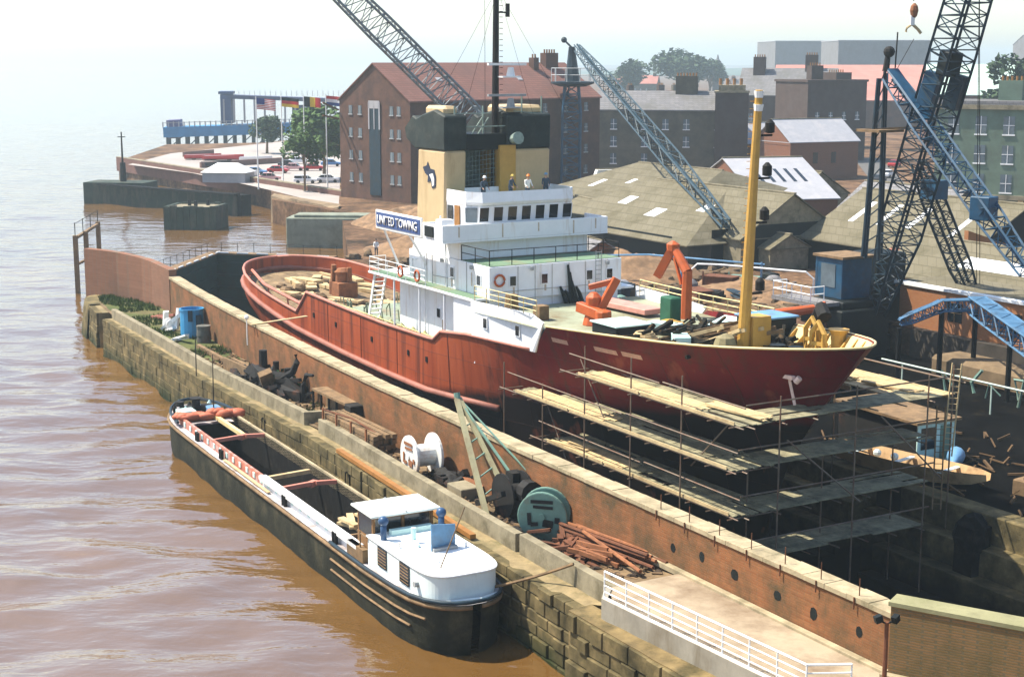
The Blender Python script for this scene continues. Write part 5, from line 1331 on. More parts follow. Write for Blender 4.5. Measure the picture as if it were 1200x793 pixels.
# blue tank and drum
t = thing('water_tank', 'bright blue open steel tank standing on the grassy end of the pier', 'tank', P(-53.2, .75))
m = MB(); m.lathe((0, 0, 0), [(.9, 0), (.95, .1), (.95, 2.2), (1.0, 2.2), (1.0, 2.35), (.9, 2.35), (.85, 1.6)], 18); m.build('shell', M['sky'], t, smooth=False)
m = MB(); m.bx(-.1, .25, -1.03, -.93, 1.4, 2.3); m.bx(.5, .9, -.9, -.6, 1.0, 1.9); m.build('bracket', M['blued'], t)
t = MB(); t.lathe((0, 0, 0), [(.55, 0), (.58, .05), (.55, .5), (.58, .55), (.55, 1.0), (.58, 1.35), (.5, 1.35)], 14)
tag(t.build('drum', mat('dark grey drum', (.10, .10, .085), .3, 2, .7, .1, RUST, .4, 1), None, loc=P(-50.4, .75)), 'dark grey steel drum beside the blue tank', 'drum')
# white painted winch bits and frames
t = MB()
t.lathe((0, 0, .5), [(.5, 0), (.5, .1), (.2, .12), (.2, .9), (.5, .92), (.5, 1.0)], 10, 'X'); t.bar((.2, -.6, .1), (1.4, .6, 1.4), .3); t.bar((-1.2, .3, 0), (-.9, .2, 1.4), .28); t.bar((-1.7, .2, 0), (-1.4, .2, 1.3), .28); t.bar((.8, -.4, .1), (2.2, -.2, .5), .3, .2); t.bar((1.2, .3, .2), (1.0, .6, 1.9), .25)
tag(t.build('old_winch', M['white2'], None, loc=P(-57.5, .1), rz=TH), 'heap of white painted winch parts on the grass by the blue tank', 'winch')
t = MB(); t.bar((-1, 0, .1), (1.2, .3, .7), .35, .15); t.bar((-.4, -.5, .1), (.6, .6, .4), .2); t.bar((-.9, .3, .1), (.5, -.6, .3), .2)
tag(t.build('scrap_heap', M['white2'], None, loc=P(-51.6, -.9), rz=TH), 'scattered white painted scrap bars on the ground in front of the drum', 'scrap')
t = MB(); t.bar((-1.3, 0, .15), (1.3, 0, .25), .2, .2); t.bar((-1.3, .5, .15), (1.2, .5, .5), .2, .2)
tag(t.build('red_beam', M['pink'], None, loc=P(-62.5, 1.0), rz=TH + R(20)), 'two faded red beams lying in the grass behind the white winch parts', 'beams')
# timbers, black machinery, crates
def bars(name, label, cat, u, v, rz, mt, spec, seed=None, z=None):
    m = MB()
    for (a, b, w, h) in spec: m.bar(a, b, w, h)
    return tag(m.build(name, mt, None, loc=P(u, v, z), rz=TH + R(rz)), label, cat)
bars('timber_baulk', 'long grey timber lying slantwise over the grass near the drum', 'timber', -42.5, -.9, -4, M['wood'], [((-5.5, 0, .2), (5.5, .3, .3), .3, .3), ((1, .9, .2), (7, 1.1, .3), .25, .3)])
bars('timber_hoarding', 'grey boarded timber panel lying on edge beside the parapet', 'timber panel', -36.6, -1.6, 2, M['wood'], [((-2.2, 0, .5), (2.2, 0, .5), .15, 1.0), ((-2, .8, .3), (3.2, .9, .4), .3, .3), ((-2, 1.3, .3), (3.6, 1.5, .6), .25, .25)])
mc = thing('scrap_machinery', 'tangled heap of black scrap machinery with curved anchor arms on the pier', 'machinery', P(-30.5, -1.0), TH)
m = MB()
for k in range(70):
    x, y = random.uniform(-6.2, 4.6), random.uniform(-1.2, 1.2); a = random.uniform(0, 3.1); l = random.uniform(.6, 2.4)
    m.bar((x, y, random.uniform(.1, .5)), (x + l * math.cos(a), y + .5 * l * math.sin(a), random.uniform(.2, 1.0)), random.uniform(.1, .35))
m.blob((-.5, 0, .3), (3.8, 1.1, 1.0), 12, 5, .4); m.build('machine_frame', M['soot'], mc)
m = MB(); m.path([(.2, -.5, .4), (1.4, 0, 1.1), (2.4, .4, 1.7), (2.9, .5, 2.4), (2.7, .5, 2.9)], [.28, .26, .24, .2, .12], 7); m.bar((1.0, -.3, .9), (3.4, .5, 1.3), .25); m.path([(4.4, .3, .1), (4.4, .3, 1.2), (4.7, .4, 1.9), (5.6, .5, 2.0)], [.18, .18, .16, .1], 6); m.build('anchor_arm', M['soot'], mc)
m = MB(); m.tube((-3.4, .5, 0), (-3.4, .5, 2.2), .35, .3, 8); m.tube((-2.0, .9, 0), (-2, .9, 1.6), .22, n=7); m.tube((.2, .9, 0), (.2, .9, 1.5), .25, n=7); m.build('bollard', M['soot'], mc)
m = MB(); m.box((.8, -.8, .9), (.5, .9, 1.7), rx=.4, ry=.5); m.build('board', M['wood'], mc)
m = MB()
for k in range(90):
    x, y = random.uniform(-1, 4), random.uniform(-.3, 1.2); p = Vector((x, y, random.uniform(.0, .9))); a = random.uniform(0, 6.3)
    w = Vector((math.cos(a), math.sin(a), .3)) * .18; m.face(p, p + w + Vector((0, 0, .25)), p + Vector((-w.y, w.x, .3)) * 1.2)
m.v = [D(-31.5, -.9, PZ) + Matrix.Rotation(TH, 3, 'Z') @ p for p in m.v]
tag(m.build('weeds', mat('green weeds', (.04, .10, .03), .4, 2, .9, 0), fix=False), kind='stuff')
cr = thing('timber_crate', 'open sided timber crate with dark uprights standing against the dock wall', 'crate', P(-21.0, -.6), TH)
m = MB(); m.bx(-2.6, 2.6, -.55, .55, 1.35, 1.5); m.bx(-2.6, 2.6, -.5, .5, .1, .2); m.bx(-2.6, 2.6, .42, .5, .2, 1.35); m.build('boards', M['wood'], cr)
m = MB()
for x in (-2.5, -1.2, 0, 1.2, 2.5): m.bx(x - .08, x + .08, -.54, -.44, .2, 1.35)
m.build('upright', M['tar'], cr)
m = MB(); m.bx(2.65, 3.6, -.6, .6, .05, 1.5); m.build('dark_box', M['soot'], cr, bevel=.05)
rk = thing('timber_rack', 'long rack of stacked brown timber beside the parapet', 'timber rack', P(-15.0, -1.7), TH)
m = MB()
for j in range(4): 
    for k in range(3): m.bar((-3.6 + random.uniform(-.2, .2), -.7 + j * .4, .35 + k * .32), (3.6 + random.uniform(-.2, .2), -.7 + j * .4, .35 + k * .32), .3, .26)
m.build('timber', M['wood'], rk)
m = MB(); 
for x in (-3.2, -1.2, .9, 3.0): m.bx(x - .06, x + .06, -1.02, -.92, 0, 1.45)
m.build('upright', M['rustl'], rk)
m = MB(); m.path([(-3.2, -.95, 1.35), (0, -.5, 1.4), (3.4, -.2, 1.0)], .06, 5); m.build('hoop', M['rust'], rk)
for k, (u, v, l, c, lab) in enumerate(((-8.0, -2.9, 17, 'rustl', 'long orange rusty channel lying just inside the parapet'), (-6.0, -2.4, 15, 'wood', 'long grey timber lying beside the rusty channel behind the parapet'), (-4.2, -3.75, 18, 'woodo', 'long yellow brown timber lying on the ledge outside the parapet'))):
    bars('long_timber', lab, 'timber', u, v + (-.0 if k < 2 else -.62), -2.5 if k < 2 else -3.2, M[c], [((-l/2, 0, .12), (l/2, 0, .12), .3, .22)], z=4.0 if k < 2 else 3.97)
# cable reels
def reel(name, label, loc, rz, mt, r, w, hub, tilt=0):
    t = thing(name, label, 'cable reel', loc, rz)
    for s in (-1, 1):
        m = MB(); m.lathe((0, s * w / 2 - .05, r), [(r * .96, -.05), (r, -.03), (r, .1), (r * .96, .12)], 28, 'Y'); m.lathe((0, s * (w / 2 + .09) - .05, r), [(.16, -.04), (.16, .1)], 10, 'Y')
        m.build('flange', mt, t)
        m = MB()
        for (hx, hz, hw, hh) in ((0, .62, .9, .14), (.05, .40, .8, .12), (-.5, -.1, .16, .5), (-.3, -.3, .3, .16), (.25, -.25, .42, .3), (.62, -.1, .2, .24)): m.box((hx * r, s * (w/2 + .115) - .03, r + hz * r), (hw * r, .015, hh * r), ry=random.uniform(-.15, .15))
        m.build('flange_slot', M['soot'] if mt is M['reel'] else M['rustl'], t)
    m = MB(); m.lathe((0, -w / 2, r), [(hub, 0), (hub, w)], 20, 'Y'); m.build('drum', M['grey'] if mt is M['white2'] else mt, t)
    return t
reel('cable_reel', 'white painted cable reel with rust stained flanges', P(-6.2, -2.0), R(-62), mat('rust stained white reel', (.66, .66, .62), .08, 2, .5, .05, (.45, .24, .10), .42, .8), 1.15, 1.4, .6)
reel('cable_reel', 'large grey green cable reel beside the rusty pipes', P(6.4, -1.95), R(-14), M['reel'], 1.18, .85, .7)
t = MB(); t.bar((-1.0, 0, .1), (1.2, 0, .1), .25, .2); t.bar((-1, .9, .1), (1.2, .9, .1), .25, .2); t.bar((0, -.2, .2), (1.8, .3, .7), .2); t.bar((.8, -.5, .1), (2.4, .2, .2), .2)
tag(t.build('reel_stand', M['soot'], None, loc=P(5.6, -2.6, 4.0), rz=TH), 'dark cradle of beams under the grey green reel', 'stand')
# old derrick with A frame jib and black winch
dk = thing('derrick', 'small old derrick with timber jib legs and black winch on the pier', 'derrick', P(1.0, -1.6), TH)
m = MB(); m.bar((2.1, -1.5, 0), (-4.5, .3, 4.7), .26, .22); m.bar((1.6, .1, .6), (-4.5, .45, 4.7), .2, .2); m.build('jib_leg', mat('khaki derrick paint', (.26, .24, .14), .2, 2, .7, .1, (.14, .10, .06), .4, 1), dk)
m = MB(); m.bar((2.2, .5, 1.2), (-4.4, .4, 4.6), .1); m.bar((2.4, .9, 2.0), (-4.4, .5, 4.6), .07); m.tube((-4.4, .35, 4.4), (-4.6, .35, 5.0), .18, n=7)
for k in range(5): t_ = .2 + k * .14; m.bar(Vector((2.1, -1.5, 0)).lerp((-4.5, .3, 4.7), t_), Vector((1.6, .1, .6)).lerp((-4.5, .45, 4.7), t_), .06)
m.build('bracing', M['reel'], dk)
m = MB(); m.lathe((1.7, -.4, 1.15), [(1.1, -.1), (1.1, .0), (.5, .02), (.5, 1.0), (1.1, 1.02), (1.1, 1.12)], 18, 'Y'); m.bx(.6, 3.2, -.3, 1.3, 0, .9); m.bx(.8, 1.5, .2, 1.2, .9, 2.1); m.bar((2.6, .2, .5), (1.6, 1.2, 2.4), .35); m.lathe((2.6, .3, 1.5), [(.6, 0), (.6, .6)], 10, 'X'); m.bar((-.3, -.8, .3), (2.5, -.9, 1.5), .25); m.build('winch', M['soot'], dk)
m = MB(); m.bx(-2.6, -1.0, -.9, .2, 0, .62); tag(m.build('concrete_block', M['conc'], None, loc=P(.2, -1.6), rz=TH, bevel=.04), 'square concrete block beside the foot of the derrick', 'concrete block')
t = MB()
for k in range(16): a = random.uniform(0, 3); l = random.uniform(.4, 1.2); x, y = random.uniform(-1.5, 1.5), random.uniform(-.7, .7); t.bar((x, y, random.uniform(.05, .4)), (x + l * math.cos(a), y + l * math.sin(a) * .5, random.uniform(.1, .8)), random.uniform(.12, .4))
t.blob((0, 0, .2), (1.5, .7, .5), 10, 5, .3)
tag(t.build('engine_block', M['soot'], None, loc=P(-4.3, -1.5), rz=TH), 'black greasy engine parts between the white reel and the derrick', 'engine parts')
t = MB(); t.blob((0, 0, .25), (1.0, .6, .35), 10, 5, .2); t.bar((-1.0, .8, .4), (1.3, 1.2, .7), .5, .4)
tag(t.build('red_scrap', M['rustl'], None, loc=P(-2.6, -1.0), rz=TH), 'orange rusty scrap plates lying behind the black engine parts', 'scrap')
t = MB(); t.bar((-1.3, 0, 0), (1.6, .1, .1), .55, .4); t.path([(-1, .2, .6), (0, .3, 1.0), (1.2, .3, .5)], .25, 6)
tag(t.build('rusty_tank', M['rust'], None, loc=P(4.2, -.8, 4.2), rz=TH), 'rusty red pipe stub and hoop behind the black winch', 'scrap')
# rusty pipes and scrap heap
pb = []
for k in range(13):
    u, v = 8.0 + random.uniform(-.5, .6), -1.55 + (k % 6) * .17; z = 4.55 + (k // 6) * .2 + random.uniform(0, .04)
    m = MB(); a = D(u - .5, v - .15, z - .02); b = D(u + random.uniform(5.4, 7.0), v + random.uniform(-.05, .25), z + .38 + random.uniform(-.03, .05)); m.tube(a, b, .085, n=7)
    tag(m.build('pipe', M['rustl'] if k % 3 else M['rust']), 'rusty iron pipe in the loose bundle along the dock wall', 'pipe', 'rusty pipes bundled along the dock wall')
m = MB(); m.tube(D(9.4, -1.7, 5.1), D(15.2, -2.6, 5.1), .09, n=7); tag(m.build('pipe', M['rustl']), 'rusty pipe lying aslant across the front of the pipe bundle', 'pipe')
t = MB()
for k in range(44):
    x, y = random.gauss(0, 1.3), random.gauss(0, .7); a = random.uniform(0, 3.1); l = random.uniform(.6, 2.4)
    t.bar((x - l/2 * math.cos(a), y - l/2 * math.sin(a) * .6, random.uniform(.05, .5)), (x + l/2 * math.cos(a), y + l/2 * math.sin(a) * .6, random.uniform(.1, .75)), random.uniform(.08, .26), random.uniform(.06, .2))
t.blob((0, 0, .1), (2.0, 1.0, .45), 12, 5, .35)
tag(t.build('scrap_heap', M['rust'], None, loc=P(9.9, -2.0), rz=TH), 'tangled heap of rusty bars and brackets next to the green reel', 'scrap')
t = MB()
for k in range(8): t.bar((random.uniform(-1.6, 0), random.uniform(-.6, .6), .5), (random.uniform(.4, 2.0), random.uniform(-.6, .6), random.uniform(.3, .8)), .12, .18)
tag(t.build('bent_girder', M['rustl'], None, loc=P(11.4, -2.6), rz=TH + R(10)), 'bent orange girders sticking out of the scrap towards the railing', 'girders')
# mooring rings, staff with lamp on the dock wall, board over the gap
t = MB(); t.tube((0, 0, 0), (0, 0, 2.0), .04, n=5); t.blob((0, 0, 2.05), (.18, .18, .18), 8, 5)
tag(t.build('staff', M['white2'], None, loc=D(-39.3, .35, 5.6)), 'thin white topped staff fixed to the dock wall above the timbers', 'staff')
t = MB(); t.bar((0, -.5, 0), (0, 4.2, .15), .3, .06); tag(t.build('gang_plank', M['woodl'], None, loc=D(-38.5, .8, 7.24), rz=TH + R(8)), 'pale plank laid from the dock wall coping to the tug', 'plank')
t = MB(); t.tube((0, 0, 0), (.05, 0, 4.6), .05, .035, 5); tag(t.build('pole', M['soot'], None, loc=D(-38.4, -3.9, 2.0)), 'thin dark pole rising beside the quay from the barge bow', 'pole')
t = MB(); t.path([(0, 0, .1), (-.25, 0, 0), (-.3, 0, -.7), (.3, 0, -.7), (.25, 0, 0)], .05, 5); tag(t.build('mooring_ring', M['soot'], None, loc=D(-25, vq(-25) - .1, 3.5), rz=TH), 'iron mooring loop on the quay face above the barge hold', 'mooring ring')
t = MB(); t.path([(0, 0, .1), (-.25, 0, 0), (-.3, 0, -.7), (.3, 0, -.7), (.25, 0, 0)], .05, 5); tag(t.build('mooring_ring', M['soot'], None, loc=D(-11, vq(-11) - .12, 3.3), rz=TH), 'iron mooring loop on the quay face nearer the barge cabin', 'mooring ring')

# small litter of the pier: board ends, bricks, bars, hoses
m = MB()
for k in range(420):
    u = random.uniform(-47, 15); t = random.random(); a, b = vp(u) + .55, vc(u) - .1; v = a + (b - a) * t; z = pier_z(u)
    an = random.gauss(0, .5); l = random.uniform(.15, 1.3); m.bar(D(u, v, z + .05), D(u + l * math.cos(an), min(vc(u) - .08, max(vp(u) + .5, v + l * math.sin(an) * .5)), z + random.uniform(.05, .3)), random.uniform(.04, .16), random.uniform(.04, .12))
m.cur = 1
for k in range(260):
    u = random.uniform(-47, 15); v = vp(u) + .55 + (vc(u) - vp(u) - .7) * random.random(); m.blob(D(u, v, pier_z(u) + .04), (random.uniform(.06, .3), random.uniform(.06, .25), random.uniform(.05, .18)), 6, 4, .3)
tag(m.build('litter', [M['wood'], mat('dark clinker', (.06, .04, .025), .6, 3, .95, .2, (.015, .012, .01), .4, 2)]), kind='stuff')
for k, (pts, c, lab) in enumerate((([(-12, -2.6), (-10, -1.6), (-8.5, -2.4), (-6, -2.2), (-4, -2.7)], 'black', 'black hose snaking past the white reel'), ([(-27, -2.2), (-24, -1.6), (-21, -2.2), (-18, -1.2)], 'wood', 'brown rope trailing between crate and timber rack'), ([(2, -.9), (5, -1.0), (8, -3.0), (12, -2.2), (14, -1.4)], 'soot', 'dark cable trailing from the winch past the scrap heap'))):
    m = MB(); P_ = [D(u, v, pier_z(u) + .08) for u, v in pts]; sm = []
    for a, b in zip(P_, P_[1:]): sm += [a.lerp(b, i / 4) for i in range(4)]
    m.path(sm + [P_[-1]], .055, 5); tag(m.build('hose', M[c]), lab, 'hose')
# ================================================================ yard: sheds, huts, cranes
def lattice(m, p, q, w0, wm, w1, n, rc=.07, rb=.04, up=Vector((0, 0, 1)), plates=False):
    """four chords with zig-zag bracing on the four faces"""
    p, q = Vector(p), Vector(q); d = q - p; a, b = m.frame_of(d, up)
    def w(t): return w0 + (wm - w0) * min(1, t / .25) if t < .25 else (wm if t < .75 else wm + (w1 - wm) * (t - .75) / .25)
    def c(t, i): s = w(t) / 2; sx, sy = ((-1,-1),(1,-1),(1,1),(-1,1))[i]; return p + d * t + a * sx * s + b * sy * s
    for i in range(4):
        ts = [0, .25, .75, 1]
        for t0, t1 in zip(ts, ts[1:]): m.tube(c(t0, i), c(t1, i), rc, n=4)
    for k in range(n):
        t0, t1 = k / n, (k + 1) / n
        for i in range(4):
            j = (i + 1) % 4
            if k % 2: m.tube(c(t0, i), c(t1, j), rb, n=3, caps=False)
            else: m.tube(c(t0, j), c(t1, i), rb, n=3, caps=False)
            m.tube(c(t1, i), c(t1, j), rb, n=3, caps=False)
    return m
def gable(name, label, cat, loc, rz, L, W, h, rh, wallm, roofm, over=.3, hip=0.0, group=None, doors=(), sky=(), open_front=False):
    """a shed: length L along local x (ridge), width W along y; origin at its near corner"""
    t = thing(name, label, cat, loc, rz, group)
    m = MB(); m.prism([(0, 0), (L, 0), (L, W), (0, W)], -.3, h)
    if not hip:
        for x in (0.001, L - .001): m.face((x, 0, h), (x, W, h), (x, W/2, h + rh))
    m.build('wall', wallm, t)
    m = MB(); o = over; k = rh * o / (W / 2); th = .12
    x0, x1 = -o, L + o
    for z in (0, th):
        m.face((x0, -o, h - k + z), (x1, -o, h - k + z), (x1 - hip, W/2, h + rh + z), (x0 + hip, W/2, h + rh + z))
        m.face((x0, W + o, h - k + z), (x1, W + o, h - k + z), (x1 - hip, W/2, h + rh + z), (x0 + hip, W/2, h + rh + z))
        if hip:
            m.face((x0, -o, h - k + z), (x0, W + o, h - k + z), (x0 + hip, W/2, h + rh + z)); m.face((x1, -o, h - k + z), (x1, W + o, h - k + z), (x1 - hip, W/2, h + rh + z))
    e = [(x0, -o), (x1, -o), (x1, W + o), (x0, W + o)]
    for i in range(4):
        a, b = e[i], e[(i+1) % 4]
        m.face((a[0], a[1], h - k), (b[0], b[1], h - k), (b[0], b[1], h - k + th), (a[0], a[1], h - k + th))
    if not hip:
        for x in (x0, x1):
            for ya in (-o, W + o): m.face((x, ya, h - k), (x, W/2, h + rh), (x, W/2, h + rh + th), (x, ya, h - k + th))
    r = m.build('roof', roofm, t)
    m = MB(); m.bar((x0 + hip, W/2, h + rh + th + .03), (x1 - hip, W/2, h + rh + th + .03), .35, .14); m.build('ridge', M['conc'], r)
    for (fx, fy, sx, sy) in sky:                                # skylights on the near slope
        m = MB(); y0, y1 = fy * W / 2, (fy + sy) * W / 2
        z = lambda y: h + rh * y / (W / 2) + th + .03
        m.face((fx * L, y0, z(y0)), ((fx + sx) * L, y0, z(y0)), ((fx + sx) * L, y1, z(y1)), (fx * L, y1, z(y1))); m.build('skylight', M['glassl'], r, fix=False)
    for (face, a, b, z0, z1) in doors:
        m = MB()
        if face == 'x': m.bx(L - .05, L + .06, a, b, z0, z1)
        elif face == 'y': m.bx(a, b, -.06, .05, z0, z1)
        m.build('doorway' if z0 < .5 else 'window', M['dark'] if z0 >= .5 else M['black'], t)
    return t
RB = brick('red brick', (.18, .065, .032), (.22, .085, .045), (.16, .11, .075), .26, .09, .92, (.17, .085, .055), .5, .15, .012, bump=.3)
OB = brick('orange brick', (.30, .105, .036), (.34, .135, .05), (.24, .15, .08), .26, .09, .92, (.30, .15, .08), .4, .2, .012, bump=.3)
DB = brick('sooty brick', (.10, .07, .055), (.14, .09, .07), (.12, .10, .08), .26, .09, .92, (.06, .05, .045), .5, .15, .012, bump=.3)
SHW = mat('dark shed boarding', (.05, .05, .042), .3, .7, .85, .1, (.11, .085, .055), .4, .4)
def Du(u, v): return D(u, v, GZ)
# sheds beyond the dock; ridge along u (local x), local y = v
gable('shed', 'broad low shed with bright skylights in its brown roof behind the tug bridge', 'shed', Du(-118, 72), TH, 32, 26, 3.4, 4.0, SHW, M['asby'], .5, 7, sky=((.24, .28, .035, .2), (.42, .45, .03, .12), (.62, .2, .04, .22), (.8, .5, .03, .15)), doors=(('y', 4, 10, 0, 3.6), ('y', 20, 28, 0, 3.4)))
gable('shed', 'dark open fronted shed under a wide hipped roof beside the yard', 'shed', Du(-92, 57), TH, 30, 23, 2.9, 4.6, SHW, M['asby'], .9, 9, sky=((.30, .45, .06, .16), (.56, .30, .07, .16), (.78, .5, .05, .14)), doors=(('y', 2, 11, 0, 4.0), ('y', 14, 27, 0, 3.2), ('x', 3, 18, 0, 4.0)))
gable('shed', 'gabled shed with tall dark doors beside the long corrugated shed', 'shed', Du(-77, 61.5), TH, 18, 13.5, 3.4, 4.2, M['conc'], M['asby'], .4, 0, doors=(('x', 1.0, 10.5, 0, 4.6),))
gable('long_shed', 'long corrugated shed with pale stripes down its roof behind the crane', 'shed', Du(-58.4, 69.5), TH, 22, 17, 3.2, 4.6, M['black'], M['asby'], .5, 0, sky=((.15, .35, .035, .4), (.33, .35, .03, .4), (.52, .35, .035, .4), (.8, .3, .03, .45)))
m = MB(); m.extr([(0, 0, 0), (0, 9, 0), (0, 9, 3.0), (0, 8, 3.6), (0, 0, 6.0)], (.5, 0, 0))
tag(m.build('gable_wall', OB, None, loc=D(-35.6, 69, GZ), rz=TH), 'orange brick gable end between the corrugated shed and the low shed', 'gable wall')
gable('low_shed', 'low wide shed with one long white skylight beside the orange brick workshop', 'shed', Du(-36.5, 58.5), TH, 26, 13, 2.9, 2.6, OB, M['asby'], .35, 0, sky=((.30, .35, .36, .28),))
# orange brick workshop
t = thing('brick_workshop', 'orange brick workshop with two square windows at the edge of the yard', 'workshop', Du(-28.0, 52.6), TH)
m = MB(); m.bx(0, 34, 0, 7, -.2, 3.3); m.build('wall', OB, t)
m = MB(); m.bx(0, 34, .5, 7.1, 3.303, 3.42); m.build('roof', M['asb'], t)
m = MB(); m.bx(-.15, 34, -.15, .5, 3.303, 3.55); m.build('coping', M['white2'], t)
for x in (6.6, 12.6):
    m = MB(); m.cur = 0; m.bx(x, x + 1.5, -.05, .05, 1.0, 2.5); m.cur = 1; m.bx(x + .71, x + .79, -.08, -.05, 1.0, 2.5); m.bx(x, x + 1.5, -.08, -.05, 1.7, 1.78); m.build('window', [M['dark'], M['wood']], t)
# white roofed shed with slotted roof
gable('white_roofed_shed', 'shed with bright pale roof cut by five dark roof slots', 'shed', Vector((31.5, 194, GZ)), R(14), 11, 24, 4.0, 4.5, RB, M['slatel'], .3, 0)
shed_w = [o for o in COL.objects if o.name.startswith('white_roofed_shed')][0]
for k in range(5):
    m = MB(); x = 2.4 + k * 1.5; zf = lambda y: 4.0 + 4.5 * y / 12 + .16
    m.face((x, 4.6, zf(4.6)), (x + .5, 4.6, zf(4.6)), (x + .5, 8.4, zf(8.4)), (x, 8.4, zf(8.4))); m.build('roof_slot', M['dark'], shed_w, fix=False)
gable('brick_shed', 'red brick gabled shed with white roof just beyond the yellow foremast', 'shed', G(872, 205, GZ), R(28), 14, 11, 6.0, 3.6, RB, M['slatel'], .3)
gable('brick_shed', 'red brick gabled building with pale roof beside the tall sooty warehouse', 'building', G(925, 212, GZ), R(24), 15, 12, 7.0, 3.8, RB, M['slatel'], .3, doors=(('y', 5, 6, 3, 5), ('y', 9, 10, 3, 5)))
# yard hut with pale doors at the end of the bridge
t = thing('store_hut', 'turquoise panelled store hut below the open shed roof', 'hut', D(-92.5, 68.5, GZ), TH)
m = MB(); m.bx(0, 4.2, 0, 3.5, -.2, 3.5); m.build('wall', mat('turquoise hut paint', (.20, .36, .36), .2, 1, .7, .05, (.10, .13, .12), .4, .5), t)
m = MB(); m.bx(-.2, 4.4, -.2, 3.7, 3.503, 3.65); m.build('roof', M['slate'], t)
m = MB(); m.bx(4.2, 4.26, .4, 1.4, 0, 2.4); m.bx(.8, 1.8, -.06, 0, 0, 2.4); m.build('door', M['bluel'], t)
t = thing('rooflight', 'long bright glazed strip standing on the shed roof behind the wheelhouse', 'rooflight', Vector((11.5, 215, 9.2)), R(4))
m = MB(); m.extr([(0, 0, 0), (9.2, 0, 0), (8.4, 0, 1.9), (.6, 0, 1.7)], (0, 2.5, 0)); m.build('glazing', M['glassl'], t)
m = MB(); m.bar((.3, -.1, 1.85), (8.8, -.1, 2.0), .4, .15); m.build('ridge', M['conc'], t)
for k, (u, v, L_, W_, h, rh, rf, lab) in enumerate(((-104, 66, 9, 7, 2.4, 1.6, 'asb', 'small lean hut with brown sheet roof in front of the skylit shed'), (-70, 46, 6, 4, 2.2, 1.2, 'slate', 'little grey roofed hut alone on the yard beside the spoil mound'), (-64, 64, 7, 5, 2.3, 1.3, 'asb', 'low brown hut close against the gabled shed doors'), (-96, 52, 7, 5, 2.5, 1.5, 'slate', 'grey roofed hut in front of the hipped shed'), (-44, 66, 8, 4.5, 2.3, 1.2, 'tile', 'red roofed hut under the eaves of the corrugated shed'), (-108, 98, 14, 10, 3.5, 3.0, 'asb', 'brown roofed shed between the terrace and the skylit shed'), (-78, 92, 16, 9, 3.6, 3.0, 'slate', 'slate roofed shed behind the gabled shed'), (-30, 80, 10, 8, 3, 2.5, 'asb', 'brown shed roof beyond the low shed with the long skylight'))):
    gable('hut' if h < 3 else 'shed', lab, 'hut' if h < 3 else 'shed', Du(u, v), TH + R(random.uniform(-12, 12)), L_, W_, h, rh, (SHW, RB, M['conc'])[k % 3], M[rf], .25, 0, doors=(('y', 1, 2.2, 0, 2.0),), sky=((.4, .3, .12, .3),) if k % 2 else ())
# huts and mounds in the yard
def lump(name, label, cat, u, v, d, mt, seg=14, jit=.2, z=GZ, rz=0):
    m = MB(); rows = []; sd = u * 1.3 + v
    for i in range(15):
        r = []
        for j in range(33):
            a = 2 * math.pi * j / 32; f = i / 14.0; n_ = noise.noise(Vector((math.cos(a) * 1.5 + sd, math.sin(a) * 1.5, f)))
            x, y = d[0] * f * math.cos(a) * (1 + .35 * n_), d[1] * f * math.sin(a) * (1 + .35 * n_)
            h = d[2] * (1 - f ** 1.6) * (1 + .5 * noise.noise(Vector((x * .45 + sd, y * .45, 1)))) + .25 * noise.noise(Vector((x * 1.4, y * 1.4, sd)))
            r.append((x, y, max(-.2, h) if i < 14 else -.3))
        rows.append(r)
    m.grid(rows); return tag(m.build(name, mt, None, loc=D(u, v, z), rz=TH, smooth=True), label, cat)
EARTHL = mat('ochre spoil', (.21, .125, .065), .4, .8, .95, .4, (.08, .05, .028), .5, .5)
lump('spoil_mound', 'broad low mound of ochre spoil behind the bridge front house', 'mound', -62, 50, (9, 6, 2.2), EARTHL)
lump('spoil_mound', 'long brown spoil heap in the middle of the yard', 'mound', -45, 53, (10, 5, 1.3), EARTHL)
lump('spoil_mound', 'rust brown mound beside the bow at the dock edge', 'mound', -23, 36, (7, 6, 2.4), mat('brown sheeted mound', (.15, .075, .04), .3, 1, .9, .2, (.06, .035, .02), .4, .6))
lump('spoil_mound', 'small earth heap near the dock gates', 'mound', -74, 34, (6, 3, 1.0), EARTHL)
for k, (u, v, l, w, h, rz, mt, lab) in enumerate((
    (-52, 40, 5.5, 2.2, 1.2, 20, 'blued', 'dark green tarpaulined stack beside the bridge house'), (-58, 45, 4, 1.5, .4, -10, 'slatel', 'bright white sheet lying in the yard behind the orange crane'),
    (-38, 58, 3.4, 2.0, 1.0, 10, 'slate', 'grey slab topped bunker standing alone in the yard'), (-46, 46, 5, 1.6, .8, 35, 'soot', 'black steel stack behind the orange deck crane'),
    (-50, 58, 1.6, 1.2, 1.0, 0, 'black', 'small black box near the dark shed doors'), (-64, 38, 4.5, 1.4, .5, 15, 'woodl', 'pale timber stack near the funnels'),
    (-42, 60, 5, 1.2, .5, -8, 'green', 'mossy grey slab lying beside the slab topped bunker'), (-48, 37, 3.0, 1.4, .5, 5, 'glassl', 'white plate lying behind the foredeck rail'))):
    m = MB(); m.box((0, 0, h/2), (l, w, h)); m.box((0, 0, h + .04), (l * .9, w * .9, .08))
    if k % 2: m.bar((-l/2, w * .7, .15), (l/2, w * .8, .2), .25)
    tag(m.build('material_stack', M[mt], None, loc=D(u, v, GZ), rz=TH + R(rz), bevel=.06), lab, 'stack')
m = MB()
for k in range(150):
    u, v = random.uniform(-56, -26), random.uniform(33, 60); a = random.uniform(-.4, .4); l = random.uniform(1.5, 6)
    m.bar(D(u - l/2, v - l/2 * a, GZ + .15), D(u + l/2, v + l/2 * a, GZ + random.uniform(.1, .5)), random.uniform(.12, .3))
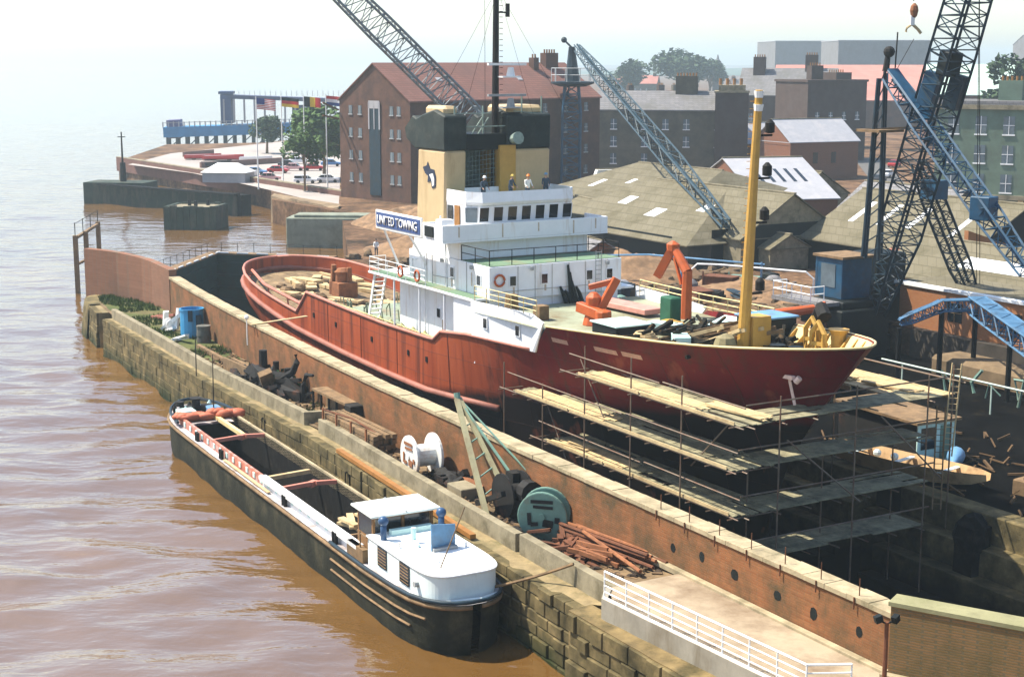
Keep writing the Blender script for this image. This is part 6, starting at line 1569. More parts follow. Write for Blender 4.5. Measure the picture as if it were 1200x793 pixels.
for k in range(120):
    u, v = random.uniform(-82, -50), random.uniform(28, 58); a = random.uniform(-2, 2); l = random.uniform(.8, 3)
    m.bar(D(u - l/2, v - l/2 * a, GZ + .15), D(u + l/2, v + l/2 * a, GZ + random.uniform(.1, .5)), random.uniform(.12, .3))
tag(m.build('debris', M['wood']), kind='stuff')
m = MB()
for k in range(220):
    u, v = random.uniform(-90, -26), random.uniform(27, 62); m.blob(D(u, v, GZ + .1), (random.uniform(.3, 1.4), random.uniform(.3, .9), random.uniform(.2, .7)), 7, 5, .3, random.uniform(0, 3))
tag(m.build('rubble', mat('yard rubble', (.12, .08, .045), .6, .4, .95, .3, (.025, .02, .014), .4, .3)), kind='stuff')
for k in range(44):
    u, v = random.uniform(-80, -26), random.uniform(30, 60); w, l, h = random.uniform(.8, 2), random.uniform(1.2, 4), random.uniform(.4, 1.4)
    c = ('soot', 'rust', 'rustl', 'wood', 'slate', 'reel', 'blued')[k % 7]; nm = ('black', 'dark rusty', 'orange rusty', 'brown timber', 'grey', 'grey green', 'navy')[k % 7]
    m = MB()
    if k % 3 == 0:
        for j in range(5): m.tube((-l/2, -w/2 + j * w/5, .2), (l/2, -w/2 + j * w/5, .2), .16, n=6)
        for j in range(3): m.tube((-l/2, -w/3 + j * w/5, .5), (l/2, -w/3 + j * w/5, .5), .16, n=6)
        what = 'pipe stack'
    elif k % 3 == 1: m.box((0, 0, h/2), (l, w, h)); m.bx(-l/2 - .1, l/2 + .1, -w/2 - .1, w/2 + .1, h, h + .1); m.bar((-l/2, -w/2 - .05, 0), (-l/2, -w/2 - .05, h + .5), .12); what = 'lidded bin'
    else: m.lathe((0, 0, 0), [(w*.5, 0), (w*.52, .1), (w*.5, h), (w*.3, h + .3), (w*.1, h + .4)], 10); m.bar((w*.6, 0, .2), (w*.6 + l*.4, .3, .4), .25); what = 'squat tank'
    tag(m.build(what.replace(' ', '_'), M[c], None, loc=D(u, v, GZ + .02), rz=TH + random.uniform(-.6, .6)), '%s %s among the scrap on the brown yard ground' % (nm, what), what.split()[-1], 'scrap stacks and bins in the yard')
# curved white pipes and rails in the yard
m = MB(); m.path([D(-58, 44, 7.4), D(-55, 47, 7.6), D(-50, 50, 7.5), D(-46, 54, 7.2)], .10, 6)
for u, v in ((-57.6, 44.2), (-52, 48.8), (-46.2, 53.8)): m.tube(D(u, v, GZ), D(u, v, 7.4), .10, n=6)
tag(m.build('pipe_gantry', M['bluel']), 'pale blue pipe carried on posts across the yard', 'pipe gantry')
m = MB(); m.path([D(-47, 46, GZ), D(-47, 46, 7), D(-46.5, 46.5, 7.7), D(-45, 48, 7.7), D(-39, 53, 7.4), D(-38.5, 53.5, 6.8), D(-38.5, 53.5, GZ)], .10, 6)
tag(m.build('pipe_loop', M['white2']), 'white looped pipe rising behind the orange deck crane', 'pipe')
m = MB(); m.tube((-4, 0, .6), (4, 0, 1.5), .55, .35, 10); m.bar((4, 0, 1.4), (5, .2, 1.9), .3)
tag(m.build('orange_boom', M['orange'], None, loc=D(-27.5, 39, GZ + .6), rz=TH + R(70)), 'long orange boom lying on the mound near the crane cab', 'boom')
# small digger behind the crane
t = thing('excavator', 'small excavator with white cab roof parked behind the crane', 'excavator', D(-37.5, 60.5, GZ), TH + R(15))
m = MB(); m.bx(-1.5, 1.5, -1.1, -.6, 0, .7); m.bx(-1.5, 1.5, .6, 1.1, 0, .7); m.build('track', M['soot'], t, bevel=.15)
m = MB(); m.bx(-1.3, 1.6, -1.0, 1.0, .75, 1.6); m.blob((1.2, 0, 1.6), (.8, .9, .8), 10, 6); m.build('body', M['grey'], t, bevel=.08)
m = MB(); m.bx(-1.4, .2, -.9, .5, 1.6, 2.8); m.build('cab', M['slatel'], t, bevel=.08)
m = MB(); m.bx(-1.6, .4, -1.05, .65, 2.8, 2.95); m.build('cab_roof', M['white2'], t, bevel=.03)
m = MB(); m.bx(-1.42, -1.38, -.7, .3, 1.9, 2.6); m.bx(-1.2, 0, -.93, -.88, 1.9, 2.6); m.build('cab_window', M['dark'], t)
m = MB(); m.bar((-1.2, .8, 1.4), (-2.8, .8, 2.6), .25, .35); m.bar((-2.8, .8, 2.6), (-3.4, .8, 1.0), .2, .3); m.blob((-3.4, .8, .7), (.4, .4, .3), 8, 5); m.build('boom_arm', M['yellow'], t)
m = MB(); m.bx(-.9, .9, -.8, .8, 0, 1.6)
tag(m.build('white_box', M['slatel'], None, loc=D(-34.5, 54.5, GZ), rz=TH + R(20), bevel=.05), 'pale square box standing between crane and excavator', 'box')

# ---------------- blue derrick crane on the dockside
ck = thing('tower_crane', 'tall blue tower crane with slender mast, cab and lowered lattice jib by the dock', 'crane', D(-27, 48.3, LQ), TH)
def cl(p): return Matrix.Rotation(-TH, 3, 'Z') @ (Vector(p) - D(-27, 48.3, LQ))
Yc = 119.0
m = MB(); m.bx(-3.2, 1.8, -3.4, 1.6, 0, 4.0); m.bx(-2.6, 1.2, -2.8, 1.2, 4.0, 4.6); m.build('portal_base', M['black'], ck, bevel=.1)
m = MB(); m.bx(-3.6, -.4, -3.0, .2, 4.603, 7.9); cabo = m.build('cab', M['blue'], ck, bevel=.06); cabo.location = (.5, 1.0, 0)
m = MB(); m.bx(-3.8, -.2, -3.2, .4, 7.903, 8.1); m.build('cab_roof', M['wood'], cabo)
m = MB(); m.bx(-2.9, -1.2, -3.05, -2.99, 5.5, 7.4); m.build('cab_window', M['pane'], cabo)
m = MB(); m.bx(-3.62, -3.4, -3.02, -1.0, 4.7, 7.8); m.build('cab_panel', M['blue'], cabo)
railing('cab_rail', [(-4.8, -3.6, 4.62), (-4.8, -5.0, 4.62), (-.2, -5.0, 4.62), (-.2, -3.6, 4.62)], 1.2, ck, M['white2'], 2, .06, 1.3)
m = MB(); m.bx(-4.9, .8, -5.1, -2.8, 4.3, 4.6); m.build('platform', M['slate'], ck)
top = cl(GY(1038, 84, Yc)); 
m = MB()
for a, b in ((GY(1011, 300, Yc), GY(1029, 92, Yc)), (GY(1029, 305, Yc + .4), GY(1037, 84, Yc + .4)), (GY(1014, 302, Yc + 1.6), GY(1031, 92, Yc + 1.6)), (GY(1032, 305, Yc + 1.8), GY(1039, 86, Yc + 1.8))): m.tube(cl(a), cl(b), .17, .13, 6)
for k in range(14):
    f = k / 14
    a0, a1 = GY(1011, 300, Yc).lerp(GY(1029, 92, Yc), f), GY(1029, 305, Yc + .4).lerp(GY(1037, 84, Yc + .4), f + 1/14)
    m.tube(cl(a0), cl(a1), .06, n=4)
m.build('mast', M['blued'], ck)
m = MB(); c = cl(GY(1031, 153, Yc)); m.box((c.x, c.y, c.z), (2.6, 2.6, .2)); m.bar(c + Vector((-1.3, -1.3, 0)), c + Vector((2.2, 2.0, .3)), .15); m.build('mast_platform', M['wood'], ck)
m = MB(); m.tube(top, cl(GY(1041, 63, Yc)), .28, .2, 7); h = cl(GY(1042, 61, Yc)); m.blob(h, (.45, .45, .45), 9, 6); m.tube(cl(GY(1049, 80, Yc)), cl(GY(1052, 38, Yc)), .06, n=5); m.tube(cl(GY(1052, 80, Yc)), cl(GY(1071, 46, Yc)), .03, n=3); m.build('masthead', M['soot'], ck)
m = MB(); a_, b_ = cl(GY(1043, 88, Yc)), cl(GY(1205, 318, Yc - 14)); lattice(m, a_, b_, .9, 1.3, .9, 22, .11, .05)
m.build('jib', M['blue'], ck)
m = MB(); s0, s1 = a_.lerp(b_, .02), a_.lerp(b_, .30); d_ = s1 - s0
m.bar(s0 + Vector((0, 0, .75)), s1 + Vector((0, 0, .75)), 1.0, .06); m.build('jib_plating', M['blue'], ck)
m = MB(); c = a_.lerp(b_, .70); m.box((c.x, c.y, c.z), (1.5, 1.5, 1.7), rz=.3); m.build('counterweight_box', M['blue'], ck, bevel=.06)
# ---------------- lattice boom crane behind it
lb = thing('lattice_crane', 'crawler crane with very tall blue lattice boom rising out of the top of the picture', 'crane', D(-29, 52.2, LQ), TH)
lo = D(-29, 52.2, LQ)
def c2(p): return Matrix.Rotation(-TH, 3, 'Z') @ (Vector(p) - lo)
Yb = 122.0
b0, b1 = GY(1026, 372, Yb), GY(1152, -60, Yb - 10)
m = MB(); lattice(m, c2(b0), c2(b1), .9, 2.4, 2.2, 34, .13, .055); m.build('boom', M['blued'], lb)
m = MB(); f = lambda t: c2(b0.lerp(b1, t)); m.box(f(.715), (1.3, 1.3, 1.8), ry=R(12)); m.build('boom_cabinet', M['black'], lb, bevel=.08)
m = MB(); m.box(f(.645) + Vector((-.8, -.4, 0)), (1.2, 1.2, 2.8), ry=R(15), rz=.4); m.build('blue_panel', M['blue'], lb, bevel=.05)
m = MB(); m.box(f(.645) + Vector((.9, .5, -.1)), (1.1, 1.1, 2.6), ry=R(15), rz=.4); m.build('dark_panel', M['blued'], lb, bevel=.05)
m = MB(); lattice(m, c2(GY(1076, 190, Yb)), c2(GY(1141, 352, Yb + 2)), .8, 1.3, .7, 16, .13, .05); m.build('stay_leg', M['blued'], lb)
m = MB(); m.box(c2(GY(1095, 222, Yb)), (1.6, 1.4, 1.5)); m.build('stay_block', M['blue'], lb)
m = MB(); m.bx(-3.5, 2.5, -2.2, 2.5, .0, 1.4); m.bx(-3.4, 2.2, -2.0, 2.2, 1.4, 5.2); m.bx(-1.6, 1.6, -1.6, 1.6, 5.2, 8.0); m.build('undercarriage', M['black'], lb, bevel=.12)
m = MB(); m.bar(c2(GY(1141, 352, Yb + 2)), (Vector(c2(GY(1141, 352, Yb + 2))).x, Vector(c2(GY(1141, 352, Yb + 2))).y, 0), .6); m.build('stay_post', M['black'], lb)
m = MB()
for e in (.2, .5): m.tube(c2(b0.lerp(b1, .97)), c2(GY(1141, 350, Yb + 2) + Vector((e, 0, 0))), .035, n=3)
m.build('wire_rope', M['soot'], lb)
# blue truss lying across the quay
bt_ = thing('boom_section', 'blue and white lattice boom section laid in a bent line along the sunken quay', 'boom section', D(-15, 47, LQ))
btl = D(-15, 47, LQ)
p0, p1, p2, p3 = GY(1054, 378, 112), GY(1104, 358, 112), GY(1144, 357, 112), GY(1215, 408, 100)
m = MB(); lattice(m, p0, p1, .4, .7, .8, 7, .07, .04); lattice(m, p1, p2, .8, .8, .9, 5, .07, .04); m.bar(p0 + Vector((0, 0, .3)), p1 + Vector((0, 0, .4)), .7, .05); m.bar(p1 + Vector((0, 0, .4)), p2 + Vector((0, 0, .45)), .8, .05); BOOMP = mat('dull blue boom paint', (.05, .13, .23), .2, 1, .6, .05, (.03, .035, .04), .4, .8)
rel(m, 'bent_head', BOOMP, bt_, btl)
m = MB(); lattice(m, p2, p3, 1.2, 1.3, 1.3, 9, .10, .05); m.bar(p2 + Vector((0, 0, .6)), p3 + Vector((0, 0, .65)), 1.2, .06); rel(m, 'lattice_length', BOOMP, bt_, btl)
m = MB(); 
for p in (p0, p1, p2, p2.lerp(p3, .6)): m.tube((p.x, p.y, LQ), (p.x, p.y, p.z - .4), .2, n=6)
rel(m, 'trestle', M['tar'], bt_, btl)
m = MB(); m.prism([(0, 0), (9.5, 0), (9.5, 3.2), (0, 3.2)], 0, 1.7); tag(m.build('spoil_bank', mat('brown bank', (.16, .11, .06), .3, 1, .9, .2), None, loc=D(-17.5, 46.8, LQ), rz=TH, bevel=.3), 'brown earth bank under the bent blue boom section', 'bank')
m = MB()
for k in range(14):
    u = -12 + k * 1.6; v = 44 + random.uniform(-2, 2); m.path([D(u, v, LQ + .3), D(u + random.uniform(-.5, .5), v, LQ + random.uniform(1.0, 2.4)), D(u + random.uniform(.3, 1.5), v + .3, LQ + random.uniform(.5, 2))], random.uniform(.06, .16), 5)
tag(m.build('wire_heap', M['reel']), kind='stuff')
m = MB(); m.path([D(-16, 40.5, LQ + 2.2), D(-6, 41, LQ + 2.1), D(4, 42, LQ + 1.9), D(16, 42.5, LQ + 2)], .08, 5)
for u, v in ((-14, 40.6), (-6, 41), (2, 41.8), (10, 42.2)): m.tube(D(u, v, LQ), D(u, v, LQ + 2.1), .06, n=4)
tag(m.build('pipe_run', mat('pale green pipe', (.45, .55, .46), .15)), 'pale green pipe run on short posts crossing the dark quay', 'pipe')
# site hut and steel boat on the dock edge
t = thing('site_hut', 'turquoise and white site hut with flat brown roof at the dock edge', 'hut', D(1.6, 26.6, LQ), TH + R(-2))
m = MB(); m.bx(-7.0, 0, 0, 2.9, 0, 2.6); m.build('wall', M['soot'], t)
m = MB(); m.bx(0, .08, -.02, 2.92, 0, 2.62); m.bx(-.1, .05, 2.9, 2.98, 0, 2.6); m.build('end_panel', M['teal'], t)
m = MB(); m.bx(-7.2, .3, -.3, 3.2, 2.625, 2.78); m.build('roof', M['wood'], t)
m = MB(); m.bx(.08, .13, .25, 1.35, 1.05, 2.35); m.build('window', M['dark'], t)
m = MB(); m.bx(.08, .13, 1.75, 2.6, .35, 2.4); m.build('door', M['reel'], t)
m = MB(); m.lathe((0, 0, 0), [(.1, -1.4), (.22, -1.0), (.3, -.3), (.5, .2), (.55, .8), (.35, 1.2), (.05, 1.3)], 12, 'X')
tag(m.build('gas_bottle', M['bluel'], None, loc=D(3.4, 27.9, LQ + .8), rz=TH + R(130), smooth=True), 'pale blue pear shaped float lying in front of the site hut', 'float')
t = thing('steel_punt', 'long shallow tan punt lying on the dock edge below the site hut', 'punt', D(2.2, 25.0, LQ), TH + R(12))
m = MB()
rows = []
for i in range(15):
    x = -5.5 + i * 11 / 14; k = 1 - abs(x / 5.6) ** 2.4; w = 1.15 * max(.05, k) ** .5; zb = .9 - .8 * max(0, k) ** .5
    rows.append([(x, -w, 1.0 + .1 * abs(x / 5.5)), (x, -w * .7, zb), (x, w * .7, zb), (x, w, 1.0 + .1 * abs(x / 5.5))])
m.grid(rows); m.build('hull', mat('tan punt paint', (.50, .33, .17), .15, 1.2, .7, .1, (.2, .12, .06), .4, .8), t)
m = MB()
for x in (-3, 0, 3): m.bar((x, -1.0, .85), (x, 1.0, .85), .3, .06)
for x in (-3.5, -1.8, -.6): m.blob((x, 0, .9), (.25, .25, .25), 7, 5)
m.build('thwart', M['tealw'], t)
m = MB()
for k in range(170):
    u, v = random.uniform(-6, 26), random.uniform(24.2, 36)
    a = random.uniform(0, 3.1); l = random.uniform(.5, 3)
    l *= .6; m.bar(D(u, v, LQ + .08), D(u + l * math.cos(a), v + l * .4 * math.sin(a), LQ + random.uniform(.1, .5)), random.uniform(.05, .14))
tag(m.build('quay_debris', mat('ochre quay debris', (.11, .065, .03), .4, 1, .9, .2, (.05, .03, .015), .4, 1)), kind='stuff')
for (u, v, l, w, h, mt, rz, lab) in ((10, 28, 3.4, 1.3, .9, 'wood', 8, 'timber bench with tools on the quay beyond the site hut'), (11.5, 31.5, 4.5, 2.6, 2.0, 'coping', 5, 'sunlit ochre stone pier block beyond the punt'), (17, 27.5, 6, 1.4, .5, 'rustl', -6, 'stack of rusty red girders near the ledge of the dock'), (6.6, 32.5, 2.2, 2.0, 2.8, 'coping', 0, 'ochre machine house with dark window behind the site hut')):
    m = MB(); m.box((0, 0, h/2), (l, w, h)); m.bar((-l/2, w * .6, .2), (l/2, w * .6, .3), .2); m.box((0, 0, h + .1), (l * .7, w * .7, .2))
    tag(m.build('quay_block', M[mt], None, loc=D(u, v, LQ), rz=TH + R(rz), bevel=.06), lab, 'quay block')
m = MB(); m.lathe((0, 0, 0), [(.22, 0), (.18, .8), (.16, 1.6), (.2, 1.65)], 9); p_ = m.build('signal_post', M['wood'], None, loc=D(6.3, 35.5, LQ + 2.2)); tag(p_, 'slim post with a red tip and white collar behind the site hut', 'post')
m = MB(); m.lathe((0, 0, 1.65), [(.2, 0), (.2, .3)], 9); m.build('white_collar', M['white2'], p_)
m = MB(); m.lathe((0, 0, 1.95), [(.22, 0), (.22, .6), (.05, .9)], 9); m.build('red_tip', mat('signal red', (.55, .04, .03), .1), p_)
# dark timber dolphin standing in the dock
m = MB(); m.bar((0, 0, 0), (.1, 0, 6.2), 1.3); m.blob((0, 0, 5.6), (.95, .95, 1.3), 10, 6, .1); tag(m.build('timber_dolphin', M['tar'], None, loc=D(10.4, 22.0, -4.2), rz=TH), 'thick black timber post standing against the stepped dock side', 'post')
# hanging hook block
hk = thing('hook_block', 'red and white crane hook hanging on a thin wire in the sky above the sheds', 'hook', GY(1069, 30, 118))
m = MB(); m.lathe((.1, 0, .7), [(.06, -.2), (.24, 0), (.33, .4), (.26, .75), (.08, .95)], 9); m.build('weight', M['rustl'], hk)
m = MB(); m.bx(-.15, .15, -.12, .12, .0, .75); m.build('shackle', M['white2'], hk)
m = MB(); m.path([(0, 0, .1), (-.4, 0, -.2), (-.45, 0, -.5)], .09, 6); m.path([(0, 0, .1), (.45, 0, -.3), (.7, 0, -.6)], .12, 6); m.build('sling', M['woodl'], hk)
m = MB(); m.tube((0, 0, 1.8), (6.5, 0, 14), .03, n=4); m.build('wire', M['soot'], hk)

# ---------------- slewing crane by the warehouse
jc = thing('slewing_crane', 'blue green slewing crane on a lattice tower beside the red roofed warehouse', 'crane', G(664, 224, GZ)); jo = G(664, 224, GZ)
Yj = jo.y
def j2(p): return Vector(p) - jo
m = MB(); q0, q1 = j2(GY(668, 224, Yj)), j2(GY(670, 100, Yj))
lattice(m, q0, q1, 3.2, 3.0, 2.2, 12, .22, .1); lattice(m, j2(GY(652, 222, Yj + 3)), j2(GY(664, 100, Yj + 2)), 1.0, .9, .8, 14, .12, .07)
m.build('tower', M['blue'], jc)
m = MB(); c = j2(GY(671, 98, Yj)); m.lathe(c, [(2.2, -.5), (3.6, 0), (3.6, .3), (2.0, .4)], 14); jpf = m.build('slewing_platform', M['blued'], jc)
railing('platform_rail', [tuple(c + Vector((3.5 * math.cos(a), 3.5 * math.sin(a), .3))) for a in [i * math.pi / 5 for i in range(11)]], 2.2, jc, mat('grey rail', (.4, .42, .42), .1), 2, .07, 3)
m = MB(); m.tube(c, j2(GY(670, 55, Yj)), 1.3, .5, 8); m.bar(j2(GY(672, 58, Yj)), j2(GY(661, 47, Yj)), .3); m.blob(j2(GY(661, 47, Yj)), (.5, .5, .5), 8, 5); m.build('mast_head', M['blued'], jc)
m = MB(); lattice(m, j2(GY(676, 56, Yj)), j2(GY(851, 262, 158)), .9, 1.7, .8, 26, .14, .06); m.bar(j2(GY(676, 56, Yj)) + Vector((0, -1, .5)), j2(GY(851, 262, 158)), .25, .25); m.build('jib', mat('blue green jib', (.008, .032, .048), .2, 1, .6, .05), jc)
# ---------------- big lattice boom behind the funnels
fc = thing('dockyard_crane', 'long grey lattice crane boom slanting up to the sky behind the funnels', 'crane', G(605, 262, GZ)); fo_ = G(605, 262, GZ)
Yf = fo_.y
m = MB(); p, q = GY(592, 178, Yf) - fo_, GY(392, -20, Yf - 6) - fo_
lattice(m, p, q, 1.6, 3.2, 2.8, 22, .17, .075); m.build('boom', mat('grey blue boom', (.12, .15, .17), .2, 1, .6, .05, RUST, .3, .6), fc)
m = MB(); lattice(m, Vector((0, 0, 0)), Vector((0, 0, 11)), 4, 4, 4, 6, .25, .12); m.bx(-2.5, 2.5, -3, 3, 9.5, 13.5); m.build('crane_house', M['blue'], fc)
# ================================================================ the town and the far shore
HAZB = None
def block(name, label, cat, c0, rz, L, W, h, rh, wallm, roofm, wins=(), gwins=(), over=.25, chim=(), parapet=0, group=None, wmat=None):
    """a building: long side L along local x faces the viewer at y=0; gable at x=0"""
    t = thing(name, label, cat, c0, rz, group)
    m = MB(); m.prism([(0, 0), (L, 0), (L, W), (0, W)], -.5, h)
    if rh:
        for x in (.001, L - .001): m.face((x, 0, h), (x, W, h), (x, W/2, h + rh))
    m.build('wall', wallm, t)
    m = MB(); o = over
    if rh:
        k = rh * o / (W/2)
        for z in (0, .2):
            m.face((-o, -o, h - k + z), (L + o, -o, h - k + z), (L + o, W/2, h + rh + z), (-o, W/2, h + rh + z)); m.face((-o, W + o, h - k + z), (L + o, W + o, h - k + z), (L + o, W/2, h + rh + z), (-o, W/2, h + rh + z))
        m.face((-o, -o, h - k), (L + o, -o, h - k), (L + o, -o, h - k + .2), (-o, -o, h - k + .2))
        for x in (-o, L + o):
            m.face((x, -o, h - k), (x, W/2, h + rh), (x, W/2, h + rh + .2), (x, -o, h - k + .2)); m.face((x, W + o, h - k), (x, W/2, h + rh), (x, W/2, h + rh + .2), (x, W + o, h - k + .2))
    else: m.bx(-o, L + o, -o, W + o, h + .003, h + .5)
    r = m.build('roof', roofm, t)
    fr = wmat or M['white2']
    for (x, z, w, hh) in wins:
        m = MB(); m.cur = 0; m.bx(x, x + w, -.06, .05, z, z + hh); m.cur = 1
        m.bx(x - .1, x + w + .1, -.12, -.02, z - .18, z); m.bx(x + w/2 - .04, x + w/2 + .04, -.09, -.06, z, z + hh); m.bx(x, x + w, -.09, -.06, z + hh * .5 - .04, z + hh * .5 + .04)
        m.build('window', [M['pane'], fr], t)
    for (y, z, w, hh) in gwins:
        m = MB(); m.cur = 0; m.bx(-.06, .05, y, y + w, z, z + hh); m.cur = 1; m.bx(-.1, -.06, y + w/2 - .04, y + w/2 + .04, z, z + hh); m.bx(-.12, 0, y - .1, y + w + .1, z - .18, z); m.build('window', [M['pane'], fr], t)
    for (x, y, w, d, z0, z1) in chim:
        m = MB(); m.bx(x, x + w, y, y + d, z0, z1); ch = m.build('chimney', wallm, r)
        m = MB(); n = max(2, int(w / .55))
        for i in range(n): m.cyl((x + (i + .5) * w / n, y + d/2, z1), .15, .6, 6)
        m.build('chimney_pot', M['woodo'], ch)
    return t
FB = mat('soot brown warehouse brick', (.10, .048, .03), .3, .5, .9, .2, (.055, .03, .022), .52, .35)
FB2 = mat('old dark brick', (.065, .042, .033), .2, .5, .9, .1, (.07, .055, .05), .45, .25)
FB3 = mat('grey brown terrace brick', (.11, .095, .065), .3, .5, .9, .2, (.06, .055, .04), .52, .3)
# five storey riverside warehouse
w0 = Vector((-15.4, 232, 4.4))
gw = []
for r_ in range(4):
    z = 3.0 + r_ * 3.5
    for y in (2.2, 3.9, 11.5, 13.8): gw.append((y, z, .8, 1.3))
wh_ = block('warehouse', 'five storey brown brick riverside warehouse with long red tiled roof', 'warehouse', w0, R(45), 43, 17, 15.6, 5.6, FB, roofing('dull brown red tiles', (.19, .085, .065), (.225, .105, .08), (.13, .065, .05), .8, .32, (.14, .075, .06), .5, .2), wins=[(4 + i * 5, 3 + k * 3.5, .9, 1.3) for i in range(8) for k in range(4)], gwins=gw, wmat=M['grey'], chim=((37, 7, 3.0, 1.4, 20, 23.0), (33.5, 6.5, 1.2, 1.2, 20, 22.2)))
m = MB(); m.cur = 0; m.bx(-.12, .05, 7.0, 9.6, 1.0, 15.2); m.cur = 1; m.bx(-.2, -.12, 7.0, 9.6, 14.4, 15.6); m.bx(-.2, -.12, 6.9, 7.2, 11.2, 15.4); m.bx(-.2, -.12, 9.4, 9.7, 11.2, 15.4); m.bx(-.2, -.12, 8.2, 8.4, 11.2, 15.4); m.build('loading_bay', [M['blued'], M['slatel']], wh_)
for xx, yy in ((10, 4.5), (28, 4.5)):
    m = MB(); z = 15.6 + 5.6 * yy / 8.5 + .25; m.box((xx, yy, z), (1.0, .9, .12), rx=math.atan(5.6/8.5)); m.build('roof_light', M['slatel'], wh_)
m = MB(); m.bar((0, 17.2, 14), (-3, 17.4, 15.2), .25); m.bar((0, 17.2, 12.6), (-3, 17.4, 13.2), .25); m.build('hoist_beam', M['rust'], wh_)
# brick terrace
tw = []
for x, kinds in ((3, 'abc'), (9, 'abd'), (13, 'a'), (17, 'ab'), (23, 'ab'), (28, 'ab')):
    for k, c in enumerate(kinds): tw.append((x, 8.6 - k * 3.3, 1.2, 1.9))
block('terrace_house', 'grey brown brick terrace with slate roof and many drainpipes between the cranes', 'terrace', G(697, 203, GZ), R(-12), 25, 10, 12.2, 3.4, FB3, M['slate'], wins=tw, chim=((15, 4, 4.2, 1.6, 14, 18.6),))
t = thing('chimney_stack', 'huge plain brick chimney gable closing the end of the grey terrace', 'chimney', G(836, 207, GZ), R(-8))
m = MB(); m.bx(0, 6.2, 0, 9, -.5, 15.6); m.build('wall', FB2, t)
m = MB(); m.bx(-.2, 6.4, -.2, 9.2, 15.603, 15.9); m.bx(.6, 5.6, 1, 8, 15.9, 17.0); m.build('cap', M['conc'], t)
m = MB()
for k in range(4): m.cyl((.9 + k * 1.3, 4, 17.0), .3, 1.2, 7)
m.build('chimney_pot', M['woodo'], t)
# sooty buildings behind
block('tall_warehouse', 'dark sooty brick block with a flat roof and stubby chimney beyond the white roofed sheds', 'building', G(944, 190, GZ), R(22), 15, 13, 17.0, 0, FB2, FB2, wins=[(2 + i * 3.4, 9, 1, 1.6) for i in range(4)], chim=((4, 5, 3, 2, 17, 20.5), (9, 3, 4, 6, 17, 19)))
block('house', 'dark slate roofed house with two chimneys behind the terrace', 'house', G(862, 172, GZ), R(-20), 24, 14, 13.0, 6.5, FB2, M['slate'], wins=[(3, 6, 1.6, 2.4), (18, 6, 1.6, 2.4)], chim=((3, 5, 3, 1.6, 12, 22.5), (16, 6, 3, 1.6, 12, 23), (20, 1, 3, 1.6, 12, 18)))
block('house', 'low black roofed range under the big trees', 'house', G(735, 168, GZ), R(-5), 30, 12, 9.0, 3.5, FB2, M['slate'], wins=[(4 + i * 5, 5, 1.2, 1.8) for i in range(5)])
t = thing('church_turret', 'small pale stone turret showing above the roofs beside the trees', 'turret', G(840, 118, GZ))
m = MB(); m.bx(-3, 3, -3, 3, 0, 17); m.lathe((0, 0, 17), [(3.2, 0), (2.4, 2), (2.6, 3), (.8, 5.5), (.2, 8)], 8); m.build('tower', M['slate'], t)
# long pink roofs, green roofed market and green classical building
block('market_hall', 'very long low hall with faded pink roof across the town', 'hall', G(900, 150, GZ), R(-14), 95, 60, 9, 11, FB, M['pinkroof'])
PG = mat('pale green sheet roof', (.42, .55, .47), .12, .3, .7, .1, (.30, .33, .30), .4, .2)
block('green_roofed_hall', 'hall with pale green sheet roof in three bays beyond the lattice boom', 'hall', G(1085, 172, GZ), R(-12), 30, 26, 13, 7.5, FB, PG)
GS = mat('green grey stone front', (.13, .18, .13), .2, .4, .9, .1, (.10, .12, .09), .45, .3)
gwn = []
for x in range(7):
    for k in range(3): gwn.append((1.6 + x * 3.7, 3.9 + k * 3.9, 1.5, 2.4))
gb = block('office_building', 'three storey green grey stone office with sash windows and pale shop front', 'office', G(1092, 255, GZ), R(-30), 27, 12, 15.6, 0, GS, M['slate'], wins=gwn, chim=((7, 5, 3.2, 1.6, 15.6, 18.8),))
m = MB(); m.bx(-.3, 27.3, -.35, .0, 2.9, 3.5); m.bx(-.1, 27.1, -.2, 0, -.4, .6); m.bx(-.3, 27.3, -.4, 0, 15.0, 15.6); m.build('cornice', M['conc'], gb)
m = MB()
for x in range(7): m.bx(.4 + x * 3.7, 1.1 + x * 3.7, -.16, 0, .6, 2.9)
m.build('pilaster', M['cream'], gb)
m = MB()
for x in range(7): m.bx(1.3 + x * 3.7, 3.9 + x * 3.7, -.1, .03, .6, 2.6)
m.build('shop_window', M['pane'], gb)
block('far_shed', 'huge pale flat roofed shed on the skyline across the town', 'shed', Vector((184, 1080, GZ)), R(3), 70, 60, 35, 0, M['slate'], M['slatel'], wins=[(6 + i * 16, 12, 12, 4) for i in range(6)])
block('far_factory', 'hazy grey factory with stepped roof to one side of the great flat shed', 'factory', Vector((190, 900, GZ)), R(0), 54, 50, 33, 0, M['slate'], M['slatel'], wins=[(8 + i * 9, 6, 7, 3) for i in range(6)])
for k, (x, y, w, h, lab) in enumerate(((330, 980, 40, 22, 'hazy low mill on the skyline behind the lattice boom'), (372, 1050, 26, 34, 'hazy square tower on the skyline beyond the office'), (405, 1000, 50, 20, 'hazy broad mill with gabled roof at the edge of the skyline'), (300, 820, 45, 12, 'pale hazy shed below the skyline mills'), (250, 700, 60, 10, 'long hazy shed roof beyond the pink roofed hall'), (340, 760, 60, 12, 'far hazy shed beyond the green roofed hall'))):
    block('far_mill', lab, 'mill', Vector((x, y, GZ)), R(random.uniform(-8, 8)), w, 30, h * 1.45, 6 if k % 2 == 0 else 0, M['slate'], M['slate'], wins=[(2 + i * w / 5, h * .4, w * .1, 3) for i in range(5)])
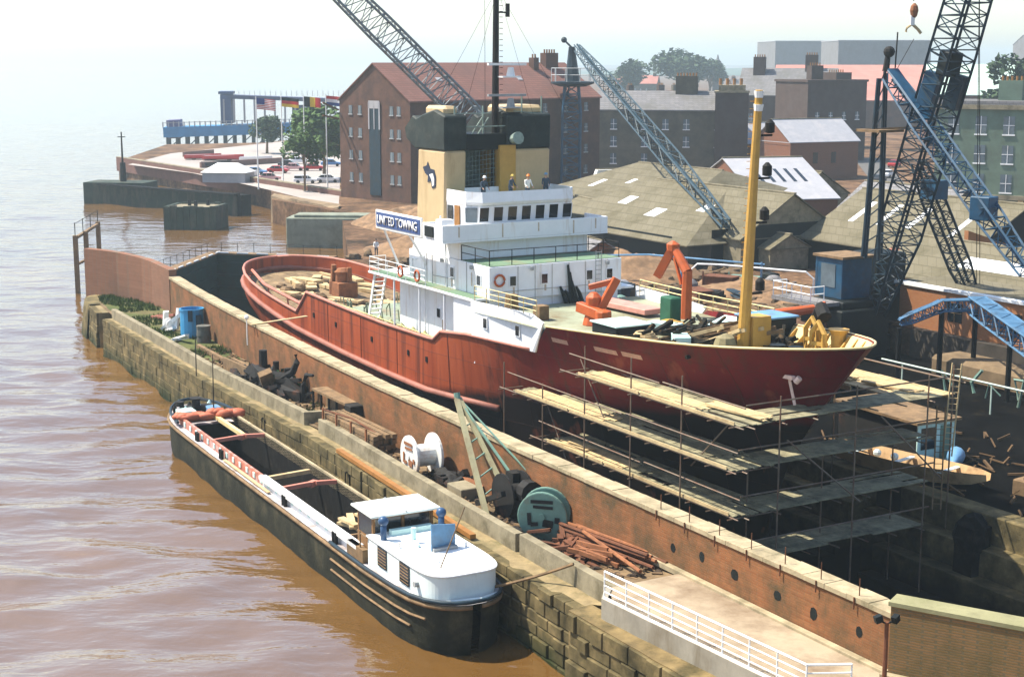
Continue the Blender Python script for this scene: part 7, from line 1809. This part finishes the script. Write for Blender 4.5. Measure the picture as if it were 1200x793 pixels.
# the crowded roofs of the old town
rndt = random.Random(21); cols = [('grey slate', M['slate']), ('brown tiled', M['tile']), ('dull pink', M['pinkroof']), ('pale sheet', M['slatel'])]
spots = [(706, 150, 20), (742, 160, 16), (778, 152, 18), (812, 156, 15), (884, 142, 18), (915, 150, 14), (948, 132, 20), (985, 140, 16), (1010, 128, 18), (1042, 120, 22), (1075, 128, 18), (1105, 134, 16), (1135, 118, 24), (1165, 124, 20), (1190, 112, 22), (960, 108, 26), (1005, 104, 24), (1060, 104, 28), (1115, 100, 30), (1160, 98, 28), (720, 118, 26), (860, 122, 20)]
WHERE = ['behind the grey terrace by the slewing crane', 'above the terrace ridge', 'under the large domed tree', 'beside the pale stone turret', 'above the gabled brick shed', 'next to the sooty flat roofed block', 'rising behind the sooty flat roofed block', 'between the sooty block and the tower crane', 'just behind the tower crane masthead', 'between tower crane and lattice boom', 'behind the blue panels of the lattice boom', 'at the corner of the green grey office', 'behind the green sheet roofs', 'above the office parapet', 'beside the dark tree over the office', 'before the huge skyline shed', 'in front of the stepped hazy factory', 'below the skyline mills', 'on the slope beyond the green roofs', 'high on the hazy slope', 'far off below the paler tree', 'in the gap between turret and foremast']
for k, (px, py, w) in enumerate(spots):
    cn, cm = cols[rndt.randrange(4) if k % 3 else 0]; h = rndt.uniform(6, 9) * (1.25 if py < 125 else 1); nc = 1 + k % 3
    g = G(px, py, GZ); L_ = w * rndt.uniform(.8, 1.1)
    block('town_house', '%s roofed brick house with %s %s' % (cn, ('one chimney', 'two chimneys', 'three chimneys')[nc - 1], WHERE[k]), 'house', g, R(rndt.uniform(-35, 35)), L_, 9, h, rndt.uniform(3, 4.5), (FB, FB2, FB3)[k % 3], cm, wins=[(1.5 + i * 3.2, z, 1.0, 1.6) for i in range(int(L_ / 3.4)) for z in ((3.5,) if h < 7 else (2.5, 5.2))] if py > 116 else (), chim=[(1 + j * (L_ - 4) / max(1, nc - 1 + (nc == 1)), 3.8, 1.8, 1.2, h, h + 5.6) for j in range(nc)], group='roofs of the old town')
# hills
m = MB(); rows = []
for j in range(6):
    r = []
    for i in range(50):
        x = 100 + i * 60; y = 2300 + j * 260
        z = 4.5 + (1 - abs(j - 2.5) / 3) * (18 + 30 * max(0, noise.noise(Vector((x * .0016, 3.1, 0)))) + 12 * noise.noise(Vector((x * .004, j, 1)))) * min(1, i / 12)
        r.append((x, y, max(4.2, z)))
    rows.append(r)
m.grid(rows); tag(m.build('hills', mat('wooded hills', (.05, .08, .045), .3, .01, .95, 0), smooth=True), kind='structure')
# streets
m = MB(); m.face(G(1000, 185, GZ + .02), G(1030, 185, GZ + .02), G(1110, 262, GZ + .02), G(1050, 250, GZ + .02)); m.v = [Vector((p.x, p.y, GZ + .02)) for p in m.v]
tag(m.build('road', M['asphalt']), kind='structure')
m = MB(); cp = [G(397, 243, GZ), G(300, 219, GZ), G(225, 203, GZ), G(150, 193, GZ), G(200, 180, GZ), G(330, 166, GZ), G(400, 180, GZ)]
m.face(*[(p.x, p.y, GZ + .02) for p in cp]); tag(m.build('car_park', mat('pale car park', (.33, .29, .265), .1, .2, .9, .05, (.21, .19, .175), .4, .1)), kind='structure')

# ---------------- riverside quay, timber jetty, boats, cars
qa, qb = Vector((quay_a.x, quay_a.y, 0)), Vector((quay_b.x, quay_b.y, 0))
t_ = thing('quay_edge_wall', 'long rust brown edge wall of the riverside car park', 'quay wall', qb)
m = MB(); d = (qa - qb).normalized(); nn = Vector((-d.y, d.x, 0))
m.bar(qb - nn * .2 + Vector((0, 0, 3.9)), qa + d * 2 - nn * .2 + Vector((0, 0, 3.9)), .6, 3.0); rel(m, 'brown_face', mat('rust brown quay face', (.13, .06, .045), .2, .5, .9, .1, (.07, .045, .035), .4, .3), t_, qb)
m = MB(); m.bar(qb + Vector((0, 0, 5.45)), qa + d * 2 + Vector((0, 0, 5.45)), 1.0, .12); rel(m, 'cap', M['conc'], t_, qb)
TJ = mat('dark green jetty piles', (.022, .036, .022), .4, .8, .8, .2, (.10, .085, .06), .4, .5, .3)
j0, j1, j2_ = G(112, 243, 0), G(318, 262, 0), G(300, 246, 0)
t_ = thing('timber_jetty', 'long dark green timber jetty in front of the rust brown quay', 'jetty', j0)
m = MB(); L_ = (j1 - j0).length; k = 0; dj = (j1 - j0).normalized(); nj = Vector((-dj.y, dj.x, 0))
while k < L_ - 8: p = j0 + dj * k; m.bar(p + Vector((0, 0, -2)), p + Vector((0, 0, 4.2 + random.uniform(-.1, .1))), .85, .7); k += 1.0
rel(m, 'pile_wall', TJ, t_, j0)
m = MB(); m.bar(j0 + nj * 1.2 + Vector((0, 0, 2)), j0 + dj * (L_ - 8) + nj * 2 + Vector((0, 0, 2)), 2.2, 4.2); m.bar(j0 + Vector((0, 0, 4.3)), j0 + dj * (L_ - 8) + Vector((0, 0, 4.3)), 1.4, .25); rel(m, 'deck', M['tar'], t_, j0)
m = MB(); m.bx(-1.5, 10, -1.5, 5, -2, 4.6); m.v = [j0 + Matrix.Rotation(R(-8), 3, 'Z') @ p for p in m.v]; rel(m, 'end_block', TJ, t_, j0)
m = MB(); m.tube(j0 + Vector((5, 1, 4.5)), j0 + Vector((5, 1, 13.5)), .25, .12, 6); m.tube(j0 + Vector((5, 1, 4.5)), j0 + Vector((5, 1, 8)), .6, .5, 7); m.bar(j0 + Vector((4.3, 1, 12.6)), j0 + Vector((5.7, 1, 12.6)), .15); rel(m, 'beacon', M['soot'], t_, j0)
p = G(226, 276, 0)
t_ = thing('dolphin', 'square dark green timber dolphin standing alone in the river', 'dolphin', p + Vector((0, 3, 0)), R(-6))
m = MB()
for i in range(8):
    for s in (-2.9, 2.9): m.bar((-3.6 + i * 1.03, s, -2), (-3.6 + i * 1.03, s, 4.4 + random.uniform(-.15, .15)), .95, .6)
for j in range(6):
    for s in (-3.7, 3.7): m.bar((s, -2.4 + j * .97, -2), (s, -2.4 + j * .97, 4.4), .6, .9)
m.build('pile_wall', TJ, t_)
m = MB(); m.bx(-3.6, 3.6, -2.8, 2.8, 3.9, 4.25); m.build('top', M['conc'], t_)
m = MB()
for x, y in ((-1, 0), (1.6, 1), (.5, -1.6)): m.cyl((x, y, 4.25), .28, .9, 7)
m.build('bollard', M['soot'], t_)
m = MB(); rr = []
a, b = G(318, 266, 0), G(397, 282, 0)
for i in range(14):
    t = i / 13; p = a.lerp(b, t); j = random.uniform(-.3, .3); rr.append([(p.x, p.y - .3 + j, -2), (p.x, p.y + j, 2), (p.x, p.y + .4, 4.9 + j), (p.x, p.y + 4, 5.0)])
m.grid(rr); tag(m.build('old_quay_wall', mat('crumbling tan quay', (.21, .15, .09), .4, .4, .95, .4, (.07, .055, .03), .45, .3)), 'crumbling tan stone quay between jetty and warehouse', 'quay wall')
m = MB(); a = G(336, 297, 0); m.bx(0, 15, 0, 5, -2, 4.9); m.bx(1, 12, .6, 4, 4.9, 5.3); tag(m.build('concrete_quay', mat('grey green quay block', (.20, .22, .17), .25, .6, .9, .2, (.12, .11, .08), .4, .5), None, loc=a, rz=R(-4), bevel=.1), 'grey green concrete quay block beside the dock gate', 'quay block')
lump('spoil_mound', 'brown rubble bank in front of the warehouse foot', 'mound', -112, 52, (16, 9, 2.6), EARTHL)
lump('spoil_mound', 'rough rubble bank between the dock gate and the sheds', 'mound', -88, 40, (9, 6, 2.0), EARTHL)
person('person', 'person in white shirt standing on the rubble bank beyond the tug stern', G(441, 300, GZ + 1.4) , R(180), M['shirt'], M['denim'])
# blue pier with upper deck
bp0 = Vector((-104, 459, 0))
t_ = thing('pleasure_pier', 'blue two deck ferry pier on dark piles standing out into the river', 'pier', bp0)
pd = Vector((1, .10, 0)).normalized(); pn = Vector((-pd.y, pd.x, 0))
BP = mat('blue pier paint', (.03, .20, .42), .2, .3, .6, .05)
m = MB(); m.bar(bp0 + Vector((0, 0, 5.2)), bp0 + pd * 62 + Vector((0, 0, 7.0)), 9, 3.0); rel(m, 'lower_deck', BP, t_, bp0)
m = MB(); m.bar(bp0 + pd * 20 + Vector((0, 0, 15.6)), bp0 + pd * 62 + Vector((0, 0, 14.0)), 9, 1.1); rel(m, 'upper_deck', mat('dark slate blue', (.05, .06, .13), .2, .3, .7, .05), t_, bp0)
m = MB(); m.box(bp0 + pd * 18.6 + Vector((0, 0, 12)), (3.2, 8.6, 8.6), rz=.1); m.box(bp0 + pd * 18.6 + Vector((0, 0, 16.8)), (4.2, 9, .8), rz=.1); m.bar(bp0 + pd * 38 + Vector((0, 0, 10)), bp0 + pd * 48 + Vector((0, 0, 10)), 5, 6); rel(m, 'deck_cabin', mat('navy cabin', (.04, .07, .17), .2, .3, .7, .05), t_, bp0)
m = MB()
for k in range(15): m.bar(bp0 + pd * (18 + k * 3) - pn * 4.2 + Vector((0, 0, 8)), bp0 + pd * (18 + k * 3) - pn * 4.2 + Vector((0, 0, 15)), .5)
rel(m, 'deck_column', M['slatel'], t_, bp0)
m = MB()
for k in range(22):
    for s in (-3.5, 0, 3.5): m.tube(bp0 + pd * (1 + k * 2.8) + pn * s + Vector((0, 0, -3)), bp0 + pd * (1 + k * 2.8) + pn * s + Vector((0, 0, 5)), .35, n=5)
for k in range(12): m.bar(bp0 + pd * (1 + k * 5) - pn * 3.5 + Vector((0, 0, 0)), bp0 + pd * (6 + k * 5) - pn * 3.5 + Vector((0, 0, 4.5)), .3)
rel(m, 'pile', mat('dark pier piles', (.03, .04, .05), .3), t_, bp0)
m = MB()
for k in range(40): p = bp0 + pd * (k * 1.55) - pn * 4.4; z = 6.8 + .03 * k; m.bar(p + Vector((0, 0, z)), p + Vector((0, 0, z + 1.5)), .3)
m.bar(bp0 - pn * 4.4 + Vector((0, 0, 8)), bp0 + pd * 62 - pn * 4.4 + Vector((0, 0, 9.6)), .15)
for k in range(26): p = bp0 + pd * (21 + k * 1.55) - pn * 4.4; m.bar(p + Vector((0, 0, 15.8)), p + Vector((0, 0, 17.4)), .12)
rel(m, 'railing', M['slatel'], t_, bp0)
m = MB(); m.bar(bp0 + pd * 1 + Vector((0, 0, 6)), bp0 + pd * 5 + Vector((0, 0, 6.2)), 7, 5.4); rel(m, 'end_kiosk', mat('purple blue kiosk', (.10, .09, .20), .2), t_, bp0)
# flags
def flag(px, py0, ytop, stripes, vert, label, w=3.6, hh=2.0):
    b = G(px, py0, GZ); t = thing('flagpole', label, 'flagpole', b)
    topz = GY(px, ytop, b.y).z - GZ
    m = MB(); m.tube((0, 0, 0), (0, 0, topz), .13, .07, 6); m.build('pole', M['white2'], t)
    m = MB(); n = len(stripes); mats = [mat('flag ' + s, c, .05, 1, .8, 0) for s, c in stripes]
    def pt(x, z): return (.1 + x, .35 * math.sin(x * 1.5) * min(1, x), topz - .3 - z - .10 * x)
    for k in range(n):
        m.cur = k
        for i in range(8):
            if vert: x0, x1, z0, z1 = w * (k + i / 8) / n, w * (k + (i + 1) / 8) / n, 0, hh
            else: x0, x1, z0, z1 = w * i / 8, w * (i + 1) / 8, hh * k / n, hh * (k + 1) / n
            m.face(pt(x0, z0), pt(x1, z0), pt(x1, z1), pt(x0, z1))
    f = m.build('flag', mats, t, fix=False); md = f.modifiers.new('solid', 'SOLIDIFY'); md.thickness = .03
    return t, f, pt
BK, RD, YL, WH, BL = ('black', (.012, .012, .012)), ('red', (.50, .03, .03)), ('gold', (.72, .48, .04)), ('white', (.75, .74, .72)), ('navy', (.03, .05, .20))
t, f, pt = flag(303, 222, 113, [RD, WH] * 6 + [RD], False, 'white flagpole flying the stars and stripes over the car park', 3.2, 1.8)
m = MB(); m.extr([pt(0, -.02), pt(1.3, -.02), pt(1.3, .97), pt(0, .97)], (0, -.06, 0)); m.build('flag_canton', mat('flag navy', BL[1]), f)
flag(332, 218, 112, [BK, RD, YL], False, 'white flagpole flying a black, red and gold striped flag', 3.0, 1.6)
flag(358, 218, 111, [BK, YL, RD], True, 'white flagpole flying a black, yellow and red upright striped flag', 2.9, 1.7)
flag(384, 222, 110, [RD, WH, BL], False, 'white flagpole flying a red, white and blue flag beside the warehouse', 2.8, 1.6)
# trees
def tree(name, label, base, h, r, dens, mt, seed, trunk=.35, squash=.8, group=None):
    rnd = random.Random(seed); t = thing(name, label, 'tree', base, 0, group)
    m = MB(); m.path([(0, 0, 0), (.1, .05, h * .3), (.0, .1, h * .55)], [trunk, trunk * .75, trunk * .5], 7)
    lobes = []
    for k in range(9):
        a = k * 2.4 + rnd.random(); rr = r * rnd.uniform(.2, .62); z = h * rnd.uniform(.42, .86)
        c = Vector((rr * math.cos(a), rr * math.sin(a), z)); lobes.append((c, r * rnd.uniform(.34, .55)))
        m.path([(0, .05, h * rnd.uniform(.25, .5)), (c.x * .5, c.y * .5, (z + h * .4) / 2), tuple(c)], [trunk * .4, trunk * .25, trunk * .1], 5)
    m.build('trunk', M['wood'], t)
    m = MB(); ls = max(.25, r * .085)
    for c, rad in lobes:
        for k in range(dens):
            d = Vector((rnd.gauss(0, 1), rnd.gauss(0, 1), rnd.gauss(0, 1))).normalized() * rad * rnd.uniform(.45, 1.08) ** .6; d.z *= squash
            p = c + d; n1 = Vector((rnd.uniform(-1, 1), rnd.uniform(-1, 1), rnd.uniform(-.6, .6))).normalized(); n2 = n1.cross(Vector((rnd.uniform(-1, 1), rnd.uniform(-1, 1), 1)).normalized())
            s = ls * rnd.uniform(.6, 1.5); m.face(p - n1 * s, p + n2 * s * .7, p + n1 * s, p - n2 * s * .7)
    m.build('crown', mt, t, fix=False); return t
LF = mat('summer leaves', (.07, .13, .03), .4, .5, .85, 0); LD = mat('dark leaves', (.035, .065, .025), .4, .5, .85, 0)
tree('plane_tree', 'bright green tree by the car park against the warehouse corner', G(380, 210, GZ), 13, 7.0, 330, LF, 1)
tree('young_tree', 'thin young tree with dark trunk in the car park', G(357, 224, GZ), 12.5, 4.2, 190, LF, 2, .22)
tree('round_tree', 'small dark round tree beyond the car park', G(313, 180, GZ), 9, 4.6, 240, LD, 3)
tree('park_tree', 'large domed tree rising above the slate roofs', Vector((89, 800, GZ)), 26, 16, 300, LD, 4, 1.0)
tree('park_tree', 'paler tree lower on the slope beside the large domed tree', Vector((58, 760, GZ)), 22, 11, 260, LD, 5, .8)
tree('park_tree', 'broad tree at the edge of the large domed tree, nearer the turret', Vector((108, 840, GZ)), 22, 11, 260, LD, 6, .8)
tree('street_tree', 'dark tree beside the green grey office roof', G(1196, 190, GZ), 24, 9, 380, LD, 8, .5)
# cars
def car(name, label, loc, rz, body, estate=False, grp='cars in the riverside car park'):
    t = thing(name, label, 'car', loc, rz, grp); m = MB()
    side = [(-2.1, .35), (2.05, .35), (2.1, .8), (1.2, .95), (-2.0, .98), (-2.12, .8)]
    m.extr([(x, -.82, z) for x, z in side], (0, 1.64, 0)); m.build('body', body, t, bevel=.08)
    top = [(1.15, .95), (.45, 1.42), (-1.9 if estate else -1.1, 1.42), (-2.0 if estate else -1.7, .97)]
    m = MB(); m.extr([(x, -.72, z) for x, z in top], (0, 1.44, 0)); m.build('glasshouse', M['dark'], t, bevel=.05)
    m = MB(); m.bx(-1.85 if estate else -1.1, .45, -.72, .72, 1.43, 1.47)
    for x in (-.5, .45): m.bar((x, -.74, .98), (x - .05, -.74, 1.42), .08); m.bar((x, .74, .98), (x - .05, .74, 1.42), .08)
    m.build('roof', body, t)
    for x in (-1.3, 1.3):
        for y in (-.8, .8):
            m = MB(); m.lathe((x, y - .1, .31), [(.31, 0), (.31, .2)], 10, 'Y'); m.build('wheel', M['soot'], t)
    return t
cb = dict(w=mat('white car paint', (.75, .75, .75), .02, 1, .3, 0), r=mat('red car paint', (.45, .03, .03), .05, 1, .3, 0), b=mat('blue car paint', (.10, .22, .42), .05, 1, .3, 0), p=mat('pink car paint', (.62, .35, .34), .05, 1, .3, 0), k=mat('dark car paint', (.03, .03, .035), .05, 1, .3, 0))
for (px, py, rz, c, e, lab) in ((358, 215, 5, 'w', True, 'white estate car parked nearest the young tree'), (384, 214, 8, 'w', False, 'white saloon car nose to tail with the white estate'), (326, 203, -4, 'r', False, 'dark red car parked in the second row of the car park'), (345, 200, 0, 'p', False, 'pink car parked beside the dark red car'), (368, 200, 6, 'r', False, 'bright red car at the end of the second row'), (388, 195, 4, 'b', False, 'blue car parked beside the warehouse corner'), (338, 196, 3, 'k', False, 'dark car in the middle row between red and white cars'), (316, 212, 8, 'p', False, 'faded pink car parked alone nearer the brown edge wall'), (300, 205, -5, 'b', False, 'pale blue car parked alone behind the white covered boat'), (350, 192, 0, 'w', False, 'white car in the back row under the flags'), (375, 190, 0, 'w', True, 'white van like estate in the back row by the bright green tree')):
    car('parked_car', lab, G(px, py, GZ + .02), R(rz), cb[c], e)
for (px, py, c, lab) in ((1040, 208, 'w', 'white car on the far street beyond the tower crane'), (1048, 196, 'r', 'red car on the far street beyond the tower crane'), (1030, 214, 'k', 'dark car on the far street beside the sheds')):
    car('parked_car', lab, G(px, py, GZ + .03), R(60), cb[c], False, 'cars on the far street')
# dinghies and boat trailers on the far slip
def boat(name, label, loc, rz, mt, l=7, grp='boats laid up on the quay'):
    t = thing(name, label, 'boat', loc, rz, grp); m = MB(); rows = []
    for i in range(11):
        x = -l/2 + l * i / 10; k = max(.02, 1 - max(0, (x + .15 * l) / (l * .66)) ** 2.2 if x > -.15 * l else 1); w = l * .17 * k ** .6
        rows.append([(x, -w, 1.1 + .25 * (i / 10) ** 2), (x, -w * .75, .35), (x, 0, .1), (x, w * .75, .35), (x, w, 1.1 + .25 * (i / 10) ** 2)])
    m.grid(rows); m.face(*rows[0]); m.build('hull', mt, t)
    m = MB(); m.grid([[(r[0][0], r[0][1] * .93, r[0][2] - .1), (r[4][0], r[4][1] * .93, r[4][2] - .1)] for r in rows]); m.build('cover', M['slatel'], t)
    m = MB(); m.bx(-l * .3, -l * .2, -.6, .6, -.05, .3); m.bx(l * .1, l * .2, -.5, .5, -.05, .25); m.build('chock', M['wood'], t)
    return t
for (px, py, rz, c, l, lab) in ((238, 187, 5, 'r', 8, 'red launch laid up at the river end of the quay'), (262, 188, -3, 'r', 9, 'long red launch laid up behind the pale roofed kiosk'), (253, 196, 10, 'k', 6, 'dark boat laid up beside the red launches'), (300, 190, 5, 'w', 7, 'white boat laid up near the dark round tree'), (282, 208, 20, 'w', 7, 'white covered boat close to the quay edge wall')):
    boat('laid_up_boat', lab, G(px, py, GZ + .05), R(rz), cb[c], l)
t = thing('kiosk', 'white peaked kiosk tent standing on the quay near the brown edge wall', 'kiosk', G(268, 213, GZ), R(-10))
m = MB(); m.bx(-4, 4, -2.5, 2.5, 0, 1.8); m.build('wall', M['slatel'], t)
m = MB(); m.add([(-4.3, -2.8, 1.8), (4.3, -2.8, 1.8), (4.3, 2.8, 1.8), (-4.3, 2.8, 1.8), (-2, 0, 3.4), (2, 0, 3.4)], [[0,1,5,4],[1,2,5],[2,3,4,5],[3,0,4]]); m.build('roof', M['glassl'], t)
for (a, b, lab) in (((235, 197), (345, 190), 'low dark wall across the quay behind the laid up boats'), ((215, 184), (250, 181), 'low brown wall at the river end of the quay')):
    p, q = G(*a, GZ), G(*b, GZ); m = MB(); m.bar(p + Vector((0, 0, .5)), q + Vector((0, 0, .5)), .5, 1.3); tag(m.build('low_wall', mat('brown low wall', (.18, .10, .08), .2)), lab, 'low wall')

# ================================================================ the hazy air over the river and town
def haze_box():
    m = MB(); m.bx(-2600, 2600, -60, 5200, -6.2, 64)
    mt = bpy.data.materials.new('hazy air'); mt.use_nodes = True; nt = mt.node_tree
    nt.nodes.remove(nt.nodes["Principled BSDF"])
    pv = nt.nodes.new('ShaderNodeVolumePrincipled'); pv.inputs['Color'].default_value = (.80, .95, 1.0, 1); pv.inputs['Density'].default_value = HAZE; pv.inputs['Anisotropy'].default_value = .35
    nt.links.new(pv.outputs[0], nt.nodes['Material Output'].inputs['Volume'])
    tag(m.build('haze', mt), kind='stuff')
haze_box()

# each loose piece of these parts is a part of its own
def split_parts(names):
    for o in list(COL.objects):
        if o.type != 'MESH' or o.parent is None or o.name.split('.')[0] not in names: continue
        me = o.data; par = list(range(len(me.vertices)))
        def find(i):
            while par[i] != i: par[i] = par[par[i]]; i = par[i]
            return i
        for e in me.edges: par[find(e.vertices[0])] = find(e.vertices[1])
        groups = {}
        for p in me.polygons: groups.setdefault(find(p.vertices[0]), []).append(p)
        if not 2 <= len(groups) <= 60: continue
        mods = [(m.type, m) for m in o.modifiers]
        for k, ps in enumerate(groups.values()):
            ids = sorted({i for p in ps for i in p.vertices}); ix = {i: n for n, i in enumerate(ids)}
            nm = bpy.data.meshes.new(me.name); nm.from_pydata([tuple(me.vertices[i].co) for i in ids], [], [[ix[i] for i in p.vertices] for p in ps])
            for mt in me.materials: nm.materials.append(mt)
            for a, b in zip(nm.polygons, ps): a.material_index = b.material_index; a.use_smooth = b.use_smooth
            if k == 0: o.data = nm
            else:
                c = o.copy(); c.data = nm; COL.objects.link(c); c.parent = o.parent
split_parts({'weld_seam', 'white_band', 'deck_cabin', 'rope_heap', 'dunnage', 'deck_locker', 'scupper', 'draught_mark', 'deck_post', 'bollard', 'bracket', 'hoist_beam', 'drain_hole', 'iron_spike', 'white_edge', 'uptake', 'upright', 'chain_heap', 'coaming_cleat', 'deck_column', 'new_boards', 'toe_board', 'trestle', 'thwart', 'chock', 'boat_deck', 'timber', 'gate_board', 'deck_pipework', 'pale_plate', 'plate_seam', 'rust_run', 'leaning_spar', 'timber_baulk', 'navigation_light'})
